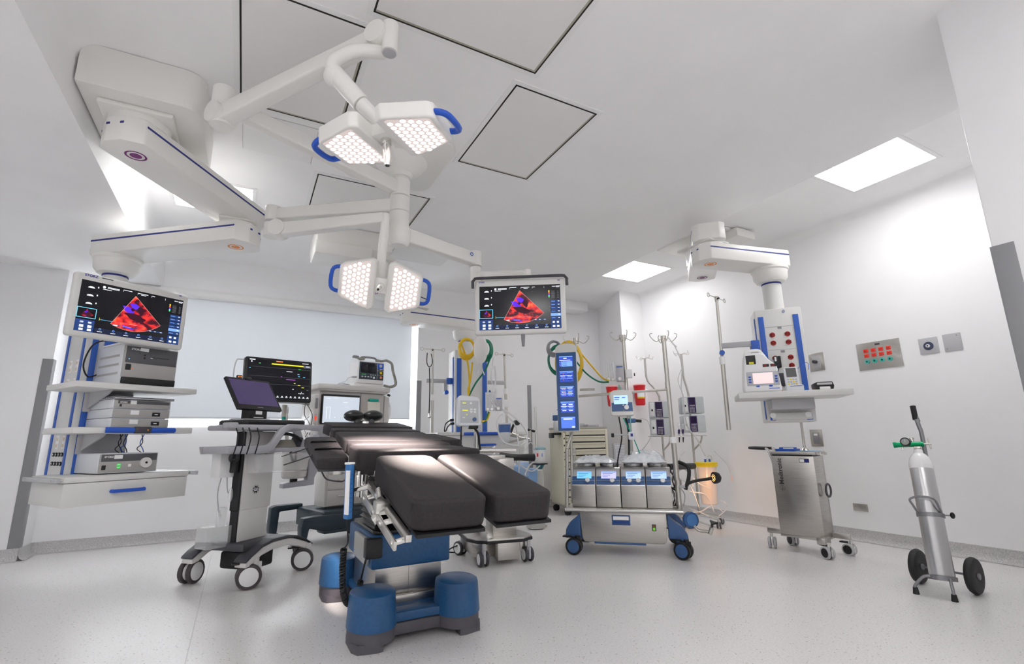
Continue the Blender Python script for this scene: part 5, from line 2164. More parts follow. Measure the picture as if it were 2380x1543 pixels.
mb.cyl((.69, .075, 1.63), (.69, .071, 1.63), .014, M('defib_orange', (.8, .25, .08), .4), n=18)
mb.box(.645, .72, .073, .0755, 1.70, 1.702, LABELW)
mb.box(.645, .72, .073, .0755, 1.655, 1.657, LABELW)
mb.box(.643, .645, .073, .0755, 1.605, 1.78, LABELW)
for k in range(4):
    mb.sph((.475 + .034 * k, .075, 1.628), .010, LGREY, (1.2, .3, .7), n=8)
for k in range(3):
    mb.sph((.572 + .026 * k, .075, 1.65), .007, LGREY, (1, .4, 1), n=8)
mb.cyl((.608, .075, 1.622), (.608, .071, 1.622), .012, PALEB, n=16)
for k in range(3):
    mb.box(.468 + k * .018, .478 + k * .018, .073, .0775, 1.65, 1.655, EGR)
part(t, 'front_panel', mb, True)
mb = MB()
mb.T = AF
mb.tube([(.48, .16, 1.80), (.49, .16, 1.835), (.52, .16, 1.85), (.64, .16, 1.85), (.67, .16, 1.835), (.68, .16, 1.80)], .011, MGREY, n=10, smooth=2)
part(t, 'handle', mb, True)
mb = MB()
mb.T = AF
for a, b in (((.40, .1, 1.83), (.50, .1, 1.825)), ((.65, .1, 1.82), (.76, .1, 1.83))):
    coil([a, ((a[0] + b[0]) / 2, .09, 1.815), b], .010, .004, 16, M('paddle_cord', (.35, .34, .30), .5), mb)
mb.box(.37, .43, .08, .12, 1.82, 1.845, MGREY, .006)
coil([(.76, .1, 1.83), (.83, .10, 1.80), (.85, .10, 1.72), (.885, .1, 1.62), (.89, .1, 1.57), (.85, .1, 1.545), (.80, .1, 1.54), (.75, .1, 1.55)], .010, .0055, 70, MATS['paddle_cord'], mb)
mb.cyl((.42, .1, 1.62), (.37, .1, 1.615), .010, LGREY, n=12)
mb.tube([(.37, .1, 1.615), (.32, .08, 1.60), (.28, .06, 1.56), (.22, .05, 1.54), (.2, .05, 1.525)], .003, LGREY, smooth=4, n=6)
for k in range(4):
    mb.tube([(.20, .05 + .01 * k, 1.525), (.26, .04 + .012 * k, 1.535), (.33, .05 + .01 * k, 1.525)], .003, LGREY, smooth=3, n=6)
part(t, 'coiled_cord', mb, True)
# ------------------------------------------------------------------ heart-lung machine on its trolley
az = radians(134)
H0 = Vector((2.50, 3.67, 0))
t = thing('heart_lung_machine', 'stainless heart-lung machine trolley with blue wheels and arms at the centre right', 'heart-lung machine', H0, pi / 2 - az)
HT = t
HF = WM[t.name]
mb = MB()
mb.box(-.035, .93, .0, .62, .345, .375, STEELH, .012)
mb.tube([(-.03, .0, .36), (.925, .0, .36)], .016, CHROME, n=12)
part(t, 'deck', mb)
mb = MB()
mb.prism([(.085, .345), (.795, .345), (.785, .125), (.765, .105), (.12, .105), (.105, .125)], -.34, -.03, STEELH, X=frame((0, 0, 0), (1, 0, 0), y=(0, 0, 1)) @ Matrix.Translation((0, 0, 0)), bev=.006)
mb.box(.20, .62, .03, .30, .09, .106, PBLUE, .004)
cb = part(t, 'front_cabinet', mb)
mb = MB()
mb.box(.355, .505, .022, .031, .242, .322, PBLUE, .006)
mb.box(.366, .494, .018, .024, .282, .312, LABELW, .004)
mb.box(.366, .494, .018, .024, .255, .282, M('recess_blue', (.02, .06, .25), .5), .003)
part(cb, 'recessed_handle', mb)
mb = MB()
mb.box(.675, .708, .022, .031, .205, .255, DGREY, .003)
mb.box(.682, .700, .019, .023, .21, .23, M('switch_green', (.1, .35, .02), .4, emit=(.15, .5, .03), es=.4), .002)
mb.box(.682, .700, .019, .023, .232, .25, M('switch_brown', (.2, .07, .03), .4), .002)
part(cb, 'power_switch', mb)
for x, sx in ((.0, -1), (.86, 1)):
    for y in (.03, .56):
        mb = MB()
        if sx < 0:
            pts = [(.09, .34), (.09, .14), (.04, .13), (-.045, .125), (-.035, .20), (.0, .255), (.06, .30)]
        else:
            pts = [(.80, .34), (.80, .15), (.86, .14), (.955, .105), (.95, .18), (.91, .24), (.84, .29)]
        mb.prism(pts, -y - .09, -y, PBLUE, X=frame((0, 0, 0), (1, 0, 0), y=(0, 0, 1)), bev=.010)
        part(t, 'wheel_arm', mb)
for x, y, a in ((.03, .03, 1.5), (.045, .60, 1.2), (.905, .02, 1.12), (.88, .60, 2.0)):
    caster(t, x, y, r=.068, w=.030, az=a, hub=PBLUE, tire=BLACK, fork=BLACK, gap=.012, top=.15, brake=True)
# pump consoles
XS = (.022, .232, .442, .650, .856)
PT = M('pump_top_metal', (.45, .45, .45), .25, 1.)
for k in range(4):
    x0, x1 = XS[k] + .003, XS[k + 1] - .003
    pu = thing('blood_pump', ('left end pump console with a cyan screen on the heart-lung machine', 'second pump console from the left with one knob and a violet screen', 'pump console with two knobs on the heart-lung machine', 'right end pump console with one knob on the heart-lung machine')[k], 'blood pump', HF @ Vector(((x0 + x1) / 2, .25, .378)), pi / 2 - az, 'pump consoles in a row')
    mb = MB()
    mb.T = HF
    mb.prism([(.05, .378), (.05, .555), (.055, .57), (.12, .69), (.14, .70), (.48, .70), (.50, .69), (.50, .378)], x0, x1, STEELH, X=frame((0, 0, 0), (0, 1, 0), y=(0, 0, 1)), bev=.004)
    part(pu, 'casing', mb, True)
    mb = MB()
    SLX = HF @ frame((x0, .052, .560), (1, 0, 0), y=(0, .068, .128))
    mb.T = SLX
    w_ = x1 - x0
    mb.box(.003, w_ - .003, .0, .035, -.002, .004, PBLUE, .002)
    mb.box(.003, w_ - .003, .038, .075, -.002, .004, PBLUE, .002)
    mb.box(.01, w_ - .01, .076, .135, -.002, .003, LGREY, .002)
    scm = (M('scr_cyan', (.1, .2, .3), .2, emit=(.16, .50, .80), es=.7), M('scr_violet', (.2, .2, .4), .2, emit=(.48, .47, .90), es=.7), M('scr_blue', (.15, .2, .4), .2, emit=(.38, .55, .95), es=.7), M('scr_blue', (.15, .2, .4)))[k]
    mb.box(w_ * .22, w_ * .84, .055, .118, .002, .006, scm, .002)
    for j in range(3):
        mb.rect(w_ * .28, w_ * (.5 + .1 * j), .068 + .014 * j, .072 + .014 * j, EBL, z=.0065)
    mb.rect(w_ * .24, w_ * .82, .105, .115, EBL2, z=.0065)
    part(pu, 'control_face', mb, True)
    for kx in ((.68,), (.68,), (.36, .72), (.68,))[k]:
        mb = MB()
        mb.T = SLX
        mb.cyl((w_ * kx, .036, .003), (w_ * kx, .036, .022), .021, M('knob_white', (.75, .76, .78), .35), r1=.018, n=22)
        mb.cyl((w_ * kx, .020, .002), (w_ * kx, .020, .012), .021, PBLUE, n=22)
        part(pu, 'knob', mb, True)
    mb = MB()
    mb.T = HF @ xf(((x0 + x1) / 2, .30, 0))
    mb.lathe([(.085, .700), (.088, .715), (.085, .73), (.03, .735), (.001, .735)], PT, n=28)
    part(pu, 'pump_head', mb, True)
# plastic-wrapped tubing packs on top
def pack(x0, x1, z0, z1, lab, seed):
    random.seed(seed)
    mb = MB()
    nx, ny = 14, 8
    vs, fs = [], []
    for i in range(nx + 1):
        for j in range(ny + 1):
            u, v = i / nx, j / ny
            e = (1 - (2 * u - 1) ** 4) * (1 - (2 * v - 1) ** 4)
            vs.append((x0 + (x1 - x0) * u + random.uniform(-.008, .008), .08 + .34 * v + random.uniform(-.008, .008), z0 + (z1 - z0) * e * random.uniform(.55, 1.) + random.uniform(0, .008)))
    for i in range(nx):
        for j in range(ny):
            a_ = i * (ny + 1) + j
            fs.append((a_, a_ + ny + 1, a_ + ny + 2, a_ + 1))
    nb = len(vs)
    vs += [(v[0], v[1], z0) for v in vs[:nb]]
    fs += [tuple(nb + k for k in f[::-1]) for f in fs[:]]
    mb.T = HF
    mb.poly(vs, fs, FOIL)
    o = single('tubing_pack', lab, 'tubing pack', mb, 'clear wrapped tubing packs')
    return o


pack(.03, .40, .738, .80, 'clear wrapped tubing pack on the left pumps of the heart-lung machine', 2)
pack(.45, .83, .738, .845, 'bigger clear wrapped tubing pack on the right pumps of the heart-lung machine', 5)
# frame posts and rails
mb = MB()
mb.cyl((-.02, .03, .375), (.0, .03, .86), .016, POLE, n=16)
mb.cyl((.0, .03, .86), (.045, .10, 1.02), .014, POLE, n=16)
mb.cyl((.02, .10, .40), (.03, .10, 1.05), .013, POLE, n=16)
mb.cyl((-.02, .56, .375), (-.02, .56, .86), .016, POLE, n=16)
mb.tube([(-.018, .03, .80), (-.018, .56, .80)], .012, POLE)
part(t, 'left_post', mb)
mb = MB()
mb.cyl((.905, .10, .375), (.90, .10, .92), .022, POLE, n=18)
mb.cyl((.90, .12, .75), (.89, .12, 1.80), .019, POLE, n=18)
mb.cyl((.898, .10, .90), (.898, .10, .95), .028, LABELW, n=18)
mb.cyl((.89, .12, 1.36), (.89, .12, 1.42), .02, POLE, n=18)
mb.cyl((.91, .10, .56), (.91, .10, .60), .028, POLE, n=18)
part(t, 'right_post', mb)
mb = MB()
mb.cyl((.535, .40, .375), (.535, .30, 1.3), .019, POLE, n=16)
mb.cyl((.535, .25, 1.0), (.535, .25, 1.86), .0165, POLE, n=16)
mb.cyl((.535, .25, 1.50), (.535, .25, 1.56), .02, POLE, n=16)
part(t, 'middle_post', mb)
mb = MB()
mb.cyl((.06, .14, 1.325), (.88, .12, 1.355), .011, POLE, n=14)
mb.cyl((.10, .30, 1.40), (.24, .30, 1.40), .011, POLE, n=14)
part(t, 'cross_rail', mb)
for (x, y, z) in ((.535, .25, 1.87), (.89, .12, 1.81), (.10, .2, 1.86)):
    mb = MB()
    p1 = Vector((x, y, z))
    mb.cyl(p1 - Vector((0, 0, .03)), p1 + Vector((0, 0, .02)), .024, POLE, n=18)
    for k in range(4):
        a = k * pi / 2 + .35
        d = Vector((cos(a), sin(a), 0))
        mb.tube([p1, p1 + d * .03 + Vector((0, 0, -.01)), p1 + d * .07 + Vector((0, 0, -.03)), p1 + d * .11 + Vector((0, 0, -.0)), p1 + d * .125 + Vector((0, 0, .035)), p1 + d * .10 + Vector((0, 0, .045))], .0035, POLE, smooth=3, n=8)
    part(t, 'hook_crown', mb)
# blue clamp holder, arms at the right end
mb = MB()
mb.cyl((.97, .03, .30), (.985, .0, .30), .062, PBLUE, n=32)
mb.cyl((.985, .0, .30), (.988, -.006, .30), .045, M('pump_blue_light', (.06, .19, .45), .35), n=32)
X = None
mb.tube([(1.0, .0, .26), (1.03, .0, .225), (1.10, -.01, .22)], .012, POLE, smooth=3)
mb.tube([(1.04, .02, .29), (1.16, .0, .25)], .006, POLE)
mb.cyl((1.11, -.01, .20), (1.13, -.01, .25), .016, POLE, n=16)
mb.prism([(.02 * cos(a) * (1.9 if k % 2 == 0 else .7), .02 * sin(a) * (1.9 if k % 2 == 0 else .7)) for k, a in enumerate([pi / 3 * i for i in range(6)])], -.008, .008, BLACK, X=xf((1.14, -.01, .285), 0, .4))
mb.cyl((1.13, -.01, .25), (1.14, -.01, .285), .008, DGREY, n=12)
part(t, 'clamp_holder', mb)
# gooseneck lamp
mb = MB()
mb.cyl((.905, .09, .545), (.985, .07, .55), .012, LGREY, n=12)
mb.tube([(.97, .07, .545), (.985, .05, .575), (1.05, .03, .60), (1.13, .0, .615), (1.17, -.02, .625)], .012, RUBBER, smooth=5, n=12)
gl = part(t, 'gooseneck_lamp', mb)
mb = MB()
lx = frame((1.195, -.03, .628), (0, 0, 1), z=(-.9, -.45, -.1))
mb.T = lx
mb.lathe([(.012, -.04), (.038, -.02), (.045, .0), (.045, .02), (.038, .022)], RUBBER, n=24)
mb.disc(.036, DGREY, Matrix.Translation((0, 0, .0225)), 24)
HOT = M('led_hot', (.3, .1, .0), .4, emit=(1., .45, .1), es=3)
for k in range(10):
    a = k * 2 * pi / 10
    mb.disc(.0035, HOT, Matrix.Translation((.024 * cos(a), .024 * sin(a), .0235)), 8)
    mb.disc(.003, HOT, Matrix.Translation((.012 * cos(a + .3), .012 * sin(a + .3), .0235)), 8)
part(gl, 'lamp_shade', mb)
# loose cables
mb = MB()
random.seed(8)
for k in range(9):
    x = .90 + random.uniform(-.05, .05)
    mb.tube([(x, .2, .38), (x + random.uniform(-.03, .05), .18, .48), (x + random.uniform(-.06, .03), .14, .58), (x + random.uniform(-.04, .04), .2, .72)], .006 if k % 2 else .004, (BLACK, DGREY, LGREY)[k % 3], smooth=5, n=8)
mb.tube([(.93, .2, .74), (1.0, .16, .70), (1.0, .14, .62), (.965, .14, .52)], .016, BLACK, smooth=5)
mb.tube([(.45, .25, .375), (.40, .2, .5), (.42, .2, .75), (.47, .15, .95), (.46, .1, 1.13)], .006, BLACK, smooth=5)
mb.tube([(.52, .2, .8), (.53, .2, 1.0), (.515, .14, 1.12)], .009, BLACK, smooth=5)
mb.tube([(.60, .2, .80), (.70, .15, .92), (.72, .1, 1.0), (.70, .1, 1.09), (.64, .1, 1.11)], .003, LGREY, smooth=5, n=6)
part(t, 'cable', mb)
mb = MB()
mb.tube([(.62, .15, .80), (.58, .15, .92), (.54, .1, 1.02), (.50, .06, 1.12)], .0045, TEAL, smooth=4, n=8)
mb.tube([(.55, .1, 1.0), (.56, .15, 1.25), (.50, .2, 1.36), (.47, .2, 1.42)], .0045, M('teal_line', (.15, .6, .5), .4), smooth=4, n=8)
part(t, 'gas_line', mb)
mb = MB()
mb.box(.53, .585, .10, .16, .93, 1.0, PALEB, .01)
mb.box(.55, .57, .098, .102, .96, .985, NAVY)
mb.tube([(.40, .10, .975), (.53, .13, .975)], .007, LGREY)
mb.box(.385, .41, .09, .12, .955, .99, BLACK, .005)
part(t, 'sensor_unit', mb)
mb = MB()
mb.box(.53, .60, .12, .16, 1.075, 1.115, PBLUE, .008)
mb.cyl((.60, .14, 1.095), (.65, .14, 1.09), .014, BLACK, n=12)
part(t, 'sensor_clip', mb)

# five-screen display tower
t = thing('display_tower', 'tall narrow blue display tower with five lit blue screens', 'display panel', HF @ Vector((.02, .0, 1.0)))
TWX = frame(HF @ Vector((-.068, .0, 1.012)), HF.to_3x3() @ Vector((1, .05, 0)), z=HF.to_3x3() @ Vector((.05, -1, 0)))
mb = MB()
mb.T = TWX
mb.prism([(0, 0), (.19, 0), (.19, .755), (.165, .78), (.095, .79), (.03, .78), (.0, .755)], -.05, 0, GREYW, bev=.008)
part(t, 'housing', mb, True)
mb = MB()
mb.T = TWX
mb.rect(.004, .186, .006, .705, PBLUE, z=.0008)
part(t, 'blue_fascia', mb, True)
for k in range(5):
    mb = MB()
    mb.T = TWX
    y0 = .028 + k * .1365
    x0, x1 = .032, .155
    mb.rect(x0, x1, y0, y0 + .098, EBL if k else M('glow_blue_mid', (.1, .1, .3), .3, emit=(.04, .13, .95), es=.9), z=.002)
    z = .0028
    mb.rect(x0, x1, y0 + .088, y0 + .096, EBL2, z=z)
    if k == 4:
        mb.rect(x0 + .004, x1 - .02, y0 + .056, y0 + .062, EW, z=z)
        mb.rect(x0 + .04, x0 + .07, y0 + .072, y0 + .082, EW, z=z)
        mb.rect(x0 + .02, x1 - .004, y0 + .002, y0 + .05, EBL2, z=z)
        for j in range(3):
            mb.rect(x0 + .006, x0 + .012, y0 + .008 + j * .016, y0 + .013 + j * .016, EW, z=z + .0004)
            mb.rect(x0 + .03, x0 + .07, y0 + .008 + j * .016, y0 + .012 + j * .016, EBL, z=z + .0004)
    elif k == 0:
        mb.rect(x0 + .02, x0 + .10, y0 + .075, y0 + .085, EW, z=z)
        mb.rect(x1 - .03, x1 - .003, y0 + .004, y0 + .016, EW, z=z)
    else:
        for cx in (x0 + .004, x0 + .062):
            for j in range(3):
                yy = y0 + .012 + j * .026
                mb.rect(cx, cx + .052, yy + .014, yy + .019, EBL2 if (j + k) % 2 else EW, z=z)
                mb.rect(cx + .01, cx + .045, yy + .002, yy + .009, (EW if k < 3 else EDB) if (j + k) % 2 else EBL2, z=z)
                if k in (2, 3) and cx < x0 + .03:
                    mb.rect(cx + .026, cx + .036, yy + .003, yy + .008, ERD, z=z + .0004)
    part(t, 'screen', mb, True)
mb = MB()
mb.cyl(HF @ Vector((.04, .06, 1.30)), HF @ Vector((.03, .10, .95)), .016, POLE, n=16)
mb.cyl(HF @ Vector((.03, .08, 1.06)), HF @ Vector((.10, .2, 1.86)), .013, POLE, n=16)
mb.cyl(HF @ Vector((.0, .06, 1.62)), HF @ Vector((-.03, .09, 1.60)), .025, MGREY, n=16)
mb.sph(HF @ Vector((-.055, .12, 1.36)), .06, LABELW, (.7, .5, 1.))
mb.cyl(HF @ Vector((-.03, .1, 1.28)), HF @ Vector((-.08, .1, 1.20)), .014, BLACK, n=12)
mb.box(-.02, .03, -.0, .04, 0, .05, PBLUE, .006, X=HF @ Matrix.Translation((-.11, .08, 1.11)))
part(t, 'support', mb, True)

# control screen hanging on the rail
t = thing('pump_control_screen', 'grey and blue control screen with a round knob on the heart-lung machine rail', 'control panel', HF @ Vector((.48, .05, 1.14)))
cx_ = HF @ frame((.40, .045, 1.14), (1, .12, .0), y=(-.13, .18, 1))
mb = MB()
mb.T = cx_
mb.prism([(.0, .01), (.015, 0), (.18, 0), (.195, .01), (.195, .20), (.18, .225), (.10, .235), (.03, .23), (.0, .21)], -.05, 0, GREYW, bev=.010)
part(t, 'housing', mb, True)
mb = MB()
mb.T = cx_
mb.rect(.008, .187, .035, .115, PBLUE, z=.0012)
mb.rect(.03, .15, .10, .18, M('scr_pale_blue', (.2, .3, .5), .2, emit=(.38, .58, .95), es=.7), z=.0018)
mb.rect(.035, .08, .155, .165, EBL, z=.0024)
mb.rect(.035, .075, .138, .145, EBL, z=.0024)
mb.rect(.10, .13, .155, .163, EBL, z=.0024)
mb.cyl((.135, .07, .001), (.135, .07, .014), .020, LABELW, n=22)
mb.cyl((.108, .09, .001), (.108, .09, .005), .006, LABELW, n=12)
mb.cyl((.14, .095, .001), (.14, .095, .005), .006, LABELW, n=12)
mb.cyl((.11, .045, .001), (.11, .045, .003), .003, EYE, n=8)
part(t, 'control_face', mb, True)
# oxygen blender with two flow tubes
t = thing('gas_blender', 'clear twin flow meter block with two knobs on the heart-lung machine pole', 'flow meter', HF @ Vector((.44, .2, 1.47)))
bx = HF @ frame((.36, .19, 1.46), (1, 0, 0), y=(0, 0, 1))
mb = MB()
mb.T = bx
mb.box(0, .085, 0, .175, -.03, 0, M('acrylic_block', (.75, .76, .77), .2, alpha=.75), .004)
mb.box(.09, .165, -.01, .145, -.05, 0, LGREY, .01)
mb.box(.18, .235, .02, .10, -.05, .0, WHITE, .006)
mb.box(.10, .155, .12, .13, .0, .002, BLUE)
part(t, 'housing', mb, True)
for x in (.026, .062):
    mb = MB()
    mb.T = bx
    mb.cyl((x, .03, .004), (x, .165, .004), .007, CLEAR, n=12)
    mb.cyl((x, .012, .0), (x, .012, .02), .012, CHROME, n=16)
    part(t, 'flow_tube', mb, True)
mb = MB()
mb.T = bx
mb.cyl((.125, .012, .0), (.125, .012, .025), .015, CHROME, n=16)
mb.cyl((.25, .05, -.02), (.26, .05, -.02), .015, BLACK, n=12)
part(t, 'knob', mb, True)

# hoses on the tower
def hose_loops(name, lab, c, R_, r_, m, n, drop, cat='hose', ax=(0, -1, 0), spread=.012, ell=1.2):
    mb = MB()
    random.seed(len(lab))
    ax = Vector(ax).normalized()
    u = ax.cross(Vector((0, 0, 1))).normalized()
    for k in range(n):
        R1 = R_ * (1 - .26 * k / n)
        o = Vector(c) + ax * (spread * (k - n / 2)) + Vector((0, 0, -.01 * random.random()))
        pts = [o + u * (R1 * cos(a) * (.9 + .02 * k)) + Vector((0, 0, R1 * ell * sin(a))) for a in [2 * pi * i / 30 for i in range(31)]]
        mb.tube(pts, r_, m, n=8)
    if drop:
        mb.tube([Vector(q_) for q_ in drop], r_, m, smooth=6, n=8)
    return single(name, lab, cat, mb, 'coiled gas hoses')


y_ = 3.98
hose_loops('gas_hose', 'coil of yellow gas hose hanging behind the right side of the blue display tower', P(1322, 842, y=y_), .15, .0085, YELH, 8, [P(1345, 815, y=y_), P(1375, 850, y=y_ - .1), P(1400, 878, y=y_ - .35), P(1414, 884, y=y_ - .5)], ax=(-.62, -.78, 0), ell=1.5)
hose_loops('gas_hose', 'coil of dark green gas hose hanging left of the blue display tower', P(1298, 835, y=y_ + .08), .12, .008, GRNH, 6, [P(1332, 830, y=y_), P(1360, 865, y=y_ - .1), P(1390, 886, y=y_ - .35), P(1414, 888, y=y_ - .5)], ax=(-.62, -.78, 0), ell=1.3)
hose_loops('gas_hose', 'coil of grey gas hose hanging at the top left of the blue display tower', P(1288, 808, y=y_ - .05), .07, .008, GREYH, 8, None, ax=(-.4, -.9, 0), ell=1.1)
# hoses on the rear pendant
y_ = 4.5
t_ = hose_loops('gas_hose', 'coil of yellow gas hose in front of the rear pendant', P(1085, 808, y=y_), .088, .0095, YELH, 8, [P(1070, 795, y=y_), P(1085, 835, y=y_), P(1090, 870, y=y_), P(1091, 915, y=y_)], ax=(-.3, -.9, 0), ell=1.2)
hose_loops('gas_hose', 'coil of green gas hose behind the clear bag on the rear pendant', P(1128, 812, y=y_ + .05), .075, .009, GRNH, 7, [P(1142, 825, y=y_), P(1128, 860, y=y_), P(1106, 890, y=y_), P(1090, 920, y=y_)], ax=(-.6, -.8, 0), ell=1.5)
mb = MB()
mb.tube([P(1098, 842, y=y_), P(1094, 880, y=y_), P(1088, 905, y=y_), P(1090, 920, y=y_)], .0085, YELH, smooth=5)
single('gas_hose', 'straight yellow hose end running down to the back of the grey console', 'hose', mb, 'coiled gas hoses')
for m_, lab_, pp_ in ((YELH, 'short yellow hose end below the rear flow meter block', ((1138, 957), (1132, 975), (1118, 980))), (GRNH, 'short green hose end below the rear flow meter block', ((1136, 957), (1130, 972), (1125, 984)))):
    mb = MB()
    mb.tube([P(*p_, y=4.16) for p_ in pp_], .008, m_, smooth=5)
    single('gas_hose', lab_, 'hose', mb, 'coiled gas hoses')
# clear bag
mb = MB()
bp = P(1117, 812, y=4.42)
mb.sph(bp, .10, M('bag_clear', (.88, .87, .85), .25, alpha=.88), (.78, .35, 1.45), n=16)
mb.box(-.012, .012, -.005, .005, .12, .20, MATS['bag_clear'], .003, X=Matrix.Translation(bp))
for dx in (-.02, .015):
    mb.tube([bp + Vector((dx, 0, -.13)), bp + Vector((dx, 0, -.19)), bp + Vector((dx * 2.2, -.02, -.26))], .006, TUBEC, smooth=3, n=8)
single('fluid_bag', 'clear plastic fluid bag hanging between the yellow and green hoses', 'fluid bag', mb)
# ------------------------------------------------------------------ stainless heater-cooler trolley
az = radians(170)
t = thing('heater_cooler_trolley', 'narrow stainless steel trolley with a black handle in front of the right wall', 'medical trolley', (4.12, 2.90, 0), pi / 2 - az)
MT = t
mb = MB()
mb.box(.03, .375, .0, .20, .125, .775, STEEL, .005)
mb.box(.03, .375, .0, .20, .11, .135, STEELH, .004)
mb.box(.025, .395, -.005, .205, .785, .812, STEELH, .005)
mb.box(.04, .365, .003, .165, .772, .788, BLACK)
mb.cyl((.405, .02, .795), (.425, .02, .795), .012, CHROME)
mb.cyl((.405, .15, .795), (.425, .15, .795), .012, CHROME)
bd = part(t, 'cabinet', mb)
mb = MB()
X = frame((.112, -.0012, .490), (0, 0, 1), z=(0, -1, 0))
mb.text('Medtronic', .052, M('print_dark', (.05, .04, .04), .5), X @ Matrix.Translation((.045, -.0, 0)), .0003, .0009, sx=1.0)
Xc = X @ Matrix.Translation((.018, .014, .0003))
mb.disc(.0205, MATS['print_dark'], Xc, 28, r0=.0188)
mb.prism([(-.0012, -.019), (.0012, -.019), (.0012, .004), (-.0012, .004)], 0, .0004, MATS['print_dark'], X=Xc @ Matrix.Rotation(-pi / 2, 4, 'Z'))
mb.prism([(-.003, 0), (.003, 0), (0, .014)], 0, .0004, MATS['print_dark'], X=Xc @ Matrix.Rotation(-pi / 2, 4, 'Z'))
mb.prism([(-.012, -.010), (.012, -.010), (.012, -.008), (-.012, -.008)], 0, .0004, MATS['print_dark'], X=Xc @ Matrix.Rotation(-pi / 2, 4, 'Z'))
part(bd, 'printed_logo', mb)
mb = MB()
mb.box(.265, .30, -.002, .001, .725, .75, LABELW)
mb.box(.30, .336, -.002, .001, .725, .75, NAVY)
mb.box(.262, .338, -.0015, .001, .722, .753, BLACK)
part(bd, 'status_label', mb)
mb = MB()
mb.tube([(.035, .02, .70), (.02, .02, .77), (.0, .02, .825), (-.02, .02, .835)], .011, CHROME, smooth=4)
mb.tube([(.035, .15, .70), (.02, .15, .77), (.0, .15, .825), (-.02, .15, .835)], .011, CHROME, smooth=4)
mb.tube([(-.02, .02, .835), (-.12, .02, .838), (-.17, .035, .84), (-.18, .085, .84), (-.17, .135, .84), (-.12, .15, .838), (-.02, .15, .835)], .0125, RUBBER, smooth=4)
part(t, 'push_handle', mb)
mb = MB()
for bb in ((-.08, .04, .0, .03, .125, .165), (.35, .41, -.10, .02, .10, .15), (.365, .50, .16, .19, .12, .16), (-.0, .05, .18, .26, .11, .14)):
    mb = MB()
    mb.box(*bb, STEELH, .003)
    part(t, 'wheel_bracket', mb)
for x, y, a in ((-.055, .015, .4), (.415, -.085, 1.1), (.48, .17, 1.4), (.02, .24, 1.0)):
    caster(t, x, y, r=.046, w=.020, az=a, hub=BLACK, tire=LGREY, fork=CHROME, gap=.011, top=.125, brake=x > .3)
mb = MB()
mb.torus((.415, .10, .50), .05, .008, DGREY, X=Matrix.Rotation(pi / 2, 4, 'Y'), n=24, k=8)
part(t, 'hose_coil', mb)
t = thing('blue_tray', 'small blue plastic holder on top of the stainless trolley', 'tray', WM[MT.name] @ Vector((.14, .08, .813)))
mb = MB()
mb.T = WM[MT.name]
mb.box(.06, .22, .03, .15, .8125, .832, BLUEH, .004)
mb.box(.08, .20, .06, .14, .832, .845, BLUEH, .004)
part(t, 'block', mb, True)
mb = MB()
mb.T = WM[MT.name]
mb.box(.13, .21, .025, .05, .832, .842, LABELW, .003)
part(t, 'strap', mb, True)
mb = MB()
mb.T = WM[MT.name]
mb.box(.23, .38, .02, .16, .8125, .816, M('paper_blue', (.25, .45, .7), .5), .001)
single('blue_booklet', 'light blue booklet lying flat on the stainless trolley', 'booklet', mb)
mb = MB()
mb.cyl(WM[MT.name] @ Vector((.27, .12, .817)), WM[MT.name] @ Vector((.27, .12, 1.09)), .011, POLE, n=16)
mb.lathe([(.035, .817), (.03, .825), (.014, .84)], POLE, Matrix.Translation(WM[MT.name] @ Vector((.27, .12, 0))), 18)
t = single('mounting_pole', 'short steel pole rising from the top of the stainless trolley', 'pole', mb)

# ------------------------------------------------------------------ oxygen cylinder and cart
B0, T0 = P(2192, 1350, y=1.60), P(2142, 1090, y=1.66)
B0.z = .10
ax = (T0 - B0).normalized()
xo = Vector((.38, -.92, 0))
OX = frame(B0, xo - ax * ax.dot(xo), z=ax)
t = thing('oxygen_cylinder', 'tall brushed aluminium oxygen cylinder with a white top and green regulator', 'gas cylinder', B0)
mb = MB()
mb.T = OX
R_ = .0625
LB = .64
mb.lathe([(.04, .0), (R_ - .004, .004), (R_, .02), (R_, LB)], ALU, n=48)
part(t, 'body', mb, True)
mb = MB()
mb.T = OX
mb.lathe([(R_ + .0005, LB - .002), (R_ + .0005, LB + .015), (R_ * .97, LB + .04), (R_ * .86, LB + .065), (R_ * .62, LB + .088), (R_ * .40, LB + .10), (R_ * .38, LB + .118), (R_ * .34, LB + .122)], M('cylinder_white', (.9, .9, .9), .2), n=48)
part(t, 'white_shoulder', mb, True)
zr = LB + .155
mb = MB()
mb.T = OX
mb.cyl((0, 0, LB + .115), (0, 0, zr - .015), .016, POLE, n=16)
mb.box(-.020, .020, -.018, .018, zr - .03, zr - .012, POLE, .004)
mb.cyl((-.11, -.01, zr - .002), (.035, .0, zr + .004), .0165, GREEN, n=22)
mb.cyl((-.125, -.01, zr - .003), (-.105, -.01, zr - .001), .019, GREEN, n=22)
mb.cyl((-.078, -.01, zr - .01), (-.08, -.012, zr - .035), .005, POLE, n=10)
rg = part(t, 'regulator', mb, True)
mb = MB()
mb.T = OX
mb.cyl((-.055, -.02, zr + .012), (-.058, -.042, zr + .012), .028, BLACK, n=26)
mb.cyl((-.058, -.042, zr + .012), (-.0582, -.0435, zr + .012), .021, M('gauge_face', (.35, .38, .36), .3), n=26)
mb.box(-.0592, -.057, -.046, -.043, zr + .008, zr + .028, LABELW)
part(rg, 'gauge', mb, True)
mb = MB()
mb.T = OX
mb.tube([(.035, 0, zr + .004), (.075, .0, zr + .004)], .006, POLE)
mb.tube([(.062, .0, zr + .045), (.068, .0, zr - .03)], .005, POLE)
mb.cyl((-.02, .0, zr + .015), (-.025, .0, zr + .045), .011, POLE, n=12)
mb.tube([(-.035, .0, zr + .03), (-.01, .0, zr + .045)], .006, POLE)
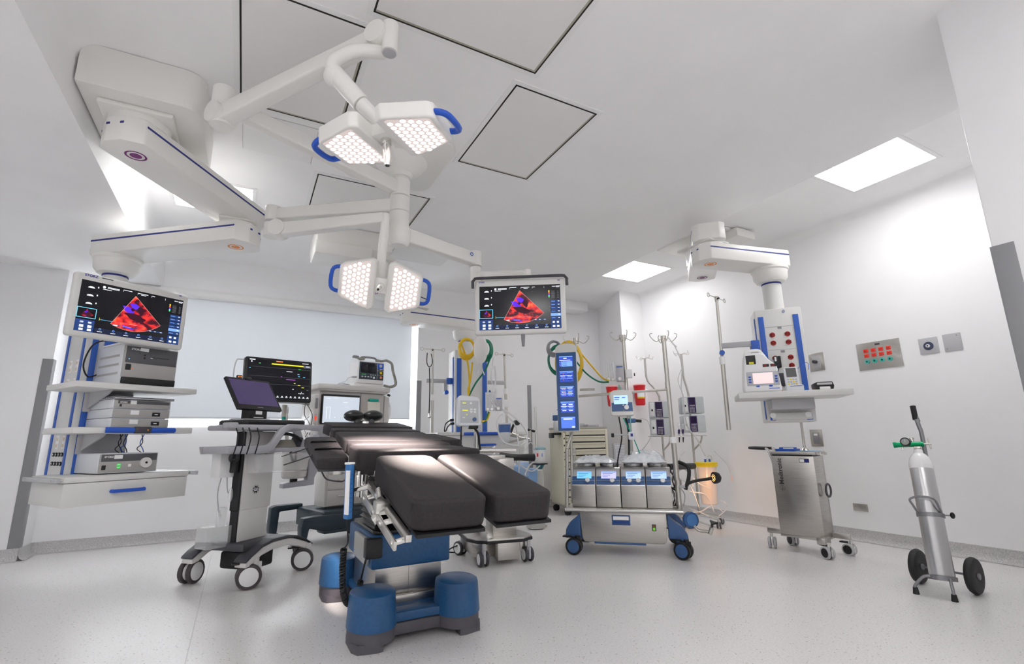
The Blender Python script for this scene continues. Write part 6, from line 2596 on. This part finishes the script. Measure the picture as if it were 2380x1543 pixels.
part(rg, 'valve_key', mb, True)
# cart
t = thing('cylinder_cart', 'grey tubular two-wheeled cart holding the oxygen cylinder', 'cylinder cart', (B0.x, B0.y, 0))
CG = M('cart_grey_steel', (.27, .27, .285), .35, .6)
mb = MB()
mb.T = OX
mb.tube([(.03, .075, .02), (.03, .082, .40), (.035, .085, .86), (.03, .085, .93), (.018, .085, 1.02)], .0125, CG, smooth=4, n=14)
mb.cyl((.03, .085, .97), (.017, .085, 1.03), .013, CG)
part(t, 'upright', mb, True)
mb = MB()
mb.T = OX
mb.cyl((.018, .085, .985), (.0165, .085, 1.08), .0165, RUBBER, n=18)
part(t, 'grip', mb, True)
mb = MB()
mb.T = OX
for z in (.355,):
    mb.lathe([(R_ + .003, z - .012), (R_ + .008, z - .012), (R_ + .008, z + .012), (R_ + .003, z + .012), (R_ + .003, z - .012)], CG, n=36)
mb.tube([(-.058, -.03, .36), (-.075, -.075, .40), (-.085, -.10, .435), (-.03, -.115, .45), (.03, -.105, .44), (.05, -.06, .39), (.055, -.03, .36)], .0065, CG, smooth=4, n=10)
mb.cyl((.065, -.01, .36), (.10, -.01, .36), .005, CG, n=10)
rb = part(t, 'holding_ring', mb, True)
mb = MB()
mb.T = OX
mb.lathe([(.001, -.012), (R_ + .007, -.012), (R_ + .007, .012), (R_ + .001, .012), (R_ + .001, -.001), (.001, -.001)], CG, n=36)
part(t, 'base_cup', mb, True)
mb = MB()
mb.T = OX
mb.sph((.105, -.01, .36), .016, BLACK, (.8, 1, 1.2))
part(rb, 'tightening_knob', mb, True)
w1 = P(2268, 1358, y=1.52)
w0 = P(2137, 1330, y=1.80)
w1.z = w0.z = .105
axd = (w1 - w0).normalized()
mb = MB()
mb.cyl(w0, w1, .007, CG, n=12)
part(t, 'axle', mb, True)
for w_ in (w0, w1):
    mb = MB()
    X = frame(w_, (0, 0, 1), z=axd)
    mb.T = X
    mb.lathe([(.045, -.020), (.075, -.024), (.097, -.018), (.105, -.005), (.105, .005), (.097, .018), (.075, .024), (.045, .020)], RUBBER, n=36)
    wh = part(t, 'wheel', mb, True)
    mb = MB()
    mb.T = X
    mb.lathe([(.001, -.012), (.046, -.014), (.046, .014), (.001, .012)], DGREY, n=28)
    mb.cyl((0, 0, -.028), (0, 0, .028), .018, MGREY, n=18)
    part(wh, 'hub', mb, True)
fl_, fr_ = P(2130, 1380, z=.0), P(2220, 1398, z=0)
mb = MB()
for f_, o_ in ((fl_, -.03), (fr_, .03)):
    st = OX @ Vector((o_, -.03, -.005))
    mb.tube([st, (st + f_) / 2 + Vector((0, 0, .055)), f_ + Vector((0, 0, .045)), f_ + Vector((0, 0, .02))], .0085, CG, smooth=4, n=12)
lg = part(t, 'front_leg', mb, True)
mb = MB()
for f_ in (fl_, fr_):
    mb.cyl(f_, f_ + Vector((0, 0, .038)), .017, RUBBER, r1=.012, n=16)
part(lg, 'rubber_foot', mb, True)

# ------------------------------------------------------------------ infusion stands with pumps by the right wall
PMPB = M('pump_violet', (.06, .03, .13), .35)
PMPW = M('pump_pale', (.62, .66, .68), .4)


def inf_stand(x, y, lab, h, bend, ang):
    t = thing('infusion_stand', lab, 'infusion stand', (x, y, 0), ang)
    mb = MB()
    mb.tube([(0, 0, .11), (0, 0, 1.30), (0, 0, 1.42), (bend * .4, 0, 1.52), (bend, 0, 1.62), (bend * 1.1, 0, 1.75), (bend * 1.1, 0, h)], .012, POLE, smooth=4, n=14)
    part(t, 'pole', mb)
    mb = MB()
    p1 = Vector((bend * 1.1, 0, h))
    for k in range(4):
        a = k * pi / 2 + .5
        d = Vector((cos(a), sin(a), 0))
        mb.tube([p1, p1 + d * .06 + Vector((0, 0, .006)), p1 + d * .10 + Vector((0, 0, -.004)), p1 + d * .115 + Vector((0, 0, .03))], .0026, POLE, smooth=3, n=6)
    part(t, 'hook', mb)
    mb = MB()
    for k in range(5):
        a = k * 2 * pi / 5 + .3
        mb.tube([(0, 0, .13), (.12 * cos(a), .12 * sin(a), .12), (.25 * cos(a), .25 * sin(a), .09)], .013, POLE, n=10)
    part(t, 'base', mb)
    for k in range(5):
        a = k * 2 * pi / 5 + .3
        caster(t, .25 * cos(a), .25 * sin(a), r=.032, w=.014, az=a * 1.7, hub=LGREY, tire=DGREY, fork=CHROME, gap=.008, top=.09)
    mb = MB()
    mb.box(-.16, .13, -.12, -.10, .955, .962, POLE, .002)
    mb.tube([(0, 0, .80), (.07, -.05, .88), (.08, -.1, .95)], .010, POLE, smooth=3)
    part(t, 'pump_shelf', mb)
    return t


def inf_pump(T_, lab, z0, s=1.):
    t = thing('infusion_pump', lab, 'infusion pump', T_ @ Vector((0, -.1, z0)), 0, 'stacked infusion pumps')
    mb = MB()
    mb.T = T_
    mb.box(-.13, .11, -.22, -.03, z0, z0 + .185, PMPW, .012)
    part(t, 'casing', mb, True)
    mb = MB()
    mb.T = T_
    mb.box(-.06, .02, -.225, -.218, z0 + .008, z0 + .178, PMPB, .002)
    mb.box(-.05, .01, -.228, -.224, z0 + .10, z0 + .17, M('pump_display', (.03, .015, .07), .15))
    mb.box(-.045, .01, -.2275, -.2245, z0 + .085, z0 + .091, LABELW)
    for i in range(4):
        for j in range(4):
            mb.box(-.047 + i * .014, -.039 + i * .014, -.2275, -.2245, z0 + .016 + j * .016, z0 + .026 + j * .016, LGREY)
    part(t, 'keypad', mb, True)
    mb = MB()
    mb.T = T_
    mb.box(-.12, -.07, -.228, -.218, z0 + .02, z0 + .17, LABELW, .006)
    mb.sph((-.095, -.228, z0 + .085), .010, BLACK, (1, .5, 1.3), n=8)
    part(t, 'drip_door', mb, True)


s1_ = Vector((4.22, 4.35, 0))
a_ = -.75
inf_stand(4.297, 4.328, 'infusion stand with two pumps directly behind the right post of the heart-lung machine', 1.88, -.12, a_)
T_ = xf((4.297, 4.328, 0), a_)
inf_pump(T_, 'upper infusion pump on the stand right behind the heart-lung machine post', 1.165)
inf_pump(T_, 'lower infusion pump on the stand right behind the heart-lung machine post', .968)
inf_stand(4.50, 4.07, 'infusion stand nearest the right wall with two pumps and clear lines', 1.90, -.035, -.62)
T_ = xf((4.50, 4.07, 0), -.62)
inf_pump(T_, 'upper infusion pump on the stand nearest the right wall', 1.20)
inf_pump(T_, 'lower infusion pump on the stand nearest the right wall', .995)
y_ = 3.85
q = lambda x, y, yy=3.85: P(x, y, y=yy)
mb = MB()
mb.tube([q(1566, 800), q(1580, 830), q(1585, 860), q(1583, 900), q(1588, 920)], .006, TUBEC, smooth=5, n=8)
mb.tube([q(1588, 920), q(1596, 985), q(1620, 1020), q(1632, 1045), q(1640, 1060)], .007, TUBEC, smooth=5, n=8)
mb.tube([q(1553, 785), q(1565, 800), q(1572, 806)], .008, TUBEC, n=8)
mb.tube([q(1582, 905), q(1576, 880), q(1588, 850)], .004, TUBEC, smooth=4, n=6)
for k, x in enumerate((1578, 1587)):
    mb.cyl(q(x, 985), q(x, 1012), .011, CLEAR, n=10)
    mb.cyl(q(x, 998), q(x, 1008), .0115, PMPB, n=10)
    mb.cyl(q(x + 1, 1016), q(x + 1, 1028), .009, BLACK, r1=.004, n=10)
mb.tube([q(1660, 1048, 3.7), q(1690, 1080, 3.7), q(1700, 1110, 3.7)], .0035, TUBEC, smooth=4, n=6)
mb.cyl(q(1700, 1106, 3.7), q(1702, 1120, 3.7), .010, M('line_peach', (.9, .6, .5), .4), r1=.004, n=10)
for (a, b, c_, d_) in (((1560, 1110), (1600, 1140), (1640, 1150), (1660, 1190)), ((1570, 1105), (1590, 1090), (1620, 1120), (1650, 1135)), ((1575, 1160), (1620, 1190), (1655, 1175), (1680, 1190)), ((1590, 1050), (1580, 1070), (1600, 1100), (1610, 1130)), ((1650, 1160), (1680, 1165), (1690, 1180), (1670, 1200)), ((1556, 1096), (1585, 1115), (1605, 1130), (1625, 1180)), ((1568, 1150), (1588, 1172), (1612, 1184), (1648, 1200))):
    mb.tube([q(*a, 3.7), q(*b, 3.68), q(*c_, 3.66), q(*d_, 3.64)], .005, TUBEC, smooth=6, n=8)
single('infusion_line', 'tangle of clear infusion lines around the yellow-lidded canister', 'infusion line', mb)
# canister
t = thing('drainage_canister', 'clear drainage canister with a bright yellow lid hanging beside the gooseneck lamp', 'canister', q(1650, 1172, 3.72))
cb_ = q(1650, 1172, 3.72)
hh = q(1648, 1075, 3.72).z - cb_.z
mb = MB()
CAN = M('canister_body', (.85, .78, .72), .2, alpha=.6)
mb.lathe([(.001, 0), (.07, 0), (.080, .01), (.098, hh), (.10, hh)], CAN, Matrix.Translation(cb_), 32)
part(t, 'tub', mb, True)
mb = MB()
mb.lathe([(.112, hh - .035), (.113, hh - .0), (.105, hh + .008), (.001, hh + .012)], YEL, Matrix.Translation(cb_), 32)
part(t, 'yellow_lid', mb, True)
mb = MB()
for dx in (-.02, .02):
    mb.cyl(cb_ + Vector((dx * 1.6 - .02, -.04, hh + .01)), cb_ + Vector((dx * 1.6 - .02, -.04, hh + .04)), .010, BLUEH, n=12)
mb.tube([cb_ + Vector((0, 0, hh + .01)), cb_ + Vector((.05, 0, hh + .07)), cb_ + Vector((.09, 0, hh + .06)), cb_ + Vector((.1, 0, hh + .02))], .006, TUBEC, smooth=4)
part(t, 'lid_port', mb, True)
mb = MB()
mb.lathe([(.03, 0), (.03, .12), (.04, .14), (.045, .28), (.02, .30)], M('canister_bag', (.85, .72, .66), .5, alpha=.7), Matrix.Translation(cb_ + Vector((.01, .0, .02))), 20)
part(t, 'liner_bag', mb, True)
mb = MB()
hb = q(1555, 1080, 3.45)
mb.tube([q(1552, 1085, 3.5), q(1580, 1084, 3.55), q(1612, 1083, 3.62)], .03, BLACK, n=10, smooth=3)
single('arm_support', 'black padded bar running from the heart-lung machine post towards the yellow-lidded canister', 'padded bar', mb)

def lamp_point(par, loc, e, col, r=.03):
    ld = bpy.data.lights.new('lamp_glow', 'POINT')
    ld.energy = e
    ld.color = col
    ld.shadow_soft_size = r
    o = bpy.data.objects.new('lamp_glow', ld)
    COL.objects.link(o)
    o.parent = par
    o.location = WM[par.name].inverted() @ Vector(loc)


spot(gl, P(1640, 1132, y=3.42), P(1652, 1150, y=3.72), 3.5, 90, col=(1., .5, .2), rad=.03)
# ------------------------------------------------------------------ beige drawer cabinet
az = radians(104)
c0 = P(1315, 1195, z=.02)
t = thing('drawer_cabinet', 'beige metal drawer cabinet on castors behind the blue display tower', 'cabinet', (c0.x, c0.y, 0), pi / 2 - az)
W_, D_ = .62, .55
mb = MB()
mb.box(0, W_, 0, D_, .10, 1.075, BEIGE, .008)
mb.box(-.005, W_ + .005, -.005, D_ + .005, 1.075, 1.10, M('cabinet_top', (.40, .39, .36), .5), .004)
mb.box(.0, W_, .0, D_, .10, .13, MGREY, .004)
part(t, 'body', mb)
mb = MB()
mb.box(-.004, .03, -.012, .02, .12, 1.07, BEIGE, .003)
mb.box(W_ - .03, W_ + .004, -.012, .02, .12, 1.07, BEIGE, .003)
for k in range(11):
    mb.box(.006, .02, -.0135, -.011, .15 + .088 * k, .17 + .088 * k, BLACK)
part(t, 'frame_rail', mb)
for k in range(11):
    z = .135 + .085 * k
    mb = MB()
    mb.box(.035, W_ - .035, -.02, .02, z + .012, z + .078, BEIGE, .006)
    mb.box(.035, W_ - .035, -.012, .015, z, z + .013, BLACK)
    mb.box(.035, W_ - .035, -.028, -.015, z + .060, z + .078, BEIGE, .004)
    part(t, 'drawer', mb)
for x in (.05, W_ - .05):
    for y in (.05, D_ - .05):
        caster(t, x, y, r=.04, w=.02, az=.3, hub=BLACK, tire=BLACK, fork=DGREY, gap=.008, top=.11)
CTF = WM[t.name]
mb = MB()
mb.box(-.11, .02, .05, .20, 1.0, 1.03, BLACK, .008)
mb.box(-.13, -.10, .05, .20, .96, 1.03, BLACK, .008)
part(t, 'side_holder', mb)
mb = MB()
bp = CTF @ Vector((-.05, .12, 1.031))
mb.lathe([(.03, 0), (.034, .01), (.034, .10), (.03, .13), (.012, .165), (.011, .19), (.004, .20)], M('bottle_clear', (.75, .78, .80), .2, alpha=.6), Matrix.Translation(bp), 20)
single('spray_bottle', 'clear plastic bottle beside the top left corner of the beige cabinet', 'bottle', mb)
mb = MB()
mb.T = CTF
mb.prism([(.06, .08), (.28, .06), (.30, .30), (.05, .32)], 1.101, 1.16, M('plastic_bag_white', (.75, .76, .76), .3), top=.75, bev=.012)
single('folded_bag', 'crumpled pale plastic bag on top of the beige cabinet', 'plastic bag', mb)
mb = MB()
mb.T = CTF
mb.box(.40, .56, .1, .3, 1.101, 1.135, LGREY, .01)
mb.box(.30, .42, .25, .4, 1.101, 1.155, LGREY, .01)
single('grey_case', 'low grey case on the right side of the beige cabinet top', 'case', mb)
mb = MB()
mb.T = Matrix()
gp = P(1442, 1055, y=5.25)
mb.box(gp.x - .10, gp.x + .09, 5.255, 5.285, gp.z - .14, gp.z + .14, LGREY, .004)
for k in range(12):
    mb.box(gp.x - .08, gp.x + .07, 5.25, 5.256, gp.z - .12 + .02 * k, gp.z - .108 + .02 * k, PALEB)
single('wall_grille', 'small grey louvred vent low on the wall column right of the beige cabinet', 'vent', mb)

# ------------------------------------------------------------------ stainless pedestal stand with the grey console
az = radians(100)
D0 = Vector((1.75, 3.75, 0))
t = thing('pedestal_stand', 'stainless pedestal stand on white castors behind the leg pads of the operating table', 'medical stand', D0, pi / 2 - az)
DF = WM[t.name]
mb = MB()
pts = [(-.07, -.02), (.0, -.075), (.30, -.08), (.385, -.02), (.40, .08), (.34, .42), (.26, .56), (-.06, .56), (-.12, .40), (-.12, .1)]
mb.prism(pts, .175, .195, STEELH, bev=.004)
mb.prism([(p[0] * 1.03 - .004, p[1] * 1.02) for p in pts], .160, .185, RUBBER, bev=.006)
mb.prism([(-.09, .03), (-.02, -.03), (.10, .02), (.10, .45), (-.09, .42)], .055, .165, STEEL, bev=.006)
mb.box(.085, .265, -.07, .2, .035, .165, STEELH, .004)
mb.box(.29, .34, .0, .4, .07, .16, STEELH, .004)
part(t, 'base', mb)
mb = MB()
mb.box(.075, .275, .03, .25, .19, .62, STEEL, .006)
mb.box(.085, .265, .04, .24, .62, .80, STEEL, .006)
mb.box(.19, .225, .027, .031, .365, .385, GREEN)
mb.cyl((-.03, .30, .195), (-.03, .30, .25), .018, CHROME)
mb.cyl((.01, .28, .195), (.01, .28, .25), .02, MGREY)
part(t, 'column', mb)
for x, y, a in ((-.03, -.05, .05), (.345, -.02, .1), (-.105, .42, .5), (.28, .52, .3)):
    caster(t, x, y, r=.055, w=.022, az=a, hub=LABELW, tire=DGREY, fork=LGREY, gap=.014, top=.165)
mb = MB()
mb.tube([(-.12, .40, .08), (-.19, .40, .06), (-.21, .42, .03), (-.15, .45, .015), (-.1, .46, .012)], .006, BLACK, smooth=5, n=8)
part(t, 'mains_cord', mb)
mb = MB()
mb.cyl((-.06, .1, .868), (.30, .1, .862), .020, CHROME, n=16)
mb.cyl((-.045, .1, .80), (-.045, .1, 1.08), .020, CHROME, n=16)
mb.cyl((-.02, .14, .60), (-.02, .14, 1.10), .010, CHROME, n=12)
mb.cyl((.12, .15, .80), (.12, .15, .90), .02, CHROME, n=12)
part(t, 'frame_bar', mb)
mb = MB()
mb.box(-.04, .14, -.12, .30, .80, .83, STEELH, .004)
part(t, 'top_plate', mb)
t = thing('pump_console', 'pale grey console with white keys and a blue knob on the pedestal stand', 'control panel', DF @ Vector((-.14, 0, 1.08)))
kx = DF @ frame((-.225, .0, 1.075), (1, 0, -.02), y=(-.1, .1, 1))
mb = MB()
mb.T = kx
mb.prism([(0, .0), (.01, -.01), (.19, -.005), (.20, .005), (.185, .215), (.165, .235), (.02, .245), (.0, .225)], -.06, 0, PALEB, bev=.010)
part(t, 'housing', mb, True)
mb = MB()
mb.T = kx
mb.rect(.02, .175, .015, .20, M('console_face', (.50, .52, .54), .4), z=.001)
for x in (.105, .135):
    for y in (.10, .12):
        mb.rect(x, x + .018, y, y + .014, LABELW, z=.0016)
for x, y, w_ in ((.04, .175, .03), (.04, .115, .045), (.07, .08, .01), (.04, .055, .02)):
    mb.rect(x, x + w_, y, y + .007, EYE if w_ != .02 else LABELW, z=.0016)
mb.disc(.009, LABELW, Matrix.Translation((.11, .178, .0016)), 14)
mb.cyl((.14, .045, .001), (.14, .045, .012), .016, PBLUE, n=20)
part(t, 'key_panel', mb, True)
mb = MB()
mb.cyl(DF @ Vector((-.19, .03, 1.07)), DF @ Vector((-.19, .03, .90)), .007, BLACK, n=10)
mb.cyl(DF @ Vector((-.19, .03, .91)), DF @ Vector((-.19, .03, .875)), .016, BLACK, n=12)
mb.box(-.04, .04, -.03, .03, -.03, .0, BLACK, .01, X=DF @ Matrix.Translation((-.09, .03, 1.07)))
mb.tube([DF @ Vector(v) for v in ((-.08, .03, 1.05), (-.04, .05, 1.0), (-.03, .06, .92), (-.02, .06, .87))], .010, BLACK, smooth=4, n=8)
part(t, 'cable', mb, True)

# ------------------------------------------------------------------ tubing, canisters and meters around the rear
y_ = 4.1
q = lambda x, y, yy=4.1: P(x, y, y=yy)
t = thing('gas_blender', 'clear twin flow meter block in front of the rear pendant column', 'flow meter', q(1138, 955))
o_ = q(1128, 955)
fx = frame(o_, (.88, -.47, 0), z=(-.47, -.88, 0))
mb = MB()
mb.T = fx
mb.box(0, .085, 0, .17, -.03, 0, MATS['acrylic_block'], .004)
mb.box(.088, .155, .0, .12, -.05, 0, LGREY, .008)
mb.box(.17, .215, .03, .10, -.05, -.0, WHITE, .006)
mb.box(.095, .145, .105, .113, .0, .002, BLUE)
part(t, 'housing', mb, True)
mb = MB()
mb.T = fx
for x in (.024, .06):
    mb.cyl((x, .03, .004), (x, .155, .004), .007, CLEAR, n=12)
    mb.cyl((x, .014, .0), (x, .014, .02), .012, CHROME, n=16)
mb.cyl((.12, .02, .0), (.12, .02, .025), .014, CHROME, n=16)
mb.prism([(.03, .17), (.055, .17), (.045, .19), (.035, .19)], -.02, 0, PBLUE)
part(t, 'flow_tube', mb, True)
t = thing('reservoir', 'cylindrical reservoir with a blue band behind the leg pads', 'reservoir', q(1175, 1028, 4.2))
mb = MB()
RS = q(1173, 1030, 4.2)
mb.lathe([(.035, .0), (.05, .02), (.053, .10), (.056, .17), (.06, .175), (.058, .185), (.001, .19)], M('reservoir_body', (.66, .68, .70), .25), Matrix.Translation(RS), 28)
part(t, 'cup', mb, True)
mb = MB()
mb.lathe([(.055, .10), (.057, .105), (.059, .165), (.056, .17)], M('reservoir_blue', (.06, .13, .34), .35), Matrix.Translation(RS), 28)
part(t, 'blue_band', mb, True)
mb = MB()
for a, b in (((1190, 1000), (1202, 985)), ):
    mb.tube([q(1187, 1005, 4.2), q(1195, 985, 4.2), q(1203, 978, 4.2)], .012, BLACK, n=10, smooth=3)
    mb.cyl(q(1199, 982, 4.2), q(1203, 982, 4.15), .026, BLACK, n=16)
mb.tube([q(1185, 1012, 4.2), q(1205, 1016, 4.2), q(1230, 1020, 4.2)], .008, POLE, n=10)
mb.tube([q(1172, 1030, 4.2), q(1190, 1026, 4.2), q(1222, 1018, 4.2)], .010, POLE, n=10)
mb.cyl(q(1188, 1008, 4.2), q(1204, 1014, 4.2), .016, POLE, n=14)
mb.cyl(q(1232, 1025, 4.3), q(1232, 1000, 4.3), .014, POLE, n=14)
mb.tube([q(1228, 998, 4.3), q(1242, 1002, 4.3)], .014, BLACK, n=10)
part(t, 'clamp_arm', mb, True)
mb = MB()
lp = [(1140, 930), (1152, 945), (1175, 955), (1205, 978), (1222, 1000), (1226, 1018), (1215, 1033), (1195, 1035), (1172, 1028), (1160, 1010), (1155, 985), (1160, 968), (1168, 962)]
mb.tube([q(x, y, 4.05) for x, y in lp], .0075, TUBEC, smooth=5, n=10)
mb.tube([q(x, y, 4.05) for x, y in [(1146, 830), (1141, 880), (1152, 905), (1153, 935), (1170, 955), (1195, 985), (1202, 1010), (1207, 1060), (1206, 1098)]], .006, TUBEC, smooth=5, n=8)
mb.tube([q(x, y, 4.05) for x, y in [(1149, 850), (1152, 880), (1148, 920)]], .008, TUBEC, smooth=4, n=8)
mb.tube([q(x, y, 4.05) for x, y in [(1168, 1050), (1180, 1065), (1205, 1078), (1235, 1095), (1255, 1082)]], .007, TUBEC, smooth=5, n=8)
mb.tube([q(x, y, 4.05) for x, y in [(1198, 1075), (1215, 1055), (1230, 1030), (1238, 1032), (1243, 1045)]], .005, TUBEC, smooth=5, n=8)
mb.tube([q(x, y, 4.05) for x, y in [(1220, 1105), (1228, 1085), (1240, 1073)]], .008, TUBEC, smooth=4, n=8)
single('suction_tubing', 'long looping clear tubing behind the leg pads of the operating table', 'tubing', mb)
mb = MB()
mb.tube([q(1164, 1062, 4.0), q(1180, 1063, 4.0), q(1205, 1063, 4.0), q(1240, 1063, 4.0)], .026, BLACK, n=14, smooth=3, rs=[.042, .036, .028, .036])
single('support_bar', 'black padded bar leading to the white suction canister', 'padded bar', mb)
t = thing('suction_canister', 'white suction canister with red and blue marks and a teal underside', 'canister', q(1255, 1080, 4.1))
SB = q(1255, 1076, 4.1)
mb = MB()
mb.lathe([(.045, 0), (.052, .01), (.054, .10), (.056, .125)], M('suction_white', (.85, .85, .85), .3), Matrix.Translation(SB), 28)
part(t, 'cup', mb, True)
mb = MB()
mb.lathe([(.058, .122), (.060, .13), (.058, .14), (.03, .148), (.001, .15)], M('lid_blue_grey', (.25, .42, .48), .4), Matrix.Translation(SB), 28)
part(t, 'lid', mb, True)
mb = MB()
mb.lathe([(.001, -.055), (.02, -.055), (.035, -.03), (.042, -.012)], M('teal_dark', (.03, .16, .2), .3), Matrix.Translation(SB), 24)
mb.cyl(SB + Vector((0, 0, -.012)), SB + Vector((0, 0, -.002)), .075, BLACK, n=28)
part(t, 'holder', mb, True)
mb = MB()
d_ = (Vector((0, 0, .95)) - SB)
d_.z = 0
d_.normalize()
r_v = Vector((d_.y, -d_.x, 0)) * -1
for off, mm, sz in ((-.020, RED, .014), (.022, BLUEH, .006)):
    cpt = SB + d_ * .0545 + r_v * off + Vector((0, 0, .075))
    mb.box(-sz / 2, sz / 2, -.002, .004, -.016, .016, mm, .002, X=frame(cpt, r_v, z=(0, 0, 1)))
part(t, 'colour_mark', mb, True)
mb = MB()
gb = q(1245, 1185, 4.9)
mb.lathe([(.001, 0), (.10, 0), (.10, .55), (.09, .6), (.001, .62)], M('drum_grey', (.50, .50, .48), .4), Matrix.Translation((gb.x, gb.y, .01)), 32)
single('grey_drum', 'tall plain grey cylinder standing on the floor left of the beige cabinet', 'drum', mb)
mb = MB()
p0_, p1_ = q(1252, 1110, 4.95), q(1244, 945, 4.95)
mb.cyl((p1_.x, p1_.y, .62), p1_, .013, CHROME, n=14)
mb.cyl((p1_.x, p1_.y, .0), (p1_.x, p1_.y, .63), .016, CHROME, n=14)
mb.lathe([(.10, .0), (.10, .015), (.02, .03)], CHROME, Matrix.Translation((p1_.x, p1_.y, 0)), 20)
single('steel_post', 'plain chrome post standing left of the beige cabinet', 'post', mb)
mb = MB()
a_ = q(1195, 1095, 4.3)
for k, (dx, dz, c_) in enumerate(((0, 0, (.35, .55, .85)), (.10, .03, (.45, .62, .88)), (.19, -.03, (.30, .50, .82)))):
    mb.box(a_.x + dx - .05, a_.x + dx + .06, a_.y - .03, a_.y + .07, a_.z + dz - .09, a_.z + dz + .05, M('blue_pack%d' % k, c_, .4), .02)
mb.tube([a_ + Vector((.03, .0, .04)), a_ + Vector((.02, -.02, .09)), q(1195, 1066, 4.0)], .004, TUBEC, smooth=3)
t = single('blue_pack', 'pale blue wrapped packs seen above the right leg pad', 'package', mb)
mb = MB()
mb.tube([P(1020, 1232, z=.02), P(1045, 1228, z=.02), P(1065, 1236, z=.02), P(1090, 1232, z=.02), P(1110, 1215, z=.1), P(1112, 1195, z=.25)], .006, GRNH, smooth=6, n=8)
mb.tube([P(1015, 1238, z=.012), P(1040, 1236, z=.012), P(1075, 1225, z=.012)], .006, BLACK, smooth=5, n=8)
single('floor_cable', 'green and black cables lying on the floor behind the blue pedestal', 'cable', mb)
